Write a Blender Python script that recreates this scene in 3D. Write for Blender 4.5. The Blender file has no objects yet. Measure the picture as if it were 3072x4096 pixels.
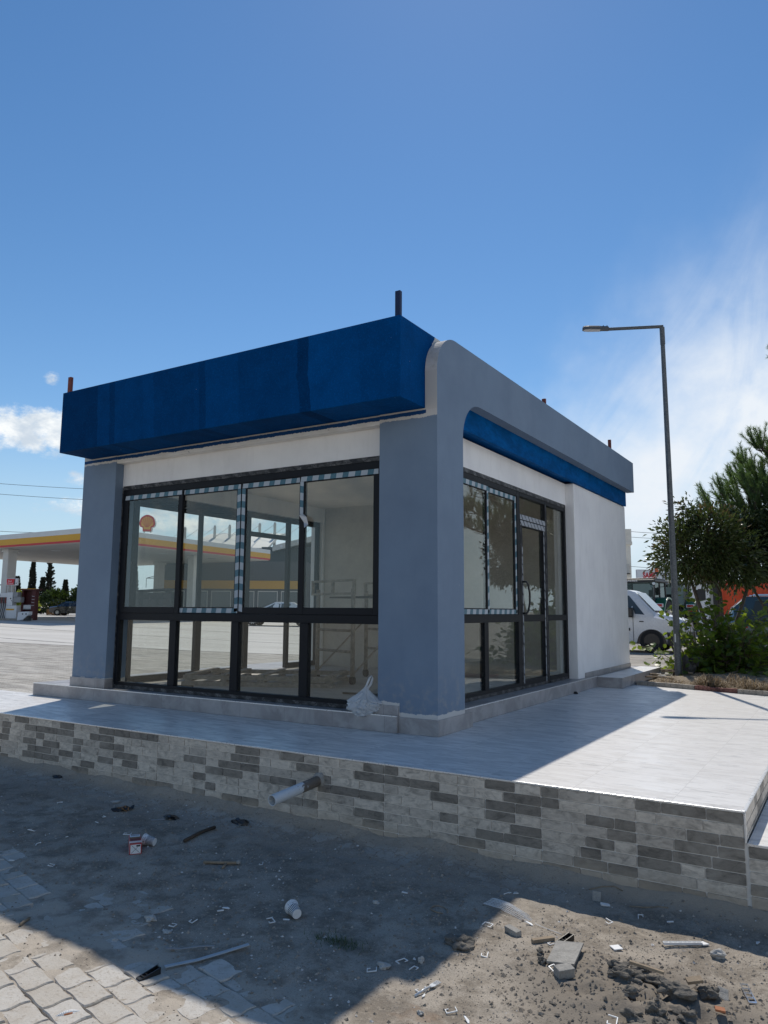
import bpy, bmesh, math, random
from mathutils import Vector, Matrix, noise
R = math.radians
random.seed(7)
scene = bpy.context.scene
col = scene.collection

# ------------------------------------------------------------------ camera
CAM = Vector((3.221, -6.162, 1.13))
_yaw, _pitch, _roll = 0.555490566, 0.130420877, 0.00645354322
_fw = Vector((-math.sin(_yaw)*math.cos(_pitch), math.cos(_yaw)*math.cos(_pitch), math.sin(_pitch)))
_r0 = Vector((math.cos(_yaw), math.sin(_yaw), 0)); _u0 = _r0.cross(_fw)
_r = _r0*math.cos(_roll) + _u0*math.sin(_roll); _u = -_r0*math.sin(_roll) + _u0*math.cos(_roll)
cd = bpy.data.cameras.new('camera'); cam = bpy.data.objects.new('camera', cd); col.objects.link(cam)
cd.sensor_fit = 'VERTICAL'; cd.sensor_height = 36.0; cd.lens = 36.0*2991.04/4096
cd.clip_start = 0.05; cd.clip_end = 5000
m = Matrix((( _r.x, _u.x, -_fw.x, CAM.x), (_r.y, _u.y, -_fw.y, CAM.y), (_r.z, _u.z, -_fw.z, CAM.z), (0, 0, 0, 1)))
cam.matrix_world = m
scene.camera = cam

# ------------------------------------------------------------------ light
SUN_EL = R(52.0)
SUN_H = Vector((-0.418, 0.908, 0)).normalized()            # horizontal direction towards the sun
SUN_DIR = Vector((SUN_H.x*math.cos(SUN_EL), SUN_H.y*math.cos(SUN_EL), math.sin(SUN_EL)))
ld = bpy.data.lights.new('sun', 'SUN'); sun = bpy.data.objects.new('sun', ld); col.objects.link(sun)
ld.energy = 3.2; ld.angle = R(0.53); ld.color = (1.0, 0.94, 0.85)
sun.rotation_euler = SUN_DIR.to_track_quat('Z', 'Y').to_euler()

w = bpy.data.worlds.new('World'); scene.world = w; w.use_nodes = True
nt = w.node_tree; nt.nodes.clear()
def wn(t, **k):
    n = nt.nodes.new(t)
    for a, b in k.items(): setattr(n, a, b)
    return n
wo = wn('ShaderNodeOutputWorld'); bg = wn('ShaderNodeBackground'); bg.inputs['Strength'].default_value = 0.098
sky = wn('ShaderNodeTexSky'); sky.sky_type = 'NISHITA'; sky.sun_disc = False
sky.sun_elevation = SUN_EL; sky.sun_rotation = math.atan2(SUN_H.x, SUN_H.y)
sky.air_density = 1.0; sky.dust_density = 0.05; sky.ozone_density = 1.3; sky.altitude = 50
tc = wn('ShaderNodeTexCoord')
def vmath(op, a, b=None):
    n = wn('ShaderNodeVectorMath', operation=op)
    for i, x in enumerate((a, b)):
        if x is None: continue
        if isinstance(x, (tuple, Vector)): n.inputs[i].default_value = tuple(x)
        else: nt.links.new(x, n.inputs[i])
    return n
def wm(op, a, b=0.0, c=None):
    n = wn('ShaderNodeMath', operation=op)
    for i, x in enumerate((a, b, c)):
        if x is None: continue
        if isinstance(x, (int, float)): n.inputs[i].default_value = x
        else: nt.links.new(x, n.inputs[i])
    return n.outputs[0]
def wmap(v, a, b, c=0.0, d=1.0):
    n = wn('ShaderNodeMapRange', interpolation_type='SMOOTHSTEP')
    nt.links.new(v, n.inputs[0])
    for i, x in enumerate((a, b, c, d)): n.inputs[i+1].default_value = x
    return n.outputs[0]
D = tc.outputs['Generated']
sep = wn('ShaderNodeSeparateXYZ'); nt.links.new(D, sep.inputs[0])
# azimuth (degrees, 0 = +Y, positive towards +X) and elevation of the view direction
az = wm('MULTIPLY', wm('ARCTAN2', sep.outputs[0], sep.outputs[1]), 57.29578)
el = wm('MULTIPLY', wm('ARCSINE', sep.outputs[2]), 57.29578)
def cnoise(sx, sy, scale, detail, rough, seed, ang=0.0, dist=0.0):
    cmb = wn('ShaderNodeCombineXYZ'); nt.links.new(az, cmb.inputs[0]); nt.links.new(el, cmb.inputs[1]); cmb.inputs[2].default_value = seed
    mp0 = wn('ShaderNodeMapping'); mp0.inputs['Rotation'].default_value = (0, 0, ang); nt.links.new(cmb.outputs[0], mp0.inputs[0])
    mp = wn('ShaderNodeMapping'); mp.inputs['Scale'].default_value = (sx, sy, 1); nt.links.new(mp0.outputs[0], mp.inputs[0])
    n = wn('ShaderNodeTexNoise'); n.inputs['Scale'].default_value = scale; n.inputs['Detail'].default_value = detail
    n.inputs['Roughness'].default_value = rough; n.inputs['Distortion'].default_value = dist
    nt.links.new(mp.outputs[0], n.inputs['Vector']); return n.outputs['Fac']
# high thin cloud on the right: a fan whose left edge leans to the right as it rises
edge = wm('SUBTRACT', az, wm('ADD', wm('MULTIPLY', el, 0.95), -33.0))        # >0 right of the leaning edge
wob = wm('MULTIPLY', wm('SUBTRACT', cnoise(1, 1, 0.16, 4, 0.55, 3.0), 0.5), 16.0)
fan = wmap(wm('ADD', edge, wob), -7.0, 15.0)
fan = wm('MULTIPLY', fan, wmap(el, 34.0, 11.0))
wisp = cnoise(0.26, 1.0, 0.20, 9, 0.60, 8.0, ang=R(-58), dist=0.9)
wisp2 = cnoise(1, 1.3, 0.09, 6, 0.6, 15.0)
cir = wm('MULTIPLY', fan, wm('ADD', wmap(wisp, 0.34, 0.66, 0.20, 0.66), wmap(wisp2, 0.34, 0.64, 0.05, 0.50)))
cir = wm('MULTIPLY', cir, wmap(el, -1.0, 10.0, 0.40, 1.0))
# small fair-weather clouds low on the left
blobs = cnoise(1.0, 1.9, 0.23, 9, 0.62, 21.0, dist=0.35)
def puff(a, e, ra, re, k):
    dx = wm('DIVIDE', wm('SUBTRACT', az, a), ra); dy = wm('DIVIDE', wm('SUBTRACT', el, e), re)
    d = wm('SQRT', wm('ADD', wm('MULTIPLY', dx, dx), wm('MULTIPLY', dy, dy)))
    return wm('MULTIPLY', wmap(d, 1.25, 0.25), k)
det = cnoise(1.0, 1.5, 0.55, 9, 0.66, 5.0)
mask = puff(-57.0, 12.2, 5.2, 1.9, 1.0)
for a in ((-62.5, 11.8, 4.5, 2.1, 1.0), (-56.6, 15.9, .75, .8, .60), (-54.0, 7.2, 4.0, 1.2, .60), (-49.0, 8.2, 5.0, 1.4, .62), (-52.5, 5.2, 4.0, 1.1, .55), (-46, 6.6, 7, 2.2, .72), (-54.8, 9.2, 1.6, .8, .5), (-40, 4.4, 7, 1.6, .6), (-30, 6, 8, 2, .5), (-75, 9, 9, 5, .9), (-100, 12, 14, 7, .9), (40, 12, 14, 7, .8), (120, 12, 18, 7, .8), (170, 14, 16, 7, .8), (-140, 12, 18, 7, .8)):
    mask = wm('MAXIMUM', mask, puff(*a))
cum = wmap(wm('ADD', mask, wm('MULTIPLY', wm('SUBTRACT', det, 0.5), 1.9)), 0.30, 0.95)
cum = wm('MULTIPLY', cum, wmap(mask, 0.05, 0.25))
shade = wmap(cnoise(1.0, 1.6, 0.42, 6, 0.6, 30.0), 0.35, 0.68)
cc = wn('ShaderNodeMixRGB'); cc.inputs[1].default_value = (5.2, 6.0, 6.9, 1); cc.inputs[2].default_value = (8.8, 9.0, 9.0, 1); nt.links.new(shade, cc.inputs[0])
hsv = wn('ShaderNodeHueSaturation'); hsv.inputs['Saturation'].default_value = 1.24; hsv.inputs['Value'].default_value = 0.94
nt.links.new(sky.outputs[0], hsv.inputs['Color'])
mx0 = wn('ShaderNodeMixRGB'); nt.links.new(wmap(el, 15.0, -1.0, 0.0, 0.92), mx0.inputs[0]); nt.links.new(hsv.outputs[0], mx0.inputs[1]); mx0.inputs[2].default_value = (4.2, 5.6, 6.9, 1)
mx1 = wn('ShaderNodeMixRGB'); nt.links.new(cir, mx1.inputs[0]); nt.links.new(mx0.outputs[0], mx1.inputs[1]); mx1.inputs[2].default_value = (7.2, 7.7, 8.3, 1)
mx2 = wn('ShaderNodeMixRGB'); nt.links.new(cum, mx2.inputs[0]); nt.links.new(mx1.outputs[0], mx2.inputs[1]); nt.links.new(cc.outputs[0], mx2.inputs[2])
nt.links.new(mx2.outputs[0], bg.inputs['Color']); nt.links.new(bg.outputs[0], wo.inputs[0])

vs = scene.view_settings; vs.view_transform = 'Standard'; vs.look = 'None'; vs.exposure = 0.24; vs.gamma = 1.0; vs.use_curve_mapping = False
scene.cycles.max_bounces = 10; scene.cycles.transparent_max_bounces = 24; scene.cycles.diffuse_bounces = 4; scene.cycles.glossy_bounces = 4
scene.cycles.caustics_reflective = False; scene.cycles.caustics_refractive = False
scene.cycles.use_denoising = True

# ------------------------------------------------------------------ materials
MATS = {}
class NT:
    """small helper round a material node tree"""
    def __init__(s, name):
        s.m = bpy.data.materials.new(name); s.m.use_nodes = True; s.t = s.m.node_tree; s.t.nodes.clear()
        s.out = s.n('ShaderNodeOutputMaterial'); s._tc = None
    def n(s, t, **k):
        x = s.t.nodes.new(t)
        for a, b in k.items(): setattr(x, a, b)
        return x
    def set(s, sock, v):
        if hasattr(v, 'links') or hasattr(v, 'is_linked'): s.t.links.new(v, sock)
        elif isinstance(v, tuple) and len(v) == 3 and sock.type == 'RGBA': sock.default_value = (*v, 1)
        else: sock.default_value = v
    def obj(s):
        if not s._tc: s._tc = s.n('ShaderNodeTexCoord')
        return s._tc.outputs['Object']
    def pos(s): return s.n('ShaderNodeNewGeometry').outputs['Position']
    def xyz(s, v):
        q = s.n('ShaderNodeSeparateXYZ'); s.t.links.new(v, q.inputs[0]); return q.outputs
    def math(s, op, a, b=0.0, c=None):
        x = s.n('ShaderNodeMath', operation=op); s.set(x.inputs[0], a); s.set(x.inputs[1], b)
        if c is not None: s.set(x.inputs[2], c)
        return x.outputs[0]
    def noise(s, scale, detail=5, rough=.55, v=None, sc=None, rot=None, dist=0.0):
        v = v or s.obj()
        if sc or rot:
            mp = s.n('ShaderNodeMapping'); s.t.links.new(v, mp.inputs[0]); v = mp.outputs[0]
            if sc: mp.inputs['Scale'].default_value = sc
            if rot: mp.inputs['Rotation'].default_value = rot
        x = s.n('ShaderNodeTexNoise'); x.inputs['Scale'].default_value = scale; x.inputs['Detail'].default_value = detail
        x.inputs['Roughness'].default_value = rough; x.inputs['Distortion'].default_value = dist; s.t.links.new(v, x.inputs['Vector'])
        return x.outputs['Fac']
    def map(s, v, a, b, c=0.0, d=1.0, smooth=True):
        x = s.n('ShaderNodeMapRange', interpolation_type='SMOOTHSTEP' if smooth else 'LINEAR'); s.set(x.inputs[0], v)
        for i, q in enumerate((a, b, c, d)): s.set(x.inputs[i+1], q)
        return x.outputs[0]
    def mix(s, f, a, b, mode='MIX'):
        x = s.n('ShaderNodeMixRGB', blend_type=mode); s.set(x.inputs[0], f); s.set(x.inputs[1], a); s.set(x.inputs[2], b); return x.outputs[0]
    def bump(s, h, strength=.3, dist=.01, prev=None):
        x = s.n('ShaderNodeBump'); x.inputs['Strength'].default_value = strength; x.inputs['Distance'].default_value = dist
        s.set(x.inputs['Height'], h)
        if prev is not None: s.set(x.inputs['Normal'], prev)
        return x.outputs[0]
    def bsdf(s, col, rough=.7, metal=0.0, normal=None, spec=.5, **k):
        x = s.n('ShaderNodeBsdfPrincipled'); s.set(x.inputs['Base Color'], col); s.set(x.inputs['Roughness'], rough); s.set(x.inputs['Metallic'], metal)
        s.set(x.inputs['Specular IOR Level'], spec)
        if normal is not None: s.set(x.inputs['Normal'], normal)
        for a, b in k.items(): s.set(x.inputs[a.replace('_', ' ')], b)
        return x.outputs[0]
    def done(s, sh):
        s.t.links.new(sh, s.out.inputs[0]); MATS[s.m.name] = s.m; return s.m

def basic(name, c, rough=.6, metal=0.0, var=.18, scale=6.0, bump=0.0, bscale=60.0, spec=.5, detail=6, coat=0.0):
    t = NT(name)
    f = t.noise(scale, detail, .6)
    f2 = t.noise(scale*7.3, 4, .6)
    f = t.math('ADD', t.math('MULTIPLY', f, .65), t.math('MULTIPLY', f2, .35))
    k = t.map(f, .3, .7, 1-var, 1+var, smooth=False)
    cm = t.mix(1.0, (c[0], c[1], c[2], 1), (1, 1, 1, 1), 'MULTIPLY')
    vm = t.n('ShaderNodeVectorMath', operation='SCALE'); t.set(vm.inputs[0], cm); t.set(vm.inputs['Scale'], k)
    nrm = t.bump(t.noise(bscale, 5, .6), bump, .01) if bump else None
    r = t.map(f2, .3, .7, max(.02, rough-.08), min(1, rough+.08), smooth=False)
    kw = {'Coat_Weight': coat, 'Coat_Roughness': .05} if coat else {}
    return t.done(t.bsdf(vm.outputs[0], r, metal, nrm, spec, **kw))

def scale_col(t, c, k):
    vm = t.n('ShaderNodeVectorMath', operation='SCALE'); t.set(vm.inputs[0], c); t.set(vm.inputs['Scale'], k); return vm.outputs[0]

# --- plaster and paints

WHITE = (.74, .735, .72); GREYBLUE = (.175, .238, .325); BLUE = (.0006, .062, .212)
def m_white():
    t = NT('white_plaster'); p = t.xyz(t.pos())
    f = t.noise(1.6, 6, .6); g = t.noise(9, 5, .6, sc=(1, 1, .25))
    c = t.mix(t.map(f, .35, .7), (.87, .86, .84, 1), (.79, .78, .77, 1))
    c = t.mix(t.map(g, .45, .8, 0, .35), c, (.66, .645, .62, 1))
    return t.done(t.bsdf(c, .85, 0, t.bump(t.noise(70, 4, .6), .15, .004), .25))
m_white()
def m_paint():      # grey-blue wall paint, not reaching the skirting (raw plaster shows in a ragged strip)
    t = NT('grey_blue_paint'); p = t.xyz(t.pos())
    rag = t.math('MULTIPLY', t.math('SUBTRACT', t.noise(5, 8, .8), .5), .10)
    rag2 = t.math('MULTIPLY', t.math('SUBTRACT', t.noise(45, 4, .7), .5), .012)
    step = t.math('MULTIPLY', t.math('LESS_THAN', p[0], -.42), .085)
    lim = t.math('ADD', t.math('ADD', step, .186), t.math('ADD', rag, rag2))
    raw = t.math('LESS_THAN', p[2], lim)
    f = t.noise(1.3, 6, .6); g = t.noise(14, 5, .6, sc=(1, 1, .15))
    c = t.mix(t.map(f, .3, .7), (GREYBLUE[0]*.93, GREYBLUE[1]*.93, GREYBLUE[2]*.93, 1), (GREYBLUE[0]*1.08, GREYBLUE[1]*1.08, GREYBLUE[2]*1.06, 1))
    c = t.mix(t.map(g, .5, .8, 0, .25), c, (GREYBLUE[0]*.8, GREYBLUE[1]*.8, GREYBLUE[2]*.8, 1))
    c = t.mix(t.map(t.noise(.8, 5, .65), .42, .66, 0, .5), c, (GREYBLUE[0]*1.22, GREYBLUE[1]*1.18, GREYBLUE[2]*1.12, 1))
    c = t.mix(t.math('MULTIPLY', t.math('GREATER_THAN', t.noise(34, 2, .5), .79), .5), c, (.5, .52, .54, 1))
    dst = t.math('MULTIPLY', t.map(p[2], .75, .12), t.map(t.noise(11, 6, .7), .46, .66, 0, .55))
    c = t.mix(dst, c, (.34, .335, .32, 1)); c = t.mix(raw, c, (.60, .585, .56, 1))
    return t.done(t.bsdf(c, .75, 0, t.bump(t.noise(28, 6, .65), .30, .006), .3))
m_paint()
def m_column():     # as above, and the top of the column still raw with the blue paint lapped over it
    t = NT('column_paint'); p = t.xyz(t.pos())
    rag = t.math('MULTIPLY', t.math('SUBTRACT', t.noise(4.5, 8, .8), .5), .095)
    rag2 = t.math('MULTIPLY', t.math('SUBTRACT', t.noise(40, 4, .7), .5), .012)
    step = t.math('MULTIPLY', t.math('LESS_THAN', p[0], -.42), .085)
    lim = t.math('ADD', t.math('ADD', step, .186), t.math('ADD', rag, rag2))
    raw = t.math('LESS_THAN', p[2], lim)
    top = t.math('GREATER_THAN', p[2], t.math('ADD', 2.978, t.math('ADD', rag, rag2)))
    rb = t.math('MULTIPLY', t.math('SUBTRACT', t.noise(5, 8, .8), .5), .05)
    blue = t.math('GREATER_THAN', p[2], t.math('ADD', 3.008, t.math('ADD', rb, rag2)))
    blue = t.math('MULTIPLY', blue, t.math('LESS_THAN', p[0], -.135))
    gap = t.math('GREATER_THAN', p[2], t.math('ADD', 3.046, t.math('MULTIPLY', rb, .35)))
    f = t.noise(1.3, 6, .6); g = t.noise(14, 5, .6, sc=(1, 1, .15))
    c = t.mix(t.map(f, .3, .7), (GREYBLUE[0]*.93, GREYBLUE[1]*.93, GREYBLUE[2]*.93, 1), (GREYBLUE[0]*1.08, GREYBLUE[1]*1.08, GREYBLUE[2]*1.06, 1))
    c = t.mix(t.map(g, .5, .8, 0, .25), c, (GREYBLUE[0]*.8, GREYBLUE[1]*.8, GREYBLUE[2]*.8, 1))
    c = t.mix(t.map(t.noise(.8, 5, .65), .42, .66, 0, .5), c, (GREYBLUE[0]*1.22, GREYBLUE[1]*1.18, GREYBLUE[2]*1.12, 1))
    c = t.mix(t.math('MULTIPLY', t.math('GREATER_THAN', t.noise(34, 2, .5), .79), .5), c, (.5, .52, .54, 1))
    dst = t.math('MULTIPLY', t.map(p[2], .75, .12), t.map(t.noise(11, 6, .7), .46, .66, 0, .55))
    c = t.mix(dst, c, (.34, .335, .32, 1)); c = t.mix(t.math('MAXIMUM', raw, top), c, (.60, .58, .55, 1))
    c = t.mix(blue, c, (BLUE[0], BLUE[1]*.8, BLUE[2]*.8, 1))
    c = t.mix(gap, c, (.56, .54, .50, 1))
    return t.done(t.bsdf(c, .75, 0, t.bump(t.noise(28, 6, .65), .30, .006), .3))
m_column()
def m_raw():
    t = NT('raw_plaster'); f = t.noise(6, 8, .7); g = t.noise(22, 6, .7)
    c = t.mix(t.map(f, .35, .68), (.64, .625, .60, 1), (.50, .48, .44, 1)); c = t.mix(t.map(g, .58, .72, 0, .7), c, (.36, .345, .32, 1))
    return t.done(t.bsdf(c, .9, 0, t.bump(t.noise(35, 7, .7), .55, .01), .2))
m_raw()
def m_blue():
    t = NT('blue_paint'); p = t.xyz(t.pos())
    # the coat was rolled on in upright strips: broad panels of slightly different depth with wobbly lap edges
    f = t.noise(4, 8, .7); fine = t.noise(55, 5, .75); wob = t.noise(2.2, 6, .7, sc=(.4, .4, 1))
    u = t.math('DIVIDE', t.math('ADD', p[0], 5.2), 5.1)
    u = t.math('ADD', u, t.math('ADD', t.math('MULTIPLY', t.math('SUBTRACT', wob, .5), .022), t.math('MULTIPLY', t.math('SUBTRACT', p[2], 3.45), .012)))
    rp = t.n('ShaderNodeValToRGB'); rp.color_ramp.interpolation = 'CONSTANT'; t.set(rp.inputs[0], u); el_ = rp.color_ramp.elements
    el_[0].position = 0; el_[0].color = (.62,)*3+(1,); el_[1].position = .15; el_[1].color = (.86,)*3+(1,)
    for ps, vv in ((.192, .66), (.212, .88), (.31, .96), (.345, .80), (.47, .88), (.485, .72), (.505, .98), (.60, .86), (.735, .92), (.755, .64), (.782, 1.12), (.90, 1.0)):
        q = rp.color_ramp.elements.new(ps); q.color = (vv, vv, vv, 1)
    k = t.math('MULTIPLY', rp.outputs[0], t.map(f, .3, .7, .84, 1.16, smooth=False))
    k = t.math('ADD', k, t.map(fine, .48, .74, -.06, .50))
    c = scale_col(t, (BLUE[0], BLUE[1], BLUE[2]), k)
    spk = t.math('GREATER_THAN', t.noise(26, 2, .5), .80)
    c = t.mix(t.math('MULTIPLY', spk, .7), c, (.5, .55, .62, 1))
    # bare plaster round the rounded shoulder of the grey frame
    rag = t.math('MULTIPLY', t.math('SUBTRACT', t.noise(9, 7, .7), .5), .10)
    zz = t.math('MAXIMUM', t.math('SUBTRACT', p[2], 3.42), 0.0)
    lim = t.math('ADD', t.math('ADD', .035, t.math('MULTIPLY', t.math('MULTIPLY', zz, zz), 1.05)), rag)
    bare = t.math('MULTIPLY', t.math('GREATER_THAN', p[1], lim), t.math('LESS_THAN', p[1], .50))
    bare = t.math('MULTIPLY', bare, t.math('GREATER_THAN', p[0], -.16))
    c = t.mix(bare, c, (.60, .585, .55, 1))
    return t.done(t.bsdf(c, .75, 0, t.bump(fine, .35, .006), .03))
m_blue()
def m_blue2():  # same blue paint as the fascia, brighter light on the side put into its colour
    t = NT('blue_paint_lit'); f = t.noise(3, 8, .7, sc=(1, 1, 2.5)); g = t.noise(40, 4, .7)
    c = scale_col(t, (.001, .085, .27), t.math('ADD', t.map(f, .35, .68, .72, 1.2), t.map(g, .55, .8, 0, .3)))
    return t.done(t.bsdf(c, .7, 0, t.bump(g, .2, .004), .03))
m_blue2()
def m_beam():       # white beam under the soffit with the blue lapped over its upper edge
    t = NT('beam_plaster'); p = t.xyz(t.pos())
    rb = t.math('MULTIPLY', t.math('SUBTRACT', t.noise(3.0, 9, .75), .5), .075); rf = t.math('MULTIPLY', t.math('SUBTRACT', t.noise(30, 5, .7), .5), .016)
    blue = t.math('GREATER_THAN', p[2], t.math('ADD', 3.004, t.math('ADD', rb, rf)))
    gap = t.math('GREATER_THAN', p[2], t.math('ADD', 3.045, t.math('ADD', rf, t.math('MULTIPLY', rb, .35))))
    c = t.mix(t.map(t.noise(3, 6, .6), .35, .7), (.80, .78, .74, 1), (.68, .65, .59, 1))
    smear = t.math('GREATER_THAN', t.noise(8, 3, .5, sc=(1, 1, 3)), .70)
    c = t.mix(t.math('MULTIPLY', smear, .55), c, (.26, .26, .27, 1))
    c = t.mix(blue, c, (BLUE[0], BLUE[1]*.8, BLUE[2]*.8, 1)); c = t.mix(gap, c, (.52, .50, .46, 1))
    return t.done(t.bsdf(c, .8, 0, t.bump(t.noise(60, 5, .65), .25, .005), .3))
m_beam()
def m_tile_grey():
    t = NT('grey_step_tile'); p = t.xyz(t.pos())
    f = t.noise(4.2, 7, .62, dist=.5); g = t.noise(17, 5, .6)
    c = t.mix(t.map(f, .34, .66), (.28, .262, .255, 1), (.42, .40, .39, 1)); c = t.mix(t.map(g, .6, .78, 0, .45), c, (.50, .485, .475, 1))
    c = t.mix(t.map(t.noise(2.1, 5, .6), .5, .7, 0, .4), c, (.34, .285, .265, 1))
    q = t.math('ABSOLUTE', t.math('SUBTRACT', t.math('FRACT', t.math('DIVIDE', t.math('ADD', p[0], t.math('MULTIPLY', p[1], .93)), .6)), .5))
    c = t.mix(t.math('GREATER_THAN', q, .4965), c, (.22, .215, .21, 1))
    return t.done(t.bsdf(c, .38, 0, t.bump(g, .04, .002), .45))
m_tile_grey()
def m_terrace():
    t = NT('terrace_tile'); v = t.pos()
    mp = t.n('ShaderNodeMapping'); t.t.links.new(v, mp.inputs[0]); mp.inputs['Rotation'].default_value = (0, 0, R(90)); mp.inputs['Location'].default_value = (.31, .190, 0)
    b = t.n('ShaderNodeTexBrick'); t.t.links.new(mp.outputs[0], b.inputs['Vector'])
    b.inputs['Scale'].default_value = 1; b.inputs['Mortar Size'].default_value = .0025; b.inputs['Mortar Smooth'].default_value = .1
    b.inputs['Brick Width'].default_value = 1.2; b.inputs['Row Height'].default_value = .604; b.offset = .37; b.inputs['Bias'].default_value = 0
    b.inputs['Color1'].default_value = (0, 0, 0, 1); b.inputs['Color2'].default_value = (1, 1, 1, 1); b.inputs['Mortar'].default_value = (.5, .5, .5, 1)
    # veins run across the planks; each plank shifts its pattern
    sh = t.n('ShaderNodeVectorMath', operation='SCALE'); t.set(sh.inputs[0], b.outputs['Color']); sh.inputs['Scale'].default_value = 7.0
    vv = t.n('ShaderNodeVectorMath', operation='ADD'); t.t.links.new(v, vv.inputs[0]); t.t.links.new(sh.outputs[0], vv.inputs[1]); vv = vv.outputs[0]
    a1 = t.noise(1.0, 8, .60, v=vv, sc=(2.1, 9, 1), rot=(0, 0, R(9)), dist=1.1)
    a2 = t.noise(1.0, 8, .66, v=vv, sc=(5.5, 30, 1), rot=(0, 0, R(-7)), dist=.8)
    a3 = t.noise(.7, 5, .6, v=v)
    c = t.mix(t.map(a1, .40, .62), (.80, .775, .735, 1), (.60, .58, .55, 1))
    c = t.mix(t.map(a2, .54, .64, 0, .8), c, (.44, .43, .41, 1))
    c = t.mix(t.map(a2, .30, .42, .45, 0), c, (.83, .825, .81, 1))
    c = t.mix(t.map(a3, .5, .75, 0, .30), c, (.62, .59, .55, 1))
    c = t.mix(t.math('MULTIPLY', b.outputs['Fac'], .55), c, (.46, .44, .41, 1))
    spk = t.math('GREATER_THAN', t.noise(38, 2, .5, v=v), .785)
    c = t.mix(t.math('MULTIPLY', spk, .6), c, (.22, .20, .18, 1))
    r = t.map(a1, .3, .7, .30, .46)
    return t.done(t.bsdf(c, r, 0, t.bump(a2, .05, .003), .45))
m_terrace()
def m_clad():       # stone-look wall tile; the tone of each printed stone is a face attribute
    t = NT('stone_cladding_tile'); v = t.pos(); p = t.xyz(v)
    at = t.n('ShaderNodeAttribute', attribute_name='tone'); tone = at.outputs['Fac']
    off = t.n('ShaderNodeCombineXYZ'); t.set(off.inputs[0], t.math('MULTIPLY', tone, 31.0)); t.set(off.inputs[2], t.math('MULTIPLY', tone, 17.0))
    vv = t.n('ShaderNodeVectorMath', operation='ADD'); t.t.links.new(v, vv.inputs[0]); t.t.links.new(off.outputs[0], vv.inputs[1]); vv = vv.outputs[0]
    f = t.noise(1, 8, .68, v=vv, sc=(8, 8, 15), rot=(0, R(14), 0), dist=1.3)
    g = t.noise(1, 6, .6, v=vv, sc=(30, 30, 60))
    base = t.n('ShaderNodeValToRGB'); t.set(base.inputs[0], tone); e = base.color_ramp.elements
    e[0].position = 0.0; e[0].color = (.205, .182, .152, 1); e[1].position = 1.0; e[1].color = (.63, .56, .465, 1)
    for ps, c in ((.24, (.27, .24, .20, 1)), (.33, (.46, .408, .342, 1)), (.75, (.57, .505, .42, 1))):
        q = base.color_ramp.elements.new(ps); q.color = c
    k = t.math('MULTIPLY', t.map(f, .30, .56, .58, 1.08), t.map(g, .3, .7, .88, 1.12))
    c = scale_col(t, base.outputs[0], k)
    # cement haze smeared over some areas, mud towards the ground
    haze = t.map(t.noise(1.5, 6, .6, v=v), .52, .70, 0, .62)
    c = t.mix(haze, c, (.60, .55, .475, 1))
    mud = t.map(t.math('ADD', p[2], t.math('MULTIPLY', t.noise(5, 6, .6, v=v), .22)), -.42, -.27, .75, 0)
    c = t.mix(mud, c, (.42, .345, .26, 1))
    return t.done(t.bsdf(c, .6, 0, t.bump(f, .45, .006), .35))
m_clad()
def m_grout():
    t = NT('cladding_grout'); p = t.xyz(t.pos()); f = t.noise(6, 6, .6)
    c = t.mix(t.map(f, .35, .7), (.66, .62, .56, 1), (.76, .72, .66, 1))
    return t.done(t.bsdf(c, .8, 0, t.bump(t.noise(60, 4, .6), .2, .003), .2))
m_grout()
basic('aluminium_trim', (.78, .78, .77), .32, .55, .06, 8)
basic('anthracite_profile', (.010, .011, .014), .5, 0, .25, 14, .06, 80, .22)
def m_smear():      # dark fitting film and foam smears round the window frames
    t = NT('smeared_fitting_film'); p = t.xyz(t.pos())
    f = t.noise(9, 8, .75, sc=(1, 1, 2)); g = t.noise(34, 6, .7)
    c = t.mix(t.map(f, .45, .62), (.020, .021, .024, 1), (.10, .10, .10, 1))
    c = t.mix(t.math('MULTIPLY', t.math('GREATER_THAN', g, .67), .5), c, (.40, .40, .39, 1))
    q = t.math('ABSOLUTE', t.math('SUBTRACT', t.math('FRACT', t.math('DIVIDE', t.math('ADD', t.math('ADD', p[0], p[1]), p[2]), .22)), .5))
    let = t.math('MULTIPLY', t.math('LESS_THAN', q, .17), t.math('GREATER_THAN', t.noise(120, 2, .5), .54))
    c = t.mix(t.math('MULTIPLY', let, .32), c, (.45, .45, .44, 1))
    return t.done(t.bsdf(c, .55, 0, t.bump(f, .5, .006), .35))
m_smear()
basic('film_white', (.40, .45, .49), .35, 0, .08, 9)
basic('film_teal', (.045, .14, .19), .32, 0, .15, 9)
basic('film_silver', (.52, .55, .58), .3, .2, .12, 30)
def m_dotted():
    t = NT('film_dotted'); p = t.xyz(t.pos())
    q = t.math('FRACT', t.math('DIVIDE', t.math('ADD', p[1], p[2]), .125)); let = t.math('MULTIPLY', t.math('LESS_THAN', q, .24), t.math('GREATER_THAN', t.noise(30, 2, .5), .40))
    c = t.mix(let, (.36, .38, .40, 1), (.03, .035, .045, 1)); c = t.mix(t.math('MULTIPLY', t.math('GREATER_THAN', t.noise(110, 2, .5), .60), .5), c, (.20, .24, .28, 1))
    return t.done(t.bsdf(c, .5, 0, None, .2))
m_dotted()
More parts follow.
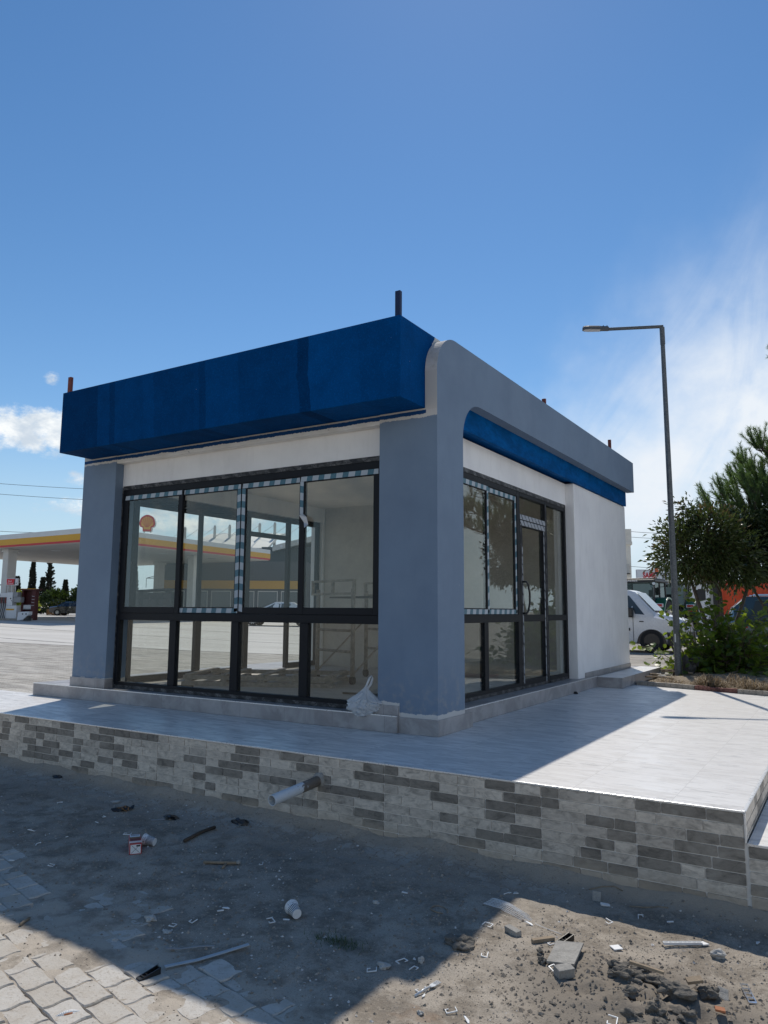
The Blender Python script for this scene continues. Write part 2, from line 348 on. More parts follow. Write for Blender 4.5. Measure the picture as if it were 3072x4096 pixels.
def m_glass(name, tint, dust, dustcol=(.55, .56, .52)):
    t = NT(name); v = t.pos()
    tr = t.n('ShaderNodeBsdfTransparent'); tr.inputs[0].default_value = (*tint, 1)
    gl = t.n('ShaderNodeBsdfGlossy'); gl.inputs['Roughness'].default_value = .004; gl.inputs['Color'].default_value = (.9, .95, .93, 1)
    df = t.n('ShaderNodeBsdfDiffuse'); df.inputs['Color'].default_value = (*dustcol, 1)
    fr = t.n('ShaderNodeFresnel'); t.set(fr.inputs['IOR'], t.map(t.n('ShaderNodeNewGeometry').outputs['Backfacing'], 0, 1, 1.42, 1/1.42, smooth=False))   # a thin pane: the same mirror from either side
    st = t.noise(1, 6, .65, v=v, sc=(3, 3, .7)); sp = t.noise(30, 4, .7, v=v, sc=(1, 1, .22))
    dk = t.math('ADD', t.map(st, .35, .7, dust*.5, dust*1.5), t.math('MULTIPLY', t.math('GREATER_THAN', sp, .735), .45))
    m1 = t.n('ShaderNodeMixShader'); t.set(m1.inputs[0], dk); t.t.links.new(tr.outputs[0], m1.inputs[1]); t.t.links.new(df.outputs[0], m1.inputs[2])
    m2 = t.n('ShaderNodeMixShader'); t.set(m2.inputs[0], fr.outputs[0]); t.t.links.new(m1.outputs[0], m2.inputs[1]); t.t.links.new(gl.outputs[0], m2.inputs[2])
    return t.done(m2.outputs[0])
m_glass('window_glass', (.935, .945, .93), .014, (.55, .53, .49))
m_glass('car_glass', (.30, .36, .38), .015)
basic('car_glass_blue', (.10, .15, .20), .06, 0, .2, 2)
m_glass('cab_glass', (.20, .26, .25), .05, (.10, .12, .12))
basic('interior_plaster', (.72, .67, .60), .9, 0, .08, 2)
basic('raw_wall_unlit', (.50, .455, .40), .95, 0, .14, 2.5)  # bare plaster for the partition, its lack of light darkened into the colour
basic('screed', (.46, .43, .39), .85, 0, .22, 3, .15, 30)
basic('steel_red_primer', (.20, .045, .025), .6, .2, .35, 12, .1)
basic('steel_blue_post', (.006, .02, .07), .6, .1, .3, 12)
def m_galv():
    t = NT('galvanised_steel'); f = t.noise(40, 5, .7); g = t.noise(4, 5, .6)
    c = t.mix(t.map(f, .35, .7), (.105, .112, .115, 1), (.19, .20, .20, 1)); c = t.mix(t.map(g, .4, .7, 0, .4), c, (.085, .09, .095, 1))
    return t.done(t.bsdf(c, .55, .35, t.bump(f, .15, .003), .4))
m_galv()
basic('white_plastic', (.78, .78, .76), .38, 0, .06, 20)
basic('pvc', (.62, .63, .62), .4, 0, .08, 12)
def m_pipe():
    t = NT('dirty_pvc_pipe'); p = t.xyz(t.pos())
    f = t.noise(14, 8, .72); d = t.math('ADD', t.math('MULTIPLY', t.math('SUBTRACT', p[1], -1.54), 2.2), f)
    mud = t.math('GREATER_THAN', d, .60); sp = t.math('GREATER_THAN', t.noise(45, 4, .6), .68)
    c = t.mix(t.math('MAXIMUM', mud, t.math('MULTIPLY', sp, .75)), (.60, .63, .64, 1), (.15, .128, .105, 1))
    c = t.mix(t.map(t.noise(20, 4, .6), .6, .7, 0, .3), c, (.42, .40, .37, 1))
    return t.done(t.bsdf(c, .5, 0, t.bump(f, .3, .004), .4))
m_pipe()
def m_bag():
    t = NT('bag_film'); f = t.noise(18, 5, .6)
    tr = t.n('ShaderNodeBsdfTransparent'); tr.inputs[0].default_value = (.92, .93, .94, 1)
    tl = t.n('ShaderNodeBsdfTranslucent'); tl.inputs[0].default_value = (.82, .84, .85, 1)
    pr = t.bsdf(t.mix(t.map(f, .3, .7), (.80, .82, .83, 1), (.92, .93, .94, 1)), .22, 0, t.bump(t.noise(15, 5, .6, dist=1.6), .6, .02), .6)
    m1 = t.n('ShaderNodeMixShader'); m1.inputs[0].default_value = .35; t.t.links.new(pr, m1.inputs[1]); t.t.links.new(tl.outputs[0], m1.inputs[2])
    m2 = t.n('ShaderNodeMixShader'); m2.inputs[0].default_value = .24; t.t.links.new(m1.outputs[0], m2.inputs[1]); t.t.links.new(tr.outputs[0], m2.inputs[2])
    return t.done(m2.outputs[0])
m_bag()
def m_leaf(name, c1, c2, rough=.4, trans=.35, tcol=None):
    t = NT(name); at = t.n('ShaderNodeAttribute', attribute_name='tone')
    c = t.mix(at.outputs['Fac'], (*c1, 1), (*c2, 1))
    pr = t.bsdf(c, rough, 0, None, .5)
    tl = t.n('ShaderNodeBsdfTranslucent'); tc_ = tcol or (min(1, c2[0]*1.9), min(1, c2[1]*2.1), c2[2]*.8)
    t.set(tl.inputs[0], t.mix(at.outputs['Fac'], (tc_[0]*.7, tc_[1]*.7, tc_[2]*.7, 1), (*tc_, 1)))
    m = t.n('ShaderNodeMixShader'); m.inputs[0].default_value = trans; t.t.links.new(pr, m.inputs[1]); t.t.links.new(tl.outputs[0], m.inputs[2])
    return t.done(m.outputs[0])
m_leaf('laurel_leaf', (.028, .048, .016), (.115, .140, .050), .22, .20, (.12, .17, .03))
m_leaf('laurel_young_leaf', (.075, .062, .026), (.135, .105, .045), .35, .25, (.20, .14, .04))
m_leaf('dark_leaf', (.014, .024, .011), (.050, .062, .024), .22, .14)
m_leaf('pine_needle', (.045, .090, .032), (.120, .185, .062), .40, .35, (.20, .32, .07))
m_leaf('vine_leaf', (.026, .060, .013), (.105, .155, .028), .40, .45, (.30, .40, .03))
m_leaf('cypress_leaf', (.010, .014, .008), (.026, .030, .016), .8, .05)
m_leaf('hedge_leaf', (.018, .036, .012), (.060, .090, .022), .6, .15)
m_leaf('yellow_leaf', (.11, .16, .02), (.26, .30, .04), .55, .3, (.45, .5, .05))
m_leaf('dry_grass_blade', (.10, .068, .038), (.40, .30, .18), .7, .2, (.42, .31, .17))
m_leaf('green_grass_blade', (.03, .05, .015), (.07, .10, .03), .6, .25)
basic('bark', (.075, .06, .047), .9, 0, .35, 14, .7, 40)
basic('twig', (.10, .075, .05), .85, 0, .3, 20)
def m_pebble():
    t = NT('gravel_stone'); at = t.n('ShaderNodeAttribute', attribute_name='tone')
    r = t.n('ShaderNodeValToRGB'); t.set(r.inputs[0], at.outputs['Fac']); e = r.color_ramp.elements
    e[0].color = (.21, .18, .145, 1); e[1].color = (.66, .63, .59, 1); e[1].position = 1
    for ps, c in ((.45, (.27, .228, .18, 1)), (.86, (.41, .36, .30, 1)), (.93, (.56, .53, .49, 1))):
        q = r.color_ramp.elements.new(ps); q.color = c
    return t.done(t.bsdf(r.outputs[0], .9, 0, None, .2))
m_pebble()
basic('clod_earth', (.165, .150, .128), 1.0, 0, .35, 22, 1.0, 70, .1)
basic('rubble_concrete', (.33, .315, .285), .95, 0, .28, 18, .7, 60, .15)
basic('pale_stone', (.46, .44, .40), .9, 0, .25, 16, .5, 50, .2)
basic('dark_stone', (.085, .082, .080), .95, 0, .5, 14, 1.0, 40, .1)
basic('scaffold_rust', (.34, .295, .245), .85, .1, .45, 18, .3, 60, .2)
basic('old_wood', (.30, .235, .165), .85, 0, .3, 26, .35, 70, .2)
basic('dark_wood', (.085, .066, .05), .85, 0, .3, 26, .3, 70, .2)
basic('black_plastic', (.014, .014, .015), .35, 0, .2, 30)
basic('black_rubber', (.018, .018, .019), .8, 0, .3, 20, .2, 60)
basic('carton_red', (.42, .020, .016), .35, 0, .12, 30)
basic('paper_white', (.74, .74, .73), .5, 0, .06, 30)
basic('print_black', (.02, .02, .022), .5, 0, .1, 30)
basic('print_brown', (.22, .11, .035), .5, 0, .4, 40)
basic('print_dark_red', (.16, .012, .010), .5, 0, .3, 40)
basic('terracotta', (.42, .16, .07), .8, 0, .25, 20, .2)
basic('foil', (.8, .8, .8), .12, .9, .1, 20)
basic('kerb_concrete', (.33, .30, .26), .9, 0, .3, 8, .6, 40, .2)
basic('kerb_red_paint', (.19, .095, .080), .85, 0, .55, 11, .4, 50, .15)
basic('lamp_casting', (.10, .105, .11), .5, .3, .1, 20)
basic('lamp_lens', (.62, .60, .52), .25, 0, .12, 40)
# vehicles, far buildings
basic('van_white', (.76, .765, .77), .28, 0, .03, 3, coat=.5)
basic('bumper_grey', (.035, .036, .038), .6, 0, .12, 20)
basic('tyre', (.016, .016, .017), .85, 0, .3, 30, .2, 60)
basic('steel_rim', (.020, .020, .022), .5, .2, .2, 30)
basic('alloy_rim', (.62, .63, .64), .3, .7, .08, 20)
basic('headlamp', (.62, .66, .70), .08, .2, .1, 20)
basic('tail_lamp', (.45, .012, .012), .2, 0, .15, 20)
basic('amber_lamp', (.75, .13, .02), .2, 0, .1, 20)
basic('car_black', (.008, .010, .016), .18, 0, .1, 4, coat=.8)
basic('car_teal_grey', (.055, .085, .092), .2, .2, .08, 4, coat=.8)
basic('car_silver_white', (.70, .71, .71), .25, 0, .04, 4, coat=.5)
basic('chrome', (.8, .8, .8), .1, 1.0, .03, 10)
basic('tractor_green', (.020, .120, .052), .35, 0, .15, 8, coat=.3)
basic('tractor_dark', (.022, .025, .026), .5, 0, .15, 10)
basic('rim_yellow', (.62, .30, .03), .5, 0, .15, 14)
basic('seat_grey', (.07, .07, .075), .85, 0, .15, 20)
basic('truck_orange', (.66, .075, .012), .45, 0, .12, 6)
basic('cabin_panel', (.80, .79, .76), .55, 0, .06, 3)
basic('cabin_trim', (.36, .35, .30), .6, 0, .08, 6)
basic('sign_panel', (.78, .79, .80), .45, 0, .04, 5)
basic('sign_red', (.55, .012, .03), .4, 0, .05, 10)
basic('sign_grey', (.20, .22, .24), .4, 0, .05, 10)
basic('old_render', (.70, .66, .58), .9, 0, .14, 1.5, .1, 20)
basic('ac_casing', (.45, .44, .41), .6, 0, .1, 10)
basic('canopy_white', (.62, .63, .62), .5, 0, .05, 2)
basic('canopy_yellow', (.62, .32, .004), .45, 0, .05, 2)
basic('canopy_red', (.50, .012, .020), .45, 0, .05, 2)
basic('canopy_soffit', (.50, .475, .44), .6, 0, .07, 1.2)
basic('canopy_steel', (.55, .54, .51), .5, 0, .08, 3)
basic('shop_wall', (.06, .065, .075), .6, 0, .15, .7)
basic('shop_glass', (.06, .075, .085), .1, 0, .15, .6)
basic('shop_band', (.50, .27, .015), .5, 0, .08, 1)
basic('hall_cladding', (.035, .044, .055), .6, 0, .12, .6)
basic('hall_roof', (.60, .59, .54), .55, 0, .06, .6)
basic('pump_white', (.66, .67, .68), .4, 0, .05, 5)
basic('pump_grey', (.28, .29, .30), .5, 0, .08, 5)
basic('rack_dark_red', (.07, .010, .012), .6, 0, .2, 5)
basic('fence_wood', (.28, .14, .05), .8, 0, .3, 8)
basic('cable', (.05, .055, .06), .7, 0, .1, 2)
basic('brick_clay', (.36, .20, .14), .9, 0, .25, 16, .4, 40)
basic('shell_red', (.62, .03, .02), .45, 0, .08, 6)
basic('shell_yellow', (.80, .44, .05), .45, 0, .06, 6)

# ------------------------------------------------------------------ mesh helpers
class MB:
    def __init__(s): s.v = []; s.f = []; s.mi = []; s.tone = []
    def face(s, pts, mi=0, tone=.5):
        n = len(s.v); s.v += [tuple(p) for p in pts]; s.f.append(tuple(range(n, n+len(pts)))); s.mi.append(mi); s.tone.append(tone)
    def mesh(s, verts, faces, mi=0, tone=.5):
        n = len(s.v); s.v += [tuple(p) for p in verts]
        for f in faces: s.f.append(tuple(n+i for i in f)); s.mi.append(mi); s.tone.append(tone)
    def box(s, x0, x1, y0, y1, z0, z1, mi=0, M=None, tone=.5):
        vs = [(x, y, z) for z in (z0, z1) for y in (y0, y1) for x in (x0, x1)]
        if M is not None: vs = [tuple(M @ Vector(q)) for q in vs]
        s.mesh(vs, [(0, 2, 3, 1), (4, 5, 7, 6), (0, 1, 5, 4), (2, 6, 7, 3), (0, 4, 6, 2), (1, 3, 7, 5)], mi, tone)
    def prism(s, poly, a, b, axis='x', mi=0, side=None):
        """poly: 2-D outline, extruded from a to b along axis; side: material of the side faces"""
        def P(u, v, t): return {'x': (t, u, v), 'y': (u, t, v), 'z': (u, v, t)}[axis]
        n = len(poly); base = len(s.v)
        s.v += [P(u, v, a) for u, v in poly] + [P(u, v, b) for u, v in poly]
        area = sum(poly[i][0]*poly[(i+1) % n][1]-poly[(i+1) % n][0]*poly[i][1] for i in range(n))
        flip = (area < 0) != (axis == 'y')
        if b < a: flip = not flip
        A = tuple(base+i for i in range(n)); B = tuple(base+n+i for i in range(n))
        fs = [A[::-1], B]
        for i in range(n):
            j = (i+1) % n; fs.append((A[i], A[j], B[j], B[i]))
        if flip: fs = [f[::-1] for f in fs]
        for k, f in enumerate(fs):
            s.f.append(f); s.mi.append(mi if (k < 2 or side is None) else side); s.tone.append(.5)
    def tube(s, pts, r, n=8, mi=0, caps=True, tone=.5):
        pts = [Vector(p) for p in pts]; rs = r if isinstance(r, (list, tuple)) else [r]*len(pts)
        base = len(s.v); up = None
        for i, p in enumerate(pts):
            d = (pts[min(i+1, len(pts)-1)]-pts[max(i-1, 0)]).normalized()
            if up is None:
                up = Vector((0, 0, 1)) if abs(d.z) < .9 else Vector((1, 0, 0))
            a = d.cross(up)
            a = a.normalized() if a.length > 1e-6 else d.orthogonal().normalized()
            b = a.cross(d).normalized(); up = b
            for k in range(n):
                t = 2*math.pi*k/n
                s.v.append(tuple(p+a*(rs[i]*math.cos(t))+b*(rs[i]*math.sin(t))))
        for i in range(len(pts)-1):
            for k in range(n):
                j = (k+1) % n
                s.f.append((base+i*n+k, base+(i+1)*n+k, base+(i+1)*n+j, base+i*n+j)); s.mi.append(mi); s.tone.append(tone)
        if caps:
            s.f.append(tuple(base+k for k in range(n))); s.mi.append(mi); s.tone.append(tone)
            s.f.append(tuple(base+(len(pts)-1)*n+k for k in range(n))[::-1]); s.mi.append(mi); s.tone.append(tone)
    def lathe(s, prof, n=16, mi=0, M=None, mis=None):
        """prof: (radius, height) pairs turned about Z"""
        base = len(s.v)
        for r_, h in prof:
            for k in range(n):
                t = 2*math.pi*k/n; q = Vector((r_*math.cos(t), r_*math.sin(t), h))
                s.v.append(tuple(M @ q if M is not None else q))
        for i in range(len(prof)-1):
            for k in range(n):
                j = (k+1) % n
                s.f.append((base+i*n+k, base+i*n+j, base+(i+1)*n+j, base+(i+1)*n+k)); s.mi.append(mis[i] if mis else mi); s.tone.append(.5)
    def rock(s, c, r, mi=0, seed=0, sq=(1, 1, .7), tone=.5, sub=1, rough=.35):
        bm = bmesh.new(); bmesh.ops.create_icosphere(bm, subdivisions=sub, radius=1.0)
        o = Vector((seed*3.17, seed*1.31, seed*.77))
        vs = []
        for v in bm.verts:
            k = 1+rough*noise.noise(v.co*1.3+o)*1.6+rough*.5*noise.noise(v.co*3.1+o)
            vs.append((c[0]+v.co.x*k*r*sq[0], c[1]+v.co.y*k*r*sq[1], c[2]+v.co.z*k*r*sq[2]))
        s.mesh(vs, [tuple(v.index for v in f.verts) for f in bm.faces], mi, tone); bm.free()
    def build(s, name, mats, parent=None, loc=(0, 0, 0), smooth=False, bevel=0.0, tone=False, auto=None):
        me = bpy.data.meshes.new(name); me.from_pydata(s.v, [], s.f)
        for mn in ([mats] if isinstance(mats, str) else mats): me.materials.append(MATS[mn])
        me.polygons.foreach_set('material_index', s.mi)
        if tone:
            a = me.attributes.new('tone', 'FLOAT', 'FACE'); a.data.foreach_set('value', s.tone)
        if smooth: me.polygons.foreach_set('use_smooth', [True]*len(s.f))
        me.update()
        if auto: me.set_sharp_from_angle(angle=R(auto)) if smooth else None
        o = bpy.data.objects.new(name, me); col.objects.link(o); o.location = loc
        if parent is not None: o.parent = parent
        if bevel:
            b = o.modifiers.new('bevel', 'BEVEL'); b.width = bevel; b.segments = 2; b.limit_method = 'ANGLE'; b.angle_limit = R(40)
        return o
def tag(o, label=None, cat=None, group=None, kind=None):
    if label: o['label'] = label
    if cat: o['category'] = cat
    if group: o['group'] = group
    if kind: o['kind'] = kind
    return o
def thing(name, label, cat, loc=(0, 0, 0), rz=0.0, group=None):
    o = bpy.data.objects.new(name, None); col.objects.link(o); o.location = loc; o.rotation_euler = (0, 0, rz); o.empty_display_size = .2
    return tag(o, label, cat, group)
def dup(root, loc, rz=0.0, label=None, scale=None):
    r = root.copy(); col.objects.link(r); r.location = loc; r.rotation_euler = (0, 0, rz)
    if scale: r.scale = scale
    if label: r['label'] = label
    for ch in list(root.children):
        c = ch.copy(); col.objects.link(c); c.parent = r
        for g in list(ch.children):
            d = g.copy(); col.objects.link(d); d.parent = c
    return r
def smoothstep(a, b, x):
    t = max(0.0, min(1.0, (x-a)/(b-a))); return t*t*(3-2*t)
def text_mesh(body, size, extrude=.004, sx=1.0, shear=0.0, bold=0.0):
    cu = bpy.data.curves.new('text', 'FONT'); cu.body = body; cu.size = size; cu.extrude = extrude; cu.align_x = 'CENTER'; cu.align_y = 'CENTER'; cu.shear = shear; cu.offset = bold
    to = bpy.data.objects.new('text', cu); col.objects.link(to)
    bpy.context.view_layer.update()
    me = bpy.data.meshes.new_from_object(to.evaluated_get(bpy.context.evaluated_depsgraph_get()))
    bpy.data.objects.remove(to); bpy.data.curves.remove(cu)
    vs = [(v.co.x*sx, v.co.y, v.co.z) for v in me.vertices]; fs = [tuple(p.vertices) for p in me.polygons]
    bpy.data.meshes.remove(me); return vs, fs
def put_text(mb, body, size, M, mi=0, sx=1.0, extrude=.004, shear=0.0, bold=0.0):
    vs, fs = text_mesh(body, size, extrude, sx, shear, bold)
    mb.mesh([tuple(M @ Vector(v)) for v in vs], fs, mi)

# ------------------------------------------------------------------ terrain
HEAP = (2.37, -2.575)
def ground_z(x, y):
    base = -.560-.0126*max(-8.0, min(3.5, x))
    rise = smoothstep(-1.25, -.1, y-6.1*smoothstep(2.50, 2.62, x)*(1-smoothstep(9.0, 12.0, x)))
    z = base+(-.03-base)*rise
    u = -.8*x+.3*y
    z += .40*smoothstep(12, 50, u)
    return z
def micro_z(x, y):
    z = ground_z(x, y)
    if -8 < x < 5 and -7 < y < -1.0:
        n1 = noise.fractal(Vector((x*1.1, y*1.1, 3.3)), 1.0, 2.0, 4)
        n2 = noise.fractal(Vector((x*7, y*7, 1.7)), .9, 2.1, 4)
        dirt = smoothstep(-4.3, -2.9, y+.25*n1+.10*(x-.5))
        z += dirt*(.018*n1+.010*n2)+(1-dirt)*(.008*n1+.012*n2+.002)
        # cement and dirt fillet along the foot of the cladding
        d = -1.28-y
        if d > -.05: z += .085*math.exp(-max(0, d)/.085)*(1+.5*noise.noise(Vector((x*2.3, 0, 9))))
        # heap of dark spoil
        hx, hy = (x-HEAP[0])/.42, (y-HEAP[1])/.30
        k = math.exp(-(hx*hx+hy*hy))
        z += k*(.045+.05*noise.fractal(Vector((x*9, y*9, 7)), .8, 2.0, 5))
    return z
def grid_axis(fine0, fine1, step, lo, hi, g=1.18):
    a = []; x = fine0
    while x < fine1+1e-6: a.append(x); x += step
    d = step; x = a[0]; left = []
    while x > lo: d *= g; x -= d; left.append(x)
    d = step; x = a[-1]; right = []
    while x < hi: d *= g; x += d; right.append(x)
    return left[::-1]+a+right
def m_ground():
    t = NT('ground_surface'); v = t.pos(); p = t.xyz(v)
    n_big = t.noise(1.1, 6, .6, v=v); n_med = t.noise(6, 7, .65, v=v); n_fine = t.noise(38, 6, .7, v=v); n_grit = t.noise(150, 3, .7, v=v)
    # dirt
    dirt = t.mix(t.map(n_big, .35, .68), (.315, .275, .225, 1), (.405, .355, .290, 1))
    dirt = t.mix(t.map(n_med, .40, .64, 0, .85), dirt, (.185, .155, .120, 1))
    dirt = t.mix(t.map(n_fine, .50, .70, 0, .55), dirt, (.47, .41, .33, 1))
    dirt = t.mix(t.map(n_grit, .52, .66, 0, .65), dirt, (.10, .088, .074, 1))
    dirt = t.mix(t.map(t.noise(95, 3, .7, v=v), .62, .74, 0, .5), dirt, (.44, .40, .34, 1))
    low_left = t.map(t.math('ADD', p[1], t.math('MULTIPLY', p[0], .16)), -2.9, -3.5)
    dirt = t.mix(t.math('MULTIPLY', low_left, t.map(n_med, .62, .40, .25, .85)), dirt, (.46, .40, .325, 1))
    rust = t.map(t.noise(1.7, 5, .6, v=v, sc=(1, 1.6, 1)), .64, .74, 0, .5)
    dirt = t.mix(rust, dirt, (.24, .155, .095, 1))
    # spoil heap, darker and damp
    hx = t.math('DIVIDE', t.math('SUBTRACT', p[0], HEAP[0]), .62); hy = t.math('DIVIDE', t.math('SUBTRACT', p[1], HEAP[1]), .45)
    hd = t.math('ADD', t.math('MULTIPLY', hx, hx), t.math('MULTIPLY', hy, hy))
    dirt = t.mix(t.map(t.math('ADD', hd, t.math('MULTIPLY', t.math('SUBTRACT', n_med, .5), 1.6)), .25, 1.25, .85, 0), dirt, (.195, .168, .135, 1))
    # interlocking pavers: wavy-sided blocks
    wv = t.n('ShaderNodeCombineXYZ')
    mpv = t.n('ShaderNodeMapping'); t.t.links.new(v, mpv.inputs[0]); mpv.inputs['Rotation'].default_value = (0, 0, R(8))
    q = t.xyz(mpv.outputs[0])
    t.set(wv.inputs[0], t.math('ADD', q[0], t.math('MULTIPLY', t.math('SINE', t.math('MULTIPLY', q[1], 56.0)), .010)))
    t.set(wv.inputs[1], t.math('ADD', q[1], t.math('MULTIPLY', t.math('SINE', t.math('MULTIPLY', q[0], 62.0)), .011)))
    br = t.n('ShaderNodeTexBrick'); t.t.links.new(wv.outputs[0], br.inputs['Vector'])
    br.inputs['Scale'].default_value = 1; br.inputs['Brick Width'].default_value = .20; br.inputs['Row Height'].default_value = .155
    br.inputs['Mortar Size'].default_value = .006; br.inputs['Mortar Smooth'].default_value = .35
    br.inputs['Color1'].default_value = (.56, .53, .475, 1); br.inputs['Color2'].default_value = (.65, .62, .56, 1); br.inputs['Mortar'].default_value = (.27, .24, .20, 1)
    pav = t.mix(t.map(n_med, .4, .7, 0, .5), br.outputs['Color'], (.47, .43, .37, 1))
    pav = t.mix(t.map(n_fine, .52, .70, 0, .65), pav, (.36, .325, .27, 1))
    pav = t.mix(t.map(t.noise(.35, 5, .6, v=v), .45, .7, 0, .35), pav, (.62, .60, .56, 1))
    # concrete apron
    sl = t.noise(.16, 7, .62, v=v, sc=(1, 3.5, 1)); conc = t.mix(t.map(sl, .35, .7), (.60, .58, .54, 1), (.50, .48, .44, 1))
    conc = t.mix(t.map(n_med, .5, .75, 0, .25), conc, (.35, .33, .30, 1))
    crk = t.math('ABSOLUTE', t.math('SUBTRACT', t.math('FRACT', t.math('DIVIDE', t.math('ADD', t.math('ADD', t.math('MULTIPLY', p[0], .10), p[1]), t.math('MULTIPLY', n_big, .25)), 5.2)), .5))
    conc = t.mix(t.math('LESS_THAN', crk, .016), conc, (.20, .19, .175, 1))
    # which surface where
    front = t.map(p[1], -1.0, -1.2)                                             # the work site before the terrace
    lim = t.math('ADD', p[1], t.math('ADD', t.math('MULTIPLY', p[0], .16), t.math('ADD', t.math('MULTIPLY', t.math('SUBTRACT', n_big, .5), 1.3), t.math('MULTIPLY', t.math('SUBTRACT', n_med, .5), 1.1))))
    pv = 0.0
    pv2 = t.math('MULTIPLY', t.map(p[1], -1.95, -1.35, 0, .62), t.map(n_med, .44, .56))      # a few blocks swept clear by the wall
    pv = t.math('MAXIMUM', pv, pv2)
    pv = t.math('MULTIPLY', pv, t.map(n_fine, .66, .54, .25, 1))
    right_keep = t.map(p[0], 2.2, 1.4); pv = t.math('MULTIPLY', pv, right_keep)
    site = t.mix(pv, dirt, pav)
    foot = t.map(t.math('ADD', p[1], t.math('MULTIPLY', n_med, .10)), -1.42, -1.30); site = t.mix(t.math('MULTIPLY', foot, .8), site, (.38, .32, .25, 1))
    kx = t.math('SUBTRACT', p[1], t.math('ADD', 8.55, t.math('MULTIPLY', t.math('ADD', p[0], 18.0), .085)))   # edge between blocks and concrete
    isc = t.math('GREATER_THAN', kx, 0.0)
    wav = t.noise(1.0, 5, .6, v=v, sc=(.7, 4.5, 1), dist=1.5)
    back = t.mix(isc, scale_col(t, pav, t.map(wav, .35, .65, .50, .88)), conc)
    back = t.mix(t.math('MULTIPLY', t.map(t.math('ABSOLUTE', kx), .12, .05), .85), back, (.12, .11, .10, 1))
    rg = t.map(t.math('ADD', p[0], t.math('MULTIPLY', t.math('SUBTRACT', n_big, .5), 2.0)), -6.0, -3.0)
    road = t.mix(t.map(t.noise(.8, 7, .66, v=v, sc=(1, 2.2, 1)), .35, .66), (.40, .37, .32, 1), (.27, .245, .21, 1)); road = t.mix(t.map(n_fine, .5, .7, 0, .5), road, (.22, .20, .17, 1))
    back = t.mix(rg, back, road)
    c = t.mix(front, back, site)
    hgt = t.math('ADD', t.math('MULTIPLY', n_fine, .7), t.math('MULTIPLY', n_grit, .4))
    bs = t.bump(hgt, .55, .012)
    pb = t.n('ShaderNodeMath', operation='SUBTRACT'); pb.inputs[0].default_value = 1.0; t.t.links.new(br.outputs['Fac'], pb.inputs[1])
    vis = t.math('MULTIPLY', pb.outputs[0], t.math('MAXIMUM', t.math('MULTIPLY', front, pv), t.math('SUBTRACT', 1.0, front)))
    bs = t.bump(vis, .6, .012, bs)
    return t.done(t.bsdf(c, .92, 0, bs, .2))
m_ground()
xs = grid_axis(-4.2, 3.9, .030, -700, 500, 1.16); ys = grid_axis(-4.6, -1.25, .030, -600, 900, 1.16)
verts = [(x, y, micro_z(x, y)) for y in ys for x in xs]; nx = len(xs)
faces = [(j*nx+i, j*nx+i+1, (j+1)*nx+i+1, (j+1)*nx+i) for j in range(len(ys)-1) for i in range(nx-1)]
mb = MB(); mb.mesh(verts, faces); g = mb.build('ground', 'ground_surface', smooth=True); tag(g, kind='structure')
print('ground faces', len(faces))

# the interlocking paving blocks at the lower left, partly buried in dirt
def m_block():
    t = NT('paving_block'); at = t.n('ShaderNodeAttribute', attribute_name='tone'); v = t.pos(); f = t.noise(9, 7, .65, v=v); g_ = t.noise(60, 5, .7, v=v)
    c = t.mix(at.outputs['Fac'], (.46, .42, .36, 1), (.54, .51, .46, 1)); c = t.mix(t.map(f, .42, .66, 0, .7), c, (.43, .38, .315, 1)); c = t.mix(t.map(g_, .52, .68, 0, .75), c, (.34, .295, .24, 1))
    return t.done(t.bsdf(c, .92, 0, t.bump(t.math('ADD', g_, f), .5, .008), .15))
m_block()
mb = MB(); rb = random.Random(31); bl, bw = .198, .138; rot = R(-13)
def edge_pts(a, b, amp, n_=6):
    a, b = Vector(a), Vector(b); d = (b-a); nn = Vector((-d.y, d.x)).normalized()
    return [a+d*(k/n_)+nn*(amp*math.sin(2*math.pi*k/n_)) for k in range(n_)]
for j in range(-24, 34):
    for i in range(-26, 26):
        cx, cy = i*bl+(bl*.5 if j % 2 else 0), j*bw
        wx, wy = cx*math.cos(rot)-cy*math.sin(rot)-.2, cx*math.sin(rot)+cy*math.cos(rot)-4.0
        lim = wy+.16*wx
        if not (-2.9 < wx < 2.2 and -5.6 < wy < -2.9): continue
        lim += .55*noise.noise(Vector((wx*1.3, wy*1.3, 12)))
        if lim > -3.22 or wx > 1.75: continue
        h = ground_z(wx, wy)+.0095+rb.uniform(-.0035, .0035)-.014*smoothstep(-3.85, -3.22, lim)
        g_ = .0035; hx, hy = bl/2-g_, bw/2-g_; out = edge_pts((-hx, -hy), (hx, -hy), .004)+edge_pts((hx, -hy), (hx, hy), -.0065)+edge_pts((hx, hy), (-hx, hy), .004)+edge_pts((-hx, hy), (-hx, -hy), -.0065)
        ta, tb = rb.uniform(-.012, .012), rb.uniform(-.012, .012); yaw = rot+rb.uniform(-.012, .012); ring = []
        for k_, z_ in ((1.0, -.05), (1.0, -.006), (.955, .0)):
            for q in out:
                x_, y_ = q.x*k_, q.y*(1-(1-k_)*1.4); ring.append((wx+x_*math.cos(yaw)-y_*math.sin(yaw), wy+x_*math.sin(yaw)+y_*math.cos(yaw), h+z_+ta*x_+tb*y_))
        n_ = len(out); mb.mesh(ring, [tuple(range(2*n_, 3*n_))]+[(r_*n_+k, r_*n_+(k+1) % n_, (r_+1)*n_+(k+1) % n_, (r_+1)*n_+k) for r_ in range(2) for k in range(n_)], 0, rb.random())
pb = mb.build('paving', 'paving_block', tone=True); tag(pb, kind='structure')
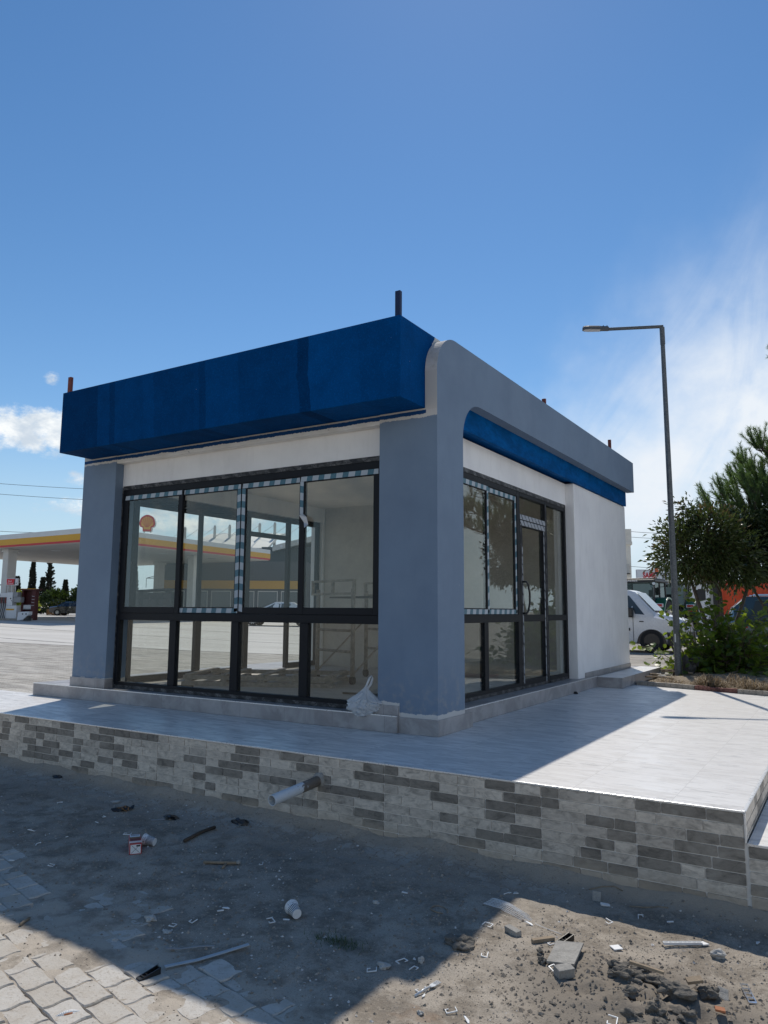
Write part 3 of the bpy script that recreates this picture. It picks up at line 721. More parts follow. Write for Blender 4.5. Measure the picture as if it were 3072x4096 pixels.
# loose gravel: thousands of chips
mb = MB()
rnd = random.Random(3)
def chip(x, y, r, tone):
    z = micro_z(x, y)
    a = rnd.uniform(0, 6.28); e = [r*rnd.uniform(.6, 1.3) for _ in range(4)]; h = r*rnd.uniform(.5, 1.0)
    vs = [(x+e[k]*math.cos(a+k*1.57), y+e[k]*math.sin(a+k*1.57), z+rnd.uniform(-.2, .25)*r) for k in range(4)]+[(x+rnd.uniform(-.3, .3)*r, y+rnd.uniform(-.3, .3)*r, z+h)]
    mb.mesh(vs, [(0, 1, 4), (1, 2, 4), (2, 3, 4), (3, 0, 4)], 0, tone)
cnt = 0
while cnt < 22000:
    x = rnd.uniform(-4.2, 3.4); y = rnd.uniform(-4.3, -1.33)
    d = noise.noise(Vector((x*1.4, y*1.4, 5)))*.5+.5
    keep = .25+d*d*1.1
    if y < -3.3-.16*x: keep *= .35
    hd = ((x-HEAP[0])/.62)**2+((y-HEAP[1])/.42)**2
    if hd < 1.2: keep = 1.0
    if x > 1.7 and y < -1.8: keep = max(keep, .8)
    if rnd.random() > keep: continue
    # further detail close to the camera, fewer chips in the far left
    if x < -2 and rnd.random() < .5: continue
    q = rnd.random(); r = .0035+.0085*q**6
    if hd < 1.2: r = .0035+.0115*q**3.5
    tone = rnd.random()*.86 if rnd.random() < .965 else rnd.uniform(.9, 1.0)
    if hd < 1.2: tone *= .6
    chip(x, y, r, tone); cnt += 1
for cx, cy, n, s in ((.75, -3.12, 150, .22), (.95, -3.3, 90, .2), (.35, -3.0, 70, .25), (.1, -3.22, 80, .12), (-.1, -3.12, 60, .15), (.25, -2.75, 90, .15), (.2, -2.5, 60, .12), (-.3, -2.2, 60, .2)):
    for _ in range(n//2): chip(rnd.gauss(cx, s), rnd.gauss(cy, s*.6), .003+.009*rnd.random()**3, rnd.uniform(.86, 1.0) if rnd.random() < .6 else rnd.random()*.8)
g = mb.build('gravel', 'gravel_stone', tone=True); tag(g, 'loose grey gravel scattered over the dirt in front of the terrace', 'gravel', kind='stuff')

# ------------------------------------------------------------------ terrace
def clad_wall(mb, x0, x1, ztop, zbot, yf, xs_list, seed, axis='x'):
    """stone-look tiles: rows of printed stones in tiles .6 wide; axis 'x' faces -Y at y=yf, axis 'y' faces +X at x=yf"""
    rr = random.Random(seed); row = .0665; jt = .0034
    pats = [(.36, .40, .24), (.20, .44, .36), (.34, .36, .30), (.56, .44), (.25, .42, .33), (.42, .22, .36), (.22, .34, .44), (.48, .30, .22)]
    rw = 0; z = ztop
    while z > zbot:
        z1 = max(z-row, zbot)
        for i in range(len(xs_list)-1):
            a, b = xs_list[i], xs_list[i+1]
            pt = pats[(rw*3+i*5+rr.randint(0, 7)) % len(pats)]
            tot = b-a; u = a
            for k, fr in enumerate(pt):
                w_ = fr*tot
                u0, u1 = max(u+jt, x0), min(u+w_-jt, x1); u += w_
                if u1-u0 < .012: continue
                tone = rr.choice((.02, .06, .1, .16, .20, .34, .45, .5, .62, .7, .78, .85, .9, .98))
                j = [rr.uniform(-.0016, .0016) for _ in range(8)]; c = .004
                za, zb = z-jt, z1+jt
                if za-zb < .008: continue
                pts = [(u0+c, zb+j[0]), (u1-c, zb+j[1]), (u1+j[2], zb+c), (u1+j[3], za-c), (u1-c, za+j[4]), (u0+c, za+j[5]), (u0+j[6], za-c), (u0+j[7], zb+c)]
                if axis == 'x': P3 = [(p_, yf-.006, q_) for p_, q_ in pts]; Q3 = [(p_, yf, q_) for p_, q_ in pts]
                else: P3 = [(yf+.006, p_, q_) for p_, q_ in pts]; Q3 = [(yf, p_, q_) for p_, q_ in pts]
                mb.face(P3, 0, tone)
                for m_ in range(8):
                    n_ = (m_+1) % 8; mb.face([P3[m_], Q3[m_], Q3[n_], P3[n_]], 0, tone)
        z -= row; rw += 1
ter = thing('tiled_terrace', 'raised terrace of pale veined tiles with a grey stone-look tiled front wall, carrying the kiosk', 'terrace')
mb = MB()
mb.prism([(-12, -1.275), (2.622, -1.275), (2.622, 5.32), (.20, 6.055), (-6.0, 6.2), (-6.0, .04), (-12, .04)], -.9, 0, 'z')
mb.build('floor_tiles', 'terrace_tile', ter)
mb = MB(); mb.box(-12, 2.625, -1.279, -1.2755, -.9, -.006); mb.box(2.6225, 2.626, -1.279, 5.3, -.168, -.006)
mb.build('wall_backing', 'cladding_grout', ter)
joints = [2.623-.6035*k for k in range(25)][::-1]
mb = MB(); clad_wall(mb, -12, 2.620, -.009, -.66, -1.2795, joints, 5)
mb.build('stone_cladding', 'stone_cladding_tile', ter, tone=True)
mb = MB(); clad_wall(mb, -1.274, 5.3, -.009, -.168, 2.6265, [-1.274+.6*k for k in range(12)], 9, 'y')
mb.build('side_cladding', 'stone_cladding_tile', ter, tone=True)
mb = MB(); mb.box(-12, 2.632, -1.2885, -1.268, -.0085, .0035)
mb.build('edge_trim', 'aluminium_trim', ter, bevel=.002)
mb = MB(); mb.box(2.6165, 2.6345, -1.267, 5.3, -.0085, .0035); mb.box(2.6235, 2.6345, -1.2875, -1.274, -.172, -.009)
mb.build('edge_trim', 'aluminium_trim', ter, bevel=.002)
mb = MB(); mb.box(2.6225, 2.6375, -1.2782, -1.2765, -.9, -.1725); mb.build('corner_joint', 'cladding_grout', ter)
low = thing('lower_terrace', 'lower tiled step slab beside the right end of the raised terrace', 'terrace')
mb = MB(); mb.box(2.636, 9, -1.275, 5.1, -.9, -.175); mb.build('floor_tiles', 'terrace_tile', low)
mb = MB(); mb.box(2.636, 9, -1.279, -1.2755, -.9, -.181); mb.build('wall_backing', 'cladding_grout', low)
mb = MB(); clad_wall(mb, 2.64, 9, -.184, -.70, -1.2795, [2.638+.6*k for k in range(12)], 15); mb.build('stone_cladding', 'stone_cladding_tile', low, tone=True)
mb = MB(); mb.box(2.636, 9, -1.287, -1.268, -.1835, -.1715); mb.build('edge_trim', 'aluminium_trim', low)

# ------------------------------------------------------------------ the kiosk
bld = thing('kiosk_building', 'new single-storey kiosk with blue fascia, grey-blue columns and dark glazed front', 'building')
def arc(cx, cz, r, a0, a1, n=14): return [(cx+r*math.cos(R(a0+(a1-a0)*k/n)), cz+r*math.sin(R(a0+(a1-a0)*k/n))) for k in range(n+1)]
def ribbon(xa, xb, paint_first):
    outer = arc(.40, 3.43, .40, 180, 90); inner = arc(.98, 2.86, .42, 90, 180)
    poly = [(0, 0.0)]+outer+[(7.70, 3.83), (7.70, 3.285)]+inner+[(.56, 0.0)]
    mb = MB(); mb.prism(poly, xa, xb, 'x', 0, 0)
    # rounded shoulder and the raw front edge above the column: unpainted plaster
    n = len(poly)
    for k in range(len(mb.f)):
        if k < 2: continue
        i = k-2
        if 1 <= i <= 15: mb.mi[k] = 2 if i <= 14 else 0
        if i == 0: mb.mi[k] = 1
    return mb
for xa, xb in ((-.145, -.015), (-5.26, -5.13)):
    ribbon(xa, xb, True).build('arched_frame', ['grey_blue_paint', 'column_paint', 'raw_plaster'], bld)
for xa, xb in ((-.66, -.1452), (-5.1298, -4.62)):
    mb = MB(); mb.box(xa, xb, 0, .30, 0, 3.062); mb.build('column', 'column_paint', bld)
mb = MB(); mb.box(-5.128, -.1475, -.47, 7.62, 3.064, 3.84); mb.build('roof_fascia', 'blue_paint', bld, bevel=.006)
mb = MB(); mb.box(-.20, -.1462, .57, 7.625, 3.030, 3.30); mb.build('blue_strip', 'blue_paint_lit', bld)
mb = MB(); mb.box(-4.6195, -.6605, .004, .115, 2.962, 3.0625); mb.build('beam', 'beam_plaster', bld, bevel=.006)
mb = MB(); mb.box(-4.6195, -.6605, .1155, .28, 2.66, 3.0625); mb.build('wall', 'white_plaster', bld, bevel=.004)
for s in (0, 1):
    X = (lambda x: x) if s == 0 else (lambda x: -5.275-x)
    a, b = sorted((X(-.45), X(-.32))); mb = MB(); mb.box(a, b, .5405, 4.699, 2.69, 3.0295)
    mb.build('wall', 'white_plaster', bld, bevel=.003)
    a, b = sorted((X(-.46), X(-.19))); mb = MB(); mb.box(a, b, 4.70, 7.69, 0, 3.0295)
    mb.build('wall', 'white_plaster', bld, bevel=.012)
mb = MB(); mb.box(-4.81, -.465, 7.50, 7.66, 0, 3.0295); mb.build('wall', 'white_plaster', bld)
mb = MB(); mb.box(-4.81, -.465, 4.75, 4.85, .152, 2.95); mb.build('partition', 'raw_wall_unlit', bld)
mb = MB(); mb.box(-4.9, -.40, .283, 7.49, 2.952, 3.029); mb.build('ceiling', 'interior_plaster', bld)
mb = MB(); mb.box(-4.95, -.34, .17, 7.49, .001, .151); mb.build('floor', 'screed', bld)
# step round the foot
mb = MB(); mb.box(-5.98, -.418, -.052, .165, .0015, .155); mb.box(-5.98, -4.955, .1655, 8.0, .0015, .155); mb.build('step', 'grey_step_tile', bld, bevel=.003)
mb = MB(); mb.box(-.335, -.105, .5405, 5.329, .0015, .160); mb.build('step', 'grey_step_tile', bld, bevel=.003)
mb = MB(); mb.box(-5.98, -.4165, -.0545, -.047, .1475, .1575); mb.build('edge_trim', 'aluminium_trim', bld)
mb = MB(); mb.box(-.110, -.1025, .541, 5.329, .1525, .1625); mb.build('edge_trim', 'aluminium_trim', bld)
lp = MB(); lp.box(-.6, .27, 5.33, 8.02, .0015, .150); lp.build('landing', 'grey_step_tile', bld, bevel=.004)
lp = MB(); lp.box(-.1, .268, 5.332, 8.018, .1505, .1535); lp.build('landing_tiles', 'terrace_tile', bld)
# skirtings
mb = MB(); mb.box(-.416, .0005, -.018, -.0005, .001, .145); mb.box(-.0145, .0005, 0, .700, .001, .145); mb.build('skirting', 'grey_step_tile', bld, bevel=.002)
mb = MB(); mb.box(-.69, -.424, -.018, -.0005, .156, .243); mb.build('skirting', 'grey_step_tile', bld, bevel=.002)
mb = MB(); mb.box(-5.275, -4.604, -.018, -.0005, .156, .268); mb.box(-4.6195, -4.604, 0, .10, .156, .268); mb.build('skirting', 'grey_step_tile', bld, bevel=.002)
mb = MB(); mb.box(-.1895, -.178, 5.0, 7.70, .156, .228); mb.build('skirting', 'grey_step_tile', bld, bevel=.002)
# steel stubs on the roof
for x, y, h, mt in ((-.21, -.40, .265, 'steel_blue_post'), (-5.09, -.40, .22, 'steel_red_primer'), (-.36, 3.97, .33, 'steel_red_primer'), (-.36, 7.45, .42, 'steel_red_primer'), (-4.9, 3.97, .3, 'steel_red_primer'), (-4.9, 7.4, .3, 'steel_red_primer')):
    mb = MB(); mb.box(x-.027, x+.027, y-.02, y+.02, 3.8, 3.84+h); mb.build('steel_post', mt, bld, bevel=.003)

def film_strip(mb, P, L, wdt, per=.155):
    """alternating white and teal printed patches along a profile; P(s, t) -> point"""
    s = 0.0; k = 0
    while s < L:
        e = min(s+per*.52, L); e2 = min(s+per, L); sl = wdt*.5
        mb.face([P(s, 0), P(e, 0), P(min(e+sl*.4, L), wdt), P(min(s+sl*.4, L), wdt)], 0)
        if e2 > e: mb.face([P(e, 0), P(e2, 0), P(min(e2+sl*.4, L), wdt), P(min(e+sl*.4, L), wdt)], 1)
        s += per
def front_window():
    f = MB(); y0, y1 = .118, .185
    f.box(-4.618, -4.555, y0, y1, .156, 2.658); f.box(-.72, -.662, y0, y1, .156, 2.658)
    f.box(-4.554, -.721, y0, y1, .156, .236); f.box(-4.554, -.721, y0, y1, 2.552, 2.658); f.box(-4.554, -.721, y0-.004, y1, .990, 1.078)
    for a, b in ((-3.662, -3.552), (-2.680, -2.570), (-1.712, -1.602)): f.box(a, b, y0, y1, .2365, .9895)
    fr = f.build('window', 'anthracite_profile', bld, bevel=.004)
    for q in ((-4.60, -.68, y0-.008, y0-.0005, 2.628, 2.676), (-4.621, -4.600, y0-.004, y0-.0005, .16, 2.64), (-4.60, -.70, y0-.006, y0-.0005, .158, .197)):
        s = MB(); s.box(*q); s.build('fitting_film', 'smeared_fitting_film', fr)
    for a, b, yy, tape in ((-4.552, -3.512, .104, 't'), (-3.588, -2.592, .128, 'tbr'), (-2.590, -1.665, .128, 'tl'), (-1.738, -.724, .104, 't')):
        sm = MB(); w_ = .072; z0, z1 = 1.0785, 2.5515; yb = yy+.024-.0005
        sm.box(a, a+w_, yy, yb, z0, z1); sm.box(b-w_, b, yy, yb, z0, z1); sm.box(a+w_+.0005, b-w_-.0005, yy, yb, z0, z0+w_); sm.box(a+w_+.0005, b-w_-.0005, yy, yb, z1-w_, z1)
        sm.build('sash', 'anthracite_profile', fr, bevel=.004)
        fm = MB(); yt = yy-.0015; q = .052
        film_strip(fm, lambda s_, t_: (a+.012+s_, yt, z1-.060+t_), b-a-.024, q)
        if 'b' in tape: film_strip(fm, lambda s_, t_: (a+.04+s_, yt, z0+.008+t_), b-a-.05, q)
        if 'r' in tape: film_strip(fm, lambda s_, t_: (b-.060+t_, yt, z0+.02+s_), z1-z0-.085, q)
        if 'l' in tape: film_strip(fm, lambda s_, t_: (a+.060-t_, yt, z0+.02+s_), z1-z0-.085, q)
        if a < -1.7 and a > -1.75: film_strip(fm, lambda s_, t_: (a+.056-t_, yt, 2.13+s_), .36, .046)
        fm.build('protective_film', ['film_white', 'film_teal'], fr)
        p = MB(); p.box(a+w_-.006, b-w_+.006, yy+.010, yy+.014, z0+w_-.006, z1-w_+.006); p.build('pane', 'window_glass', fr)
    for a, b in ((-4.555, -3.662), (-3.552, -2.680), (-2.570, -1.712), (-1.602, -.720)):
        p = MB(); p.box(a-.006, b+.006, .150, .154, .230, .996); p.build('pane', 'window_glass', fr)
    # loose end of film curling off a stile, and a leaf of it
    c = MB(); c.mesh([(-1.735, .100, 2.13), (-1.68, .098, 2.14), (-1.60, .060, 2.10), (-1.585, .070, 2.02), (-1.625, .055, 1.985), (-1.66, .09, 2.05)], [(0, 1, 2, 5), (5, 2, 3, 4)])
    o = c.build('film_flap', 'film_silver', fr); md = o.modifiers.new('thickness', 'SOLIDIFY'); md.thickness = .002
front_window()

def side_glazing(s):
    """s=0: the side seen from outside on the right; s=1: mirrored on the far left"""
    def X(x): return x if s == 0 else -5.275-x
    def bx(m_, x0, x1, *r, **k):
        a, b = sorted((X(x0), X(x1))); m_.box(a, b, *r, **k)
    xo, xi = -.325, -.392                       # outer and inner face of the fixed frame
    f = MB()
    bx(f, xo, xi, .5405, .605, .161, 2.688); bx(f, xo, xi, 2.765, 2.862, .161, 2.688)
    bx(f, xo, xi, .6055, 2.7645, .161, .242); bx(f, xo, xi, .6055, 2.7645, 2.585, 2.688); bx(f, xo+.004, xi, .6055, 2.7645, .995, 1.085)
    bx(f, xo, xi, 1.735, 1.845, .2425, .9945)
    fr = f.build('window', 'anthracite_profile', bld, bevel=.004)
    for q in ((xo+.006, xo+.0005, .56, 4.68, 2.655, 2.704), (xo+.006, xo+.0005, .56, 2.84, .163, .200)):
        sm_ = MB(); bx(sm_, *q); sm_.build('fitting_film', 'smeared_fitting_film', fr)
    for a, b, xx, tape in ((.6065, 1.852, -.312, 'tb'), (1.776, 2.7635, -.336, 'tbr')):
        m_ = MB(); w_ = .072; z0, z1 = 1.0855, 2.5845; xb = xx-.0235
        bx(m_, xx, xb, a, a+w_, z0, z1); bx(m_, xx, xb, b-w_, b, z0, z1); bx(m_, xx, xb, a+w_+.0005, b-w_-.0005, z0, z0+w_); bx(m_, xx, xb, a+w_+.0005, b-w_-.0005, z1-w_, z1)
        m_.build('sash', 'anthracite_profile', fr, bevel=.004)
        fm = MB(); xt = X(xx+.0015); q = .054
        film_strip(fm, lambda s_, t_: (xt, a+.01+s_, z1-.062+t_), b-a-.02, q)
        film_strip(fm, lambda s_, t_: (xt, a+.01+s_, z0+.006+t_), b-a-.02, q)
        film_strip(fm, lambda s_, t_: (xt, b-.050+t_*.8, z0+.01+s_), z1-z0-.07, q)
        fm.build('protective_film', ['film_white', 'film_teal'], fr)
        p = MB(); bx(p, xx-.010, xx-.014, a+w_-.006, b-w_+.006, z0+w_-.006, z1-w_+.006); p.build('pane', 'window_glass', fr)
    for a, b in ((.605, 1.735), (1.845, 2.765)):
        p = MB(); bx(p, -.350, -.354, a-.006, b+.006, .236, 1.001); p.build('pane', 'window_glass', fr)
    # side light beyond the door
    f = MB(); bx(f, xo, xi, 3.80, 3.872, .161, 2.688); bx(f, xo, xi, 4.63, 4.698, .161, 2.688)
    bx(f, xo, xi, 3.8725, 4.6295, .161, .242); bx(f, xo, xi, 3.8725, 4.6295, 2.60, 2.688); bx(f, xo, xi, 3.8725, 4.6295, 1.0, 1.08)
    sl = f.build('side_light', 'anthracite_profile', bld, bevel=.004)
    for a, b in ((.236, 1.006), (1.074, 2.606)):
        p = MB(); bx(p, -.350, -.354, 3.866, 4.636, a, b); p.build('pane', 'window_glass', sl)
    for q in ((xo+.0015, xo+.0003, 3.810, 3.830, .2, 2.62), (xo+.006, xo+.0005, 3.88, 4.62, .163, .196)):
        e = MB(); bx(e, *q); e.build('fitting_film', 'smeared_fitting_film', sl)
    # fanlight over the door
    f = MB(); bx(f, xo, xi, 2.8625, 3.7995, 2.60, 2.688); bx(f, xo, xi, 2.8625, 3.7995, 2.298, 2.372)
    fl = f.build('fanlight', 'anthracite_profile', bld, bevel=.004)
    p = MB(); bx(p, -.350, -.354, 2.858, 3.804, 2.366, 2.606); p.build('pane', 'window_glass', fl)
    e = MB(); bx(e, xo+.003, xo+.0005, 2.866, 3.796, 2.303, 2.366); e.build('protective_film', 'film_dotted', fl)
    if s == 1: return                     # the far doorway stands open, its leaf not hung yet
    # door leaf
    f = MB(); a, b = 2.864, 3.798
    bx(f, xo, xi, a, a+.08, .164, 2.296); bx(f, xo, xi, b-.08, b, .164, 2.296); bx(f, xo, xi, a+.0805, b-.0805, .164, .262); bx(f, xo, xi, a+.0805, b-.0805, 2.218, 2.296); bx(f, xo, xi, a+.0805, b-.0805, .995, 1.085)
    d = f.build('door', 'anthracite_profile', bld, bevel=.004)
    for z0, z1 in ((.256, 1.001), (1.079, 2.224)):
        p = MB(); bx(p, -.350, -.354, a+.074, b-.074, z0, z1); p.build('pane', 'window_glass', d)
    for q in ((xo+.003, xo+.0005, a+.01, b-.01, 2.226, 2.290), (xo+.0025, xo+.0005, a+.052, a+.074, .22, 1.95), (xo+.0025, xo+.0005, b-.072, b-.048, .20, 2.222)):
        e = MB(); bx(e, *q); e.build('protective_film', 'film_dotted', d)
    for q in ((xo+.0015, xo+.0005, a+.008, a+.030, .25, 2.2), (xo+.0035, xo+.0005, a+.02, b-.02, .166, .198)):
        e = MB(); bx(e, *q); e.build('fitting_film', 'smeared_fitting_film', d)
    h = MB(); xh = X(xo); sg = 1 if s == 0 else -1
    h.tube([(xh, a+.05, 1.10), (xh+sg*.045, a+.06, 1.10), (xh+sg*.055, a+.10, 1.13), (xh+sg*.055, a+.155, 1.24), (xh+sg*.055, a+.155, 1.36), (xh+sg*.055, a+.10, 1.47), (xh+sg*.045, a+.06, 1.50), (xh, a+.05, 1.50)], .013, 8)
    h.build('handle', 'black_plastic', d, smooth=True)
side_glazing(0); side_glazing(1)

# ------------------------------------------------------------------ inside the kiosk
sc_ = thing('scaffold_tower', 'rusty steel scaffold frame on castors standing inside behind the right front pane', 'scaffold', (-2.7, 2.75, .152), R(-22))
for y in (-.42, .42):
    for x in (-.45, .45):
        mb = MB(); mb.tube([(x, y, .10), (x, y, 1.26)], .030, 8); mb.build('upright', 'scaffold_rust', sc_, smooth=True)
        mb = MB(); Mx = Matrix.Translation((x, y, .055)) @ Matrix.Rotation(R(90), 4, 'X'); mb.lathe([(0, -.02), (.055, -.02), (.055, .02), (0, .02)], 12, 0, Mx); mb.build('castor', 'black_rubber', sc_)
for z in (.42, .70):
    for y in (-.42, .42):
        mb = MB(); mb.tube([(-.45, y, z), (.45, y, z)], .018, 8); mb.build('cross_bar', 'scaffold_rust', sc_, smooth=True)
for x in (-.45, .45):
    mb = MB(); mb.tube([(x, -.42, .12), (x, .42, .85)], .012, 6); mb.build('brace', 'scaffold_rust', sc_)
for y in (-.46, .46):
    for z in (1.18, 1.36):
        mb = MB(); mb.box(-.55, .55, y-.02, y+.02, z, z+.03); mb.build('guard_rail', 'scaffold_rust', sc_)
    for x in (-.53, .0, .53):
        mb = MB(); mb.box(x-.02, x+.02, y-.018, y+.018, 1.2105, 1.3595); mb.build('rail_post', 'scaffold_rust', sc_)
mb = MB(); mb.box(-.5, .5, -.2, .2, 1.145, 1.165); mb.build('deck', 'dark_wood', sc_)
st = thing('timber_stack', 'dusty wooden formwork frames stacked flat on the floor inside the glazed front', 'timber', (-3.5, 1.75, .152), R(24))
rr = random.Random(4)
for k in range(2):
    z = k*.075
    for y in (-.5, .5):
        mb = MB(); mb.box(-1.0, 1.0, y-.05+.05*k, y+.05+.05*k, z, z+.05); mb.build('rail', 'scaffold_rust', st)
    for x in (-.92, -.45, .05, .5, .93):
        mb = MB(); mb.box(x-.045, x+.045, -.52, .52, z+.0505, z+.072); mb.build('slat', 'scaffold_rust', st)
for k, (x0, y0, x1, y1) in enumerate(((-4.3, .62, -3.85, .72), (-1.9, 1.2, -1.35, 1.28), (-1.6, 2.1, -1.1, 2.6))):
    mb = MB(); mb.tube([(x0, y0, .165), (x1, y1, .168)], .012, 5)
    tag(mb.build('wood_strip', 'dark_wood'), ('thin wood strip on the inside floor behind the leftmost low pane', 'dark stick on the inside floor just behind the rightmost low pane', 'thin stick on the inside floor beneath the scaffold')[k], 'stick', 'sticks on the kiosk floor')
# tied plastic bag on the front step
bag = thing('plastic_bag', 'tied white translucent plastic bag slumped on the front step beside the column', 'bag', (-.81, .03, .157)); bag.scale = (.84, .84, .84)
bm = bmesh.new(); bmesh.ops.create_icosphere(bm, subdivisions=5, radius=1)
mb = MB(); vs = []
for v in bm.verts:
    c = v.co; a = math.atan2(c.y, c.x); top = smoothstep(.15, 1, c.z)
    # pleats run from the knot down over the shoulders and die out in crumples lower down
    tw_ = a*3.5+1.6*noise.noise(Vector((math.cos(a)*1.5, math.sin(a)*1.5, c.z*.8)))
    pleat = (abs(math.sin(tw_))-.55)*.26*smoothstep(-.55, .55, c.z)+(abs(math.sin(tw_*2.3+1))-.6)*.10
    crum = (abs(noise.noise(c*3.1+Vector((4, 0, 0))))-.2)*.34+(abs(noise.noise(c*6.7))-.2)*.16
    rr_ = (1-.84*top**1.15)*(1+pleat+crum*(1-.6*top))
    z = c.z*.120+.098+.075*top**1.5
    x = c.x*.215*rr_+.012*top; y = c.y*.135*rr_-.030
    if z < .004: z = .004+.012*abs(noise.noise(c*5))
    if y < -.062 and z < .10: z -= .050*smoothstep(-.062, -.13, y)*(1-z/.10)
    vs.append((x, y, z))
mb.mesh(vs, [tuple(v.index for v in f.verts) for f in bm.faces]); bm.free()
mb.build('bag_body', 'bag_film', bag, smooth=True, auto=24)
mb = MB(); mb.rock((.0, -.03, .075), .085, 0, 3, (1.1, .75, .6), .5, 2, .3); mb.build('contents', 'pale_stone', bag, smooth=True)
mb = MB(); mb.tube([(.005, -.03, .255), (.03, -.035, .31), (.060, -.03, .385), (.082, -.02, .412), (.090, -.01, .385), (.070, -.01, .32), (.03, -.02, .262)], [.018, .013, .012, .010, .012, .014, .016], 8); mb.build('handle_loop', 'bag_film', bag, smooth=True)
mb = MB(); mb.tube([(.0, -.06, .22), (-.03, -.085, .19), (-.06, -.11, .15), (-.075, -.12, .11)], [.018, .022, .018, .006], 8); mb.build('handle_loop', 'bag_film', bag, smooth=True)
# drain pipe out of the terrace wall
dp = thing('drain_pipe', 'mud-stained white plastic drain pipe sticking out of the stone-look terrace wall', 'pipe')
mb = MB(); P0, P1 = Vector((-.388, -1.23, -.186)), Vector((-.425, -1.80, -.240)); n = 24
ax = (P1-P0).normalized(); e1 = ax.cross(Vector((0, 0, 1))).normalized(); e2 = e1.cross(ax)
rings = []
for p_, r_ in ((P0, .039), (P0.lerp(P1, .5), .039), (P1, .039), (P1, .0345), (P0.lerp(P1, .3), .0345)):
    rings.append([tuple(p_+e1*r_*math.cos(6.2832*k/n)+e2*r_*math.sin(6.2832*k/n)) for k in range(n)])
vs = [q for r_ in rings for q in r_]
mb.mesh(vs, [(i*n+k, i*n+(k+1) % n, (i+1)*n+(k+1) % n, (i+1)*n+k) for i in range(4) for k in range(n)])
mb.face([vs[4*n+k] for k in range(n)])
mb.build('pipe', 'dirty_pvc_pipe', dp, smooth=True, auto=50)
mb = MB(); mb.rock((-.388, -1.285, -.186), .055, 0, 5, (1.1, .35, 1.15), .5, 2, .25); mb.build('mortar_collar', 'rubble_concrete', dp, smooth=True)
mb = MB(); mb.rock((-.12, 4.21, .012), .05, 0, 8, (1.4, .5, .35), .5, 2, .4); tag(mb.build('rubber_scrap', 'black_rubber', smooth=True), 'small black rubber scrap lying on the shaded terrace by the side step', 'scrap')

# ------------------------------------------------------------------ litter on the ground
def lp_(x, y): return (3.221+(x-3.221)*1.035, -6.162+(y+6.162)*1.035)
def gp(x, y, dz=0.0):
    x, y = lp_(x, y); return (x, y, micro_z(x, y)+dz)
clips = [(-2.475, -2.067, 'farthest left, close to the terrace wall'), (-1.806, -2.163, 'behind the pair in front of the fallen snack wrapper'), (-1.725, -2.28, 'in front of the fallen snack wrapper'),
 (-1.923, -2.68, 'first of a row left of the red carton'), (-1.782, -2.646, 'second of a row left of the red carton'), (-1.596, -2.623, 'last of a row left of the red carton'), (-1.631, -2.82, 'at the left picture edge before the row of clips'), (-1.299, -2.346, 'left of the striped cup that touches the carton'),
 (-1.469, -3.118, 'by the left picture edge on the darkest dirt'), (-1.21, -3.012, 'in front and left of the red carton'), (.157, -3.111, 'beside the pair of flat grey stones'), (.197, -2.91, 'lying next to a white stub in the middle shade'), (.503, -2.893, 'left of the lone striped cup'),
 (1.246, -3.06, 'below the rounded brown stone'), (1.388, -2.923, 'right of the rounded brown stone'), (1.306, -2.892, 'behind the rounded brown stone'), (1.518, -3.08, 'under the tines of the plastic fork'), (1.551, -3.125, 'under the handle of the plastic fork'),
 (1.706, -3.168, 'in the sun in front of the fork, upper of two'), (1.787, -3.192, 'in the sun in front of the fork, lower of two'), (1.489, -2.309, 'left of the mesh scrap in shade'), (1.609, -2.62, 'at the shadow edge right of the muddy clod'),
 (1.407, -1.846, 'in shade behind the mesh scrap, left one'), (1.454, -1.806, 'in shade behind the mesh scrap, right one'), (1.992, -1.881, 'alone on the open sunlit dirt'), (1.669, -2.178, 'touching the sunlit end of the mesh scrap'), (2.142, -1.74, 'in the shade right of the leaning tile chip'),
 (1.856, -2.35, 'behind the left corner of the broken tile'), (1.963, -2.63, 'poking out from under the broken tile'), (2.303, -2.923, 'nearest the bottom edge by the spoil heap'), (2.714, -1.729, 'at the right edge in the wall shadow'), (-.124, -2.252, 'behind the forked wood stick'), (.104, -3.206, 'among the flat grey stones')]
mc = MB(); L_, W_, T_ = .030, .019, .0045
mc.box(-L_, L_, -W_, -W_+T_, 0, .005); mc.box(-L_, -L_+T_, -W_+T_, W_, 0, .005); mc.box(L_-T_, L_, -W_+T_, W_, 0, .005); mc.box(-L_+T_, -L_*.3, W_-T_, W_, 0, .004)
clip0 = mc.build('tile_clip', 'white_plastic', bevel=.001)
clip_shapes = [clip0.data]
mc = MB(); mc.box(-L_, L_*.6, -W_, -W_+T_, 0, .005); mc.box(-L_, -L_+T_, -W_+T_, W_*.7, 0, .005); mc.box(-L_+T_, -L_*.2, W_*.5, W_*.5+T_, .001, .004); o_ = mc.build('tile_clip', 'white_plastic'); clip_shapes.append(o_.data); bpy.data.objects.remove(o_)
mc = MB(); mc.prism([(-L_*.8, -.005), (L_*.7, -.003), (L_*.8, .004), (L_*.2, .012), (-L_*.7, .004)], 0, .004, 'z'); o_ = mc.build('tile_clip', 'white_plastic'); clip_shapes.append(o_.data); bpy.data.objects.remove(o_)
rc = random.Random(12)
for k, (x, y, lb) in enumerate(clips):
    o = clip0 if k == 0 else clip0.copy()
    if k: col.objects.link(o); o.data = clip_shapes[rc.choice((0, 0, 1, 1, 2))]
    o.location = gp(x, y, .004); o.rotation_euler = (rc.uniform(-.25, .25), rc.uniform(-.25, .25), rc.uniform(0, 6.28)); sc = rc.uniform(.7, 1.05); o.scale = (sc, sc*rc.choice((.75, 1, 1.1)), 1)
    tag(o, 'white plastic tile clip '+lb, 'tile clip', 'white plastic tile clips scattered on the dirt')
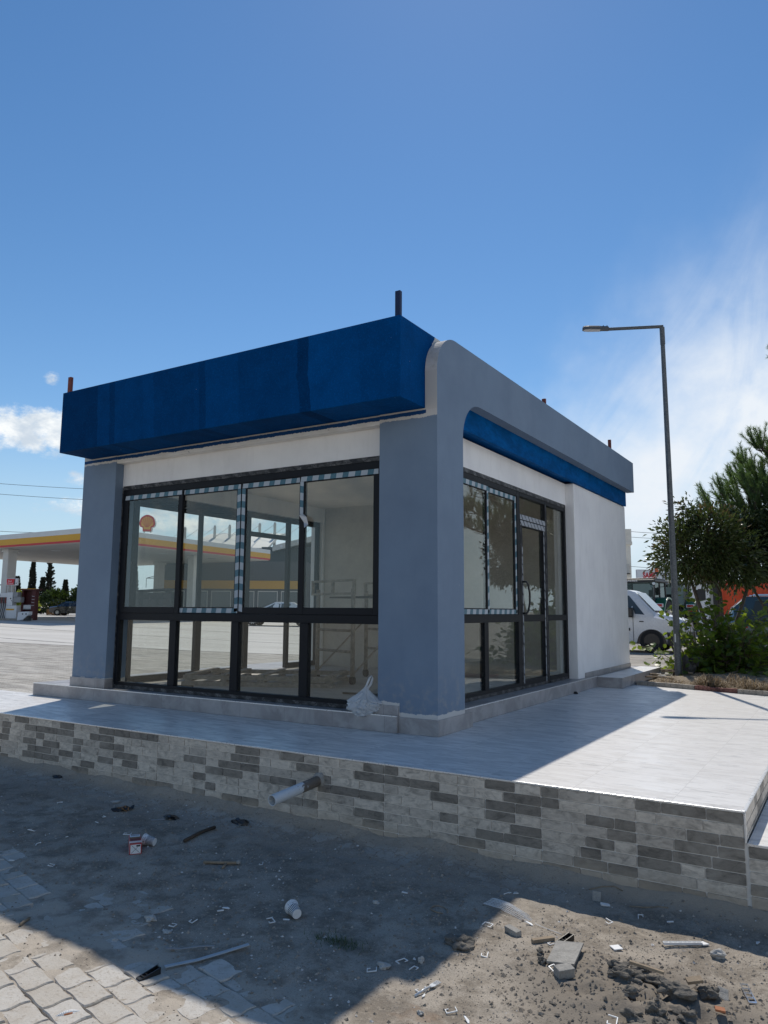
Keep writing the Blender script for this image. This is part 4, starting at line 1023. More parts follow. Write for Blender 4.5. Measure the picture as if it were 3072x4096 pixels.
def stub(name, x, y, L, r, mat, lb, cat, rz):
    mb = MB(); mb.tube([(-L/2, 0, r), (L/2, 0, r)], r, 10); o = mb.build(name, mat, smooth=True, auto=50, loc=gp(x, y)); o.rotation_euler = (0, 0, rz); return tag(o, lb, cat)
for (x, y, rz, lb) in ((.557, -2.831, .4, 'cigarette end left of the lone striped cup'), (.885, -2.14, .1, 'white cigarette end alone in the middle of the shaded dirt'), (2.287, -1.707, .6, 'white stub with a wire in the shadow of the terrace wall'), (.190, -2.945, .9, 'white stub lying beside a tile clip in the middle shade')):
    stub('cigarette_end', x, y, .036, .0045, 'paper_white', lb, 'cigarette end', rz)
# paper cups
def paper_cup(x, y, rz, lb, roll):
    t = thing('paper_cup', lb, 'cup', gp(x, y, .030), rz, 'striped paper cups on the dirt')
    Mx = Matrix.Rotation(R(83), 4, 'Y') @ Matrix.Rotation(roll, 4, 'Z')
    mb = MB(); n = 48
    prof = [(.026, 0), (.0335, .056), (.0385, .084)]
    for i in range(2):
        for k in range(n):
            a0, a1 = 6.2832*k/n, 6.2832*(k+1)/n
            pts = [(prof[i][0]*math.cos(a0), prof[i][0]*math.sin(a0), prof[i][1]), (prof[i][0]*math.cos(a1), prof[i][0]*math.sin(a1), prof[i][1]), (prof[i+1][0]*math.cos(a1), prof[i+1][0]*math.sin(a1), prof[i+1][1]), (prof[i+1][0]*math.cos(a0), prof[i+1][0]*math.sin(a0), prof[i+1][1])]
            mb.face([Mx @ Vector(p_) for p_ in pts], 1 if (i == 0 and k % 2) else 0)
    rq = random.Random(3)
    for k in range(60):       # printed squiggles in the upper band
        a0 = rq.uniform(0, 6.28); h = rq.uniform(.060, .080); da = rq.uniform(.05, .16); dh = rq.uniform(.0015, .004); r_ = .0335+(h-.056)/.028*.005+.0004
        mb.face([Mx @ Vector((r_*math.cos(a), r_*math.sin(a), z)) for a, z in ((a0, h), (a0+da, h), (a0+da, h+dh), (a0, h+dh))], 1)
    mb.lathe([(.037, .0835), (.0325, .056), (.025, .003), (0, .003)], 24, 0, Mx)
    mb.build('cup_wall', ['paper_white', 'print_black'], t, smooth=False)
    mb = MB(); mb.lathe([(0, .0015), (.026, .0015), (.0262, -.001), (0.0, -.0011)], 24, 0, Mx); mb.build('cup_base', 'paper_white', t)
    mb = MB(); mb.lathe([(.0375, .082), (.0405, .083), (.0405, .087), (.0375, .0875)], 24, 0, Mx); mb.build('rim', 'paper_white', t, smooth=True)
paper_cup(-.955, -2.40, R(195), 'striped paper cup lying against the red drink carton', .3)
paper_cup(.60, -2.795, R(150), 'striped paper cup lying alone in the middle of the shaded dirt', 1.1)
# drink carton
t = thing('drink_carton', 'squashed red and white drink carton lying on the dirt', 'carton', gp(-1.0, -2.53, .002), R(142))
mb = MB(); mb.box(-.115, .115, -.040, .040, 0, .072, 0); ob = mb.build('carton_body', 'carton_red', t, bevel=.004)
mb = MB(); mb.face([(-.1155, -.034, .006), (-.1155, -.034, .066), (-.1155, .034, .066), (-.1155, .034, .006)], 0)
for s in (-1, 1): mb.face([(-.1162, s*.030, .010), (-.1162, s*.027, .008), (-.1162, -s*.030, .062), (-.1162, -s*.027, .064)], 1)
mb.face([(-.1164, -.030, .052), (-.1164, -.030, .062), (-.1164, -.004, .062), (-.1164, -.004, .052)], 2)
mb.build('carton_end', ['paper_white', 'pump_grey', 'print_black'], t)
mb = MB()
for x0, x1, m_ in ((.045, .105, 0), (.010, .045, 1), (-.045, .010, 2)): mb.face([(x0, -.034, .0727), (x1, -.034, .0727), (x1, .034, .0727), (x0, .034, .0727)], m_)
for k in range(3): mb.box(-.062-k*.014, -.056-k*.014, -.041, .041, .0, .0735, 0)
rq = random.Random(2)
for r_ in range(2):
    for k in range(7): mb.face([(.070+r_*.014, -.028+k*.008, .0731), (.080+r_*.014, -.028+k*.008, .0731), (.080+r_*.014, -.0225+k*.008, .0731), (.070+r_*.014, -.0225+k*.008, .0731)], 3)
mb.build('carton_print', ['paper_white', 'print_brown', 'print_dark_red', 'print_black'], t)
# snack wrapper
t = thing('snack_wrapper', 'crumpled black and yellow wrapper near the terrace wall', 'wrapper', gp(-1.864, -1.926, .0), R(70))
mb = MB(); bmw = bmesh.new(); bmesh.ops.create_grid(bmw, x_segments=16, y_segments=8, size=1)
vs = [(v.co.x*.10*(1-.2*abs(v.co.y)), v.co.y*.038*(1-.35*abs(v.co.x)), .028+.022*noise.noise(v.co*2.3)-.02*v.co.y**2) for v in bmw.verts]
for f in bmw.faces:
    c = f.calc_center_median(); m_ = 0 if abs(c.x) > .55 else (1 if noise.noise(c*3.3) > .05 else 0)
    mb.mesh([vs[v.index] for v in f.verts], [tuple(range(4))], m_)
bmw.free(); o = mb.build('wrapper_film', ['black_plastic', 'print_brown'], t); md = o.modifiers.new('thickness', 'SOLIDIFY'); md.thickness = .002
def rocks(lst, name, mat, cat, group=None, sub=2, rough=.35):
    for k, (x, y, r_, sq, lb) in enumerate(lst):
        r_ *= .62 if name in ('stone', 'earth_clod') else 1.0
        mb = MB(); mb.rock((0, 0, r_*sq[2]*.45), r_, 0, k*1.7+len(name), sq, .5, sub, rough); tag(mb.build(name, mat, loc=gp(x, y)), lb, cat, group)
rocks([(-2.114, -1.792, .055, (1.3, .8, .25), 'flat grey stone chip left of the snack wrapper'), (-.028, -3.238, .045, (1.3, .9, .5), 'dark flat stone with white chips around it, left of the grey strips'), (.143, -3.28, .035, (1.2, .9, .35), 'pale flat stone just right of the dark flat stone'), (.01, -3.50, .030, (1, .8, .5), 'lone pale chip just inside the shadow at the lower left'),
       (1.265, -2.993, .042, (1.2, .8, .6), 'rounded brown stone in the shaded middle foreground'), (1.385, -2.847, .026, (.8, .8, 1.1), 'upright pale stone behind the plastic fork'), (.812, -2.343, .028, (1.2, .7, .6), 'small grey stone behind the lone striped cup'), (2.567, -1.996, .055, (1, .8, .7), 'fist-sized pale stone in the sun by the right edge'),
       (1.098, -3.70, .022, (1, .8, .8), 'left of two white stones at the bottom edge'), (1.125, -3.668, .022, (1, .9, .9), 'right of two white stones at the bottom edge'), (1.603, -3.243, .022, (1, .8, .8), 'yellowish pebble on the shadow edge near the bottom')], 'stone', 'pale_stone', 'stone', 'stones lying on the dirt', 3, .45)
rocks([(1.843, -2.489, .030, (1, .9, .8), 'round grey clod left of the broken tile'), (1.885, -2.575, .032, (1, .9, .8), 'round grey clod touching the near left corner of the broken tile'), (1.455, -2.594, .085, (1.1, .9, .55), 'big muddy clod with rubbish stuck in it at the shadow edge'), (2.266, -2.552, .075, (1.3, .8, .6), 'largest clod on the left flank of the spoil heap'), (2.373, -2.495, .070, (1.3, .8, .6), 'layered clod on top of the spoil heap'),
       (2.483, -2.600, .085, (1.2, .9, .6), 'big dark clod on the right of the spoil heap'), (2.60, -2.47, .060, (1, .7, .8), 'upright clod at the right end of the spoil heap'), (2.375, -2.855, .060, (1.2, .9, .6), 'clod at the near foot of the spoil heap, left of three'), (2.440, -2.790, .050, (1, .9, .8), 'clod at the near foot of the spoil heap, middle of three'), (2.47, -2.86, .045, (1, .9, .7), 'clod at the near foot of the spoil heap, right of three'), (2.21, -2.47, .055, (1.2, .9, .6), 'clod behind the largest clod of the spoil heap'), (2.285, -2.38, .045, (1.2, .9, .6), 'farthest clod of the spoil heap'), (2.31, -2.70, .055, (1.2, .9, .6), 'clod in the near hollow of the spoil heap'), (2.55, -2.74, .06, (1.2, .9, .6), 'clod on the near right slope of the spoil heap')], 'earth_clod', 'clod_earth', 'clod', 'clods of spoil', 4, .62)
# broken tile and offcuts
pts = [lp_(*q) for q in ((1.887, -2.374), (2.015, -2.353), (2.038, -2.574), (1.911, -2.591))]
mb = MB(); cz = max(micro_z(*q) for q in pts)+.014
TC = lp_(1.96, -2.47); mb.prism([(p_[0]-TC[0], p_[1]-TC[1]) for p_ in pts], 0, .011, 'z'); o = mb.build('broken_tile', 'rubble_concrete', loc=(TC[0], TC[1], cz), bevel=.001); o.rotation_euler = (R(3), R(-4), 0)
tag(o, 'square grey tile piece propped on rubble in the sunlit foreground', 'tile')
def slab(name, x, y, sx, sy, sz, rz, mat, lb, cat, rx=0.0, ry=0.0, dz=0.0, group=None):
    mb = MB(); mb.box(-sx/2, sx/2, -sy/2, sy/2, 0, sz); o = mb.build(name, mat, loc=gp(x, y, dz), bevel=min(sz, .006)*.3); o.rotation_euler = (rx, ry, rz); return tag(o, lb, cat, group)
slab('rubble_block', 2.013, -2.651, .085, .050, .045, .9, 'rubble_concrete', 'grey rubble block in front of the broken tile', 'rubble', .15)
slab('rubble_block', 1.640, -2.330, .10, .035, .03, -.5, 'rubble_concrete', 'dark rubble block at the shadow edge left of the wood offcut', 'rubble', .1)
slab('wood_offcut', 1.806, -2.348, .125, .026, .018, .85, 'old_wood', 'flat wood offcut behind the broken tile', 'wood')
slab('wood_offcut', 2.36, -2.569, .15, .016, .012, .1, 'old_wood', 'thin wood batten lying across the spoil heap', 'wood', 0, .12, .075)
slab('wood_offcut', 2.535, -2.455, .07, .035, .014, .5, 'old_wood', 'short board chip on the right slope of the spoil heap', 'wood', .2, -.15, .04)
slab('tile_chip', 2.645, -2.435, .045, .06, .009, .3, 'rubble_concrete', 'tile chip leaning beside the upright clod', 'tile', .5, .3, .012)
slab('tile_chip', 2.131, -2.207, .050, .050, .006, .8, 'paper_white', 'white tile corner on the sunlit dirt behind the heap', 'tile', 0, 0, .006)
slab('tile_chip', 1.872, -1.646, .050, .008, .055, .1, 'rubble_concrete', 'square grey tile chip standing upright in the wall shadow', 'tile', -.3)
# black wedges
def wedge(x, y, rz, lb):
    mb = MB(); L = .105
    mb.prism([(-L/2, 0), (L/2, 0), (L/2, .030), (-L/2, .004)], -.019, -.014, 'y'); mb.prism([(-L/2, 0), (L/2, 0), (L/2, .030), (-L/2, .004)], .014, .019, 'y'); mb.box(-L/2, L/2, -.0138, .0138, 0, .006)
    for k in range(4): mb.box(-L/2+.02+k*.022, -L/2+.024+k*.022, -.0138, .0138, .006, .012)
    mb.box(L/2-.005, L/2, -.0138, .0138, .006, .028)
    o = mb.build('tile_wedge', 'black_plastic', loc=gp(x, y, .004)); o.rotation_euler = (0, 0, rz); tag(o, lb, 'wedge', 'black plastic tile wedges')
wedge(1.900, -2.300, R(65), 'black plastic tile wedge behind the broken tile'); wedge(.434, -3.653, R(75), 'black plastic tile wedge on the sunlit blocks at the shadow edge')
# sticks, strips
def rod(name, pts, r_, mat, lb, cat, flat=None):
    mb = MB(); P_ = [gp(x, y, r_+.002) for x, y in pts]; mb.tube(P_, r_, 6)
    o = mb.build(name, mat, smooth=True); return tag(o, lb, cat)
rod('wood_stick', [(-.849, -2.226), (-.872, -2.05), (-.889, -1.889)], .013, 'dark_wood', 'dark wood stick with a strip of white tape behind the cup', 'stick')
t = thing('forked_stick', 'pale wood stick with a short side piece right of the carton', 'stick')
mb = MB(); mb.tube([gp(-.424, -2.464, .012), gp(-.34, -2.40, .014), gp(-.247, -2.349, .012)], .010, 6); mb.build('shaft', 'old_wood', t, smooth=True)
mb = MB(); mb.tube([gp(-.30, -2.385, .010), gp(-.262, -2.46, .008)], .007, 6); mb.build('side_piece', 'old_wood', t, smooth=True)
mb = MB(); mb.rock(gp(-.235, -2.342, .016), .018, 0, 4, (1, 1, .9)); mb.build('knob', 'rubble_concrete', t)
rod('wood_stick', [(-.505, -3.671), (-.53, -3.63), (-.553, -3.59)], .008, 'old_wood', 'short pale stick on the sunlit blocks at the left edge', 'stick')
def strip(name, pts, wd, mat, lb):
    mb = MB(); th = .004; pts = [lp_(*q) for q in pts]
    for i in range(len(pts)-1):
        a, b = Vector((*pts[i], 0)), Vector((*pts[i+1], 0)); d = (b-a).normalized(); n_ = Vector((-d.y, d.x, 0))*wd/2
        za, zb = micro_z(a.x, a.y)+.012, micro_z(b.x, b.y)+.012
        low_ = [(*(a-n_).to_2d(), za), (*(b-n_).to_2d(), zb), (*(b+n_).to_2d(), zb), (*(a+n_).to_2d(), za)]
        mb.mesh(low_+[(x, y, z+th) for x, y, z in low_], [(3, 2, 1, 0), (4, 5, 6, 7), (0, 1, 5, 4), (1, 2, 6, 5), (2, 3, 7, 6), (3, 0, 4, 7)])
    return tag(mb.build(name, mat), lb, 'strip')
strip('plastic_strip', [(.301, -3.432), (.36, -3.39), (.42, -3.33), (.467, -3.277)], .010, 'pump_grey', 'narrow curved dark grey strip, the rear of two strips')
strip('plastic_strip', [(.436, -3.559), (.50, -3.42), (.56, -3.295), (.610, -3.185)], .022, 'film_white', 'long pale plastic strip, the nearer of two strips')
# fork
t = thing('plastic_fork', 'grey plastic fork lying on the dirt near the shadow edge', 'fork', gp(1.54, -3.07, .010), math.atan2(.168, .031))
mb = MB(); mb.tube([(-.085, 0, .0), (-.02, 0, .006), (.022, 0, .002)], [.006, .004, .005], 6); mb.build('fork_handle', 'film_silver', t, smooth=True)
mb = MB(); mb.prism([(.018, -.004), (.035, -.013), (.052, -.013), (.052, .013), (.035, .013), (.018, .004)], 0, .003, 'z')
for k in range(4): mb.box(.0522, .088, -.0125+k*.0073, -.0093+k*.0073, 0, .003)
mb.build('fork_head', 'film_silver', t)
# plaster mesh scrap
mb = MB(); A, B = Vector((*lp_(1.366, -2.017), 0)), Vector((*lp_(1.660, -2.118), 0)); d = (B-A).normalized(); n_ = Vector((-d.y, d.x, 0)); L = (B-A).length
def mz(s_, t_):
    p_ = A+d*s_+n_*t_; return (p_.x, p_.y, micro_z(p_.x, p_.y)+.010+.012*math.sin(s_*14)+.006*math.sin(t_*60+s_*9))
for k in range(9): mb.tube([mz(s_*L/10, -.045+k*.011) for s_ in range(11)], .0012, 4)
for k in range(28): mb.tube([mz(.004+k*L/28, -.050), mz(.006+k*L/28, 0), mz(.004+k*L/28, .050)], .0012, 4)
mb.tube([mz(L, .02), gp(1.70, -2.16, .006), gp(1.775, -2.20, .005), gp(1.86, -2.22, .004)], .0014, 4)
tag(mb.build('plaster_mesh', 'white_plastic'), 'scrap of white glass-fibre plaster mesh across the shadow edge', 'mesh')
# white comb-like spacer, foil strip, shards, wire ring, dark scraps
mb = MB(); mb.box(0, .20, -.010, -.006, 0, .012); mb.box(0, .20, .006, .010, 0, .012)
for k in range(9): mb.box(k*.0245, k*.0245+.004, -.0058, .0058, .002, .010)
mb.prism([(.20, -.018), (.235, -.012), (.215, .024), (.20, .015)], 0, .006, 'z')
o = mb.build('ladder_spacer', 'paper_white', loc=gp(2.315, -2.018, .012)); o.rotation_euler = (0, 0, math.atan2(.114, .178)); tag(o, 'white ladder-like plastic spacer on the sunlit gravel', 'spacer')
mb = MB(); mb.box(-.08, .08, -.017, -.013, 0, .006); mb.box(-.08, .08, .013, .017, 0, .006)
for k in range(5): mb.box(-.08+k*.037, -.068+k*.037, -.0128, .0128, 0, .005)
o = mb.build('shiny_strip', 'foil', loc=gp(2.735, -2.352, .012)); o.rotation_euler = (0, .05, math.atan2(-.162, .059)); tag(o, 'shiny white slotted strip on the gravel by the right edge', 'strip')
rod('wire_ring', [(1.178+.05*math.cos(a), -2.267+.045*math.sin(a)) for a in (0, .7, 1.4, 2.1, 2.8, 3.5, 4.2, 4.9, 5.6)], .003, 'old_wood', 'curled straw-coloured wire on the shaded dirt', 'wire')
rod('wire_offcut', [(2.05, -1.62), (2.13, -1.60), (2.2, -1.565), (2.25, -1.57)], .003, 'old_wood', 'straw-coloured wire in the wall shadow right of the upright tile chip', 'wire')
rod('wire_offcut', [(1.80, -1.55), (1.86, -1.50), (1.93, -1.475), (1.98, -1.49)], .003, 'old_wood', 'straw-coloured wire at the wall foot behind the upright tile chip', 'wire')
slab('plastic_curl', 1.93, -1.68, .055, .022, .010, .6, 'paper_white', 'curled pale plastic shaving by the upright tile chip', 'scrap', .3, .2)
slab('pottery_shard', 2.665, -2.653, .040, .025, .010, .3, 'terracotta', 'orange pottery shard at the bottom right edge', 'shard', .2, .1, .01)
slab('pottery_shard', 2.53, -2.90, .05, .007, .006, 1.0, 'terracotta', 'thin orange shard at the bottom edge by the spoil heap', 'shard', 0, .1, .01)
mb = MB(); bmw = bmesh.new(); bmesh.ops.create_grid(bmw, x_segments=14, y_segments=6, size=1)
vs = [(v.co.x*.048*(1-.25*v.co.y**2), v.co.y*.014*(1-.6*v.co.x**2), .020-.014*v.co.y**2-.012*v.co.x**2) for v in bmw.verts]
for f in bmw.faces: mb.mesh([vs[v.index] for v in f.verts], [tuple(range(4))], 1 if f.calc_center_median().y < -.6 and abs(f.calc_center_median().x) < .4 else 0)
bmw.free(); o = mb.build('plastic_shell', ['paper_white', 'terracotta'], loc=gp(.423, -4.055, .004), smooth=True); o.rotation_euler = (0, 0, 1.05); md = o.modifiers.new('thickness', 'SOLIDIFY'); md.thickness = .003
tag(o, 'white curved plastic piece with an orange edge on the sunlit blocks', 'scrap')
rocks([(-3.212, -1.578, .045, (1.4, .6, .4), 'small black scrap close to the terrace wall at the far left'), (-1.376, -1.858, .050, (1.3, .7, .4), 'black rag with a grey stick, right of the wrapper'), (-.825, -1.684, .055, (1.3, .7, .5), 'black plastic lump near the wall left of the drain pipe')], 'black_scrap', 'black_plastic', 'scrap', 'black scraps by the terrace wall', 2, .5)
slab('grey_strip', -1.45, -1.93, .11, .018, .008, .9, 'pump_grey', 'small grey stick beside the black rag', 'stick')
# tuft of grass
mb = MB(); rq = random.Random(8)
for _ in range(260):
    x, y = lp_(.943+rq.gauss(0, .075), -2.892+rq.gauss(0, .032)); z = micro_z(x, y); a = rq.uniform(0, 6.28); h = rq.uniform(.012, .035); l = rq.uniform(.01, .04)
    dx, dy = math.cos(a), math.sin(a); wv = .0016
    mb.face([(x-dy*wv, y+dx*wv, z), (x+dy*wv, y-dx*wv, z), (x+dx*l, y+dy*l, z+h)], 0, rq.random())
tag(mb.build('grass_tuft', 'green_grass_blade', tone=True), 'small dark green grass tuft in the shaded dirt', 'grass')

# ------------------------------------------------------------------ planter on the right
def kerb(a, b, mat, lb):
    a, b = Vector(a), Vector(b); d = (b-a).normalized(); n_ = Vector((-d.y, d.x)); mb = MB(); N = 10
    for i in range(N):
        p_, q_ = a.lerp(b, i/N+.002), a.lerp(b, (i+1)/N-.0005)
        w_ = .10; h0 = .058+.010*noise.noise(Vector((p_.x*3, p_.y*3, 1)))
        c = [p_+n_*.004, q_+n_*.004, q_+n_*w_, p_+n_*w_]
        mb.mesh([(v.x, v.y, -.3) for v in c]+[(v.x, v.y, h0) for v in c], [(3, 2, 1, 0), (4, 5, 6, 7), (0, 1, 5, 4), (1, 2, 6, 5), (2, 3, 7, 6), (3, 0, 4, 7)])
    return tag(mb.build('kerb_stone', mat, bevel=.006), lb, 'kerb', 'kerb stones between the terrace and the planting bed')
K0, Kd = Vector((.30, 6.03)), Vector((2.183-.186, 5.456-6.066)).normalized()
kerb(K0, K0+Kd*.93, 'kerb_concrete', 'dusty kerb stone nearest the landing step')
kerb(K0+Kd*.935, K0+Kd*1.55, 'kerb_red_paint', 'kerb stone with worn red paint')
kerb(K0+Kd*1.555, K0+Kd*2.4, 'kerb_concrete', 'kerb stone to the right of the red painted one')
kerb(K0+Kd*2.405, K0+Kd*3.4, 'kerb_concrete', 'last kerb stone at the right picture edge')
soil_poly = []
def soil_z(x, y):
    d = (Vector((x, y))-K0).cross(Kd); d = abs(d)
    return .030+.06*noise.fractal(Vector((x*1.4, y*1.4, 2)), 1, 2, 4)*smoothstep(.1, .8, d)+.10*smoothstep(.3, 1.6, d)*math.exp(-((x-1.6)/1.1)**2)
mb = MB(); N = 46
vs = []
for j in range(N+1):
    for i in range(N+1):
        a = i/N*4.6-.1; b = .10+j/N*3.2
        p_ = K0+Kd*a+Vector((-Kd.y, Kd.x))*b
        vs.append((p_.x, p_.y, soil_z(p_.x, p_.y) if j else -.05))
mb.mesh(vs, [(j*(N+1)+i, j*(N+1)+i+1, (j+1)*(N+1)+i+1, (j+1)*(N+1)+i) for j in range(N) for i in range(N)])
t = NT('bed_soil'); f = t.noise(7, 7, .7, v=t.pos()); g_ = t.noise(50, 5, .7, v=t.pos())
c = t.mix(t.map(f, .35, .68), (.30, .25, .185, 1), (.17, .14, .105, 1)); c = t.mix(t.map(g_, .5, .7, 0, .6), c, (.40, .33, .23, 1)); t.done(t.bsdf(c, .95, 0, t.bump(g_, .8, .02), .15))
o = mb.build('planting_bed', 'bed_soil', smooth=True); tag(o, kind='structure')
def leafcloud(mb, n, fn, size, asp=.32, mi=0, mi2=None, p2=0.0, seed=1, droop=.3, fold=.18):
    """n folded leaves; fn(rnd) gives (point, outward direction, tone)"""
    rq = random.Random(seed)
    for _ in range(n):
        r_ = fn(rq)
        if r_ is None: continue
        p_, d_, tone = r_
        L = size*rq.uniform(.6, 1.25); w_ = L*asp
        d_ = (d_+Vector((rq.gauss(0, .5), rq.gauss(0, .5), rq.gauss(0, .5)-droop))).normalized()
        s_ = d_.orthogonal().normalized(); s_.rotate(Matrix.Rotation(rq.uniform(0, 6.28), 3, d_)); u_ = s_.cross(d_)
        a = p_; b = p_+d_*L; m1 = p_+d_*L*.45+s_*w_+u_*L*fold; m2 = p_+d_*L*.45-s_*w_+u_*L*fold
        k = mi2 if (mi2 is not None and rq.random() < p2) else mi
        mb.face([a, m1, b], k, tone); mb.face([a, b, m2], k, tone)
def blob_tree(name, label, cat, base, trunk_pts, lobes, n, size, mats, seed, p2=0.0, asp=.30, group=None, limb_r=.035, stems=None):
    """crown of many leaves clustered on twigs over overlapping lobes (centre, radii)"""
    t = thing(name, label, cat, base, 0, group); b0 = Vector(base)
    mb = MB()
    for pts, rs in trunk_pts: mb.tube([Vector(q)-b0 for q in pts], rs, 8)
    rq = random.Random(seed); tw = []
    vols = [l[1][0]*l[1][1]*l[1][2] for l in lobes]; tot = sum(vols)
    ncl = n//26
    for (c, r_), v_ in zip(lobes, vols):
        c = Vector(c)-b0
        for _ in range(int(ncl*v_/tot)+1):
            while True:
                q = Vector((rq.uniform(-1, 1), rq.uniform(-1, 1), rq.uniform(-1, 1)))
                if .30 < q.length < 1: break
            q = q.normalized()*(q.length**.55)*rq.uniform(.85, 1.08)
            if noise.noise(q*1.9+Vector((seed, 0, 0))) < -.24: continue
            tw.append((c+Vector((q.x*r_[0], q.y*r_[1], q.z*r_[2])), (Vector((q.x/r_[0], q.y/r_[1], q.z/r_[2]+.35))).normalized(), c, q.z))
    tp = [Vector(a).lerp(Vector(b), f_)-b0 for pts, rs in trunk_pts for a, b in zip(pts[:-1], pts[1:]) for f_ in (0, .25, .5, .75, 1)]
    for c, r_ in lobes:
        c = Vector(c)-b0; q = min((v for v in tp if v.z < c.z+.05), key=lambda v: (v-c).length); mb.tube([q, q.lerp(c, .5)+Vector((.02, 0, .03)), c], [.018, .013, .009], 5)
    for k, (p_, d_, c, _) in enumerate(tw):
        if k % 5 == 0: mb.tube([c, c.lerp(p_, .6)+Vector((0, 0, -.02)), p_], [.012, .007, .003], 4, caps=False)
    mb.build('trunk', 'bark', t, smooth=True)
    lf = MB()
    for p_, d_, c, qz in tw:
        m = rq.randint(16, 34); tb = rq.random()
        young = rq.random() < (p2*1.8 if qz > .2 else p2*.45)
        for _ in range(m):
            off = Vector((rq.gauss(0, 1), rq.gauss(0, 1), rq.gauss(0, 1)))*size*.75
            q = p_+off+d_*rq.uniform(-1, 1)*size
            L = size*rq.uniform(.65, 1.2); w_ = L*asp
            dd = (d_*.9+off.normalized()*.8+Vector((0, 0, rq.uniform(-.5, .5)))).normalized()
            s_ = dd.orthogonal().normalized(); s_.rotate(Matrix.Rotation(rq.uniform(0, 6.28), 3, dd)); u_ = s_.cross(dd)
            a = q; b = q+dd*L-Vector((0, 0, L*.12)); m1 = q+dd*L*.45+s_*w_+u_*L*.15; m2 = q+dd*L*.45-s_*w_+u_*L*.15
            k = 1 if young and len(mats) > 1 else 0; tone = max(0, min(1, tb*.6+rq.random()*.4))
            lf.face([a, m1, b], k, tone); lf.face([a, b, m2], k, tone)
    lf.build('crown', mats, t, tone=True)
    return t
# bronze-tipped laurel left of the pine, a darker evergreen behind it
blob_tree('laurel_tree', 'glossy evergreen laurel with bronze young shoots behind the lamp post', 'tree', (.95, 9.5, .05),
 [([(.95, 9.5, 0), (.90, 9.45, .7), (.72, 9.35, 1.35), (.58, 9.3, 1.9)], [.055, .045, .035, .02]), ([(.97, 9.5, .1), (1.12, 9.5, .9), (1.10, 9.55, 1.5), (.95, 9.5, 2.0)], [.045, .04, .03, .02]), ([(1.0, 9.5, .2), (1.35, 9.6, .95), (1.6, 9.7, 1.7), (1.75, 9.7, 2.1)], [.045, .035, .03, .02])],
 [((.62, 9.2, 2.25), (.52, .6, .50)), ((.98, 9.3, 2.45), (.55, .6, .62)), ((.25, 9.1, 2.18), (.26, .3, .30)), ((.22, 9.1, 2.62), (.16, .2, .22)), ((.62, 9.2, 2.82), (.22, .3, .34)), ((1.4, 9.5, 2.2), (.5, .5, .55)), ((1.02, 9.3, 2.86), (.18, .22, .25)), ((.55, 9.2, 3.05), (.09, .1, .24)), ((.74, 9.2, 3.12), (.08, .1, .26)), ((1.15, 9.3, 3.0), (.08, .1, .22)), ((.20, 9.1, 2.80), (.08, .1, .2)), ((.02, 9.0, 2.2), (.12, .12, .14)), ((1.5, 9.5, 2.72), (.2, .2, .25)), ((.95, 9.3, 2.02), (.42, .5, .26))], 15500, .104, ['laurel_leaf', 'laurel_young_leaf'], 21, .13, .20)
blob_tree('evergreen_tree', 'dense very dark evergreen tree under the pine at the right edge', 'tree', (2.35, 10.6, .05),
 [([(2.35, 10.6, 0), (2.2, 10.5, .9), (2.0, 10.4, 1.8)], [.07, .06, .03]), ([(2.37, 10.6, .2), (2.5, 10.5, 1.0), (2.7, 10.5, 1.9)], [.05, .04, .03]), ([(2.3, 10.6, .3), (1.85, 10.3, 1.1), (1.55, 10.2, 1.7)], [.04, .03, .02])],
 [((1.75, 10.2, 2.3), (.62, .6, .62)), ((2.3, 10.4, 2.6), (.7, .7, .75)), ((1.55, 10.2, 2.75), (.4, .45, .4)), ((2.1, 10.2, 2.12), (.75, .6, .34)), ((2.9, 10.5, 2.4), (.6, .6, .7))], 26000, .088, ['dark_leaf', 'laurel_leaf'], 34, .25, .22)
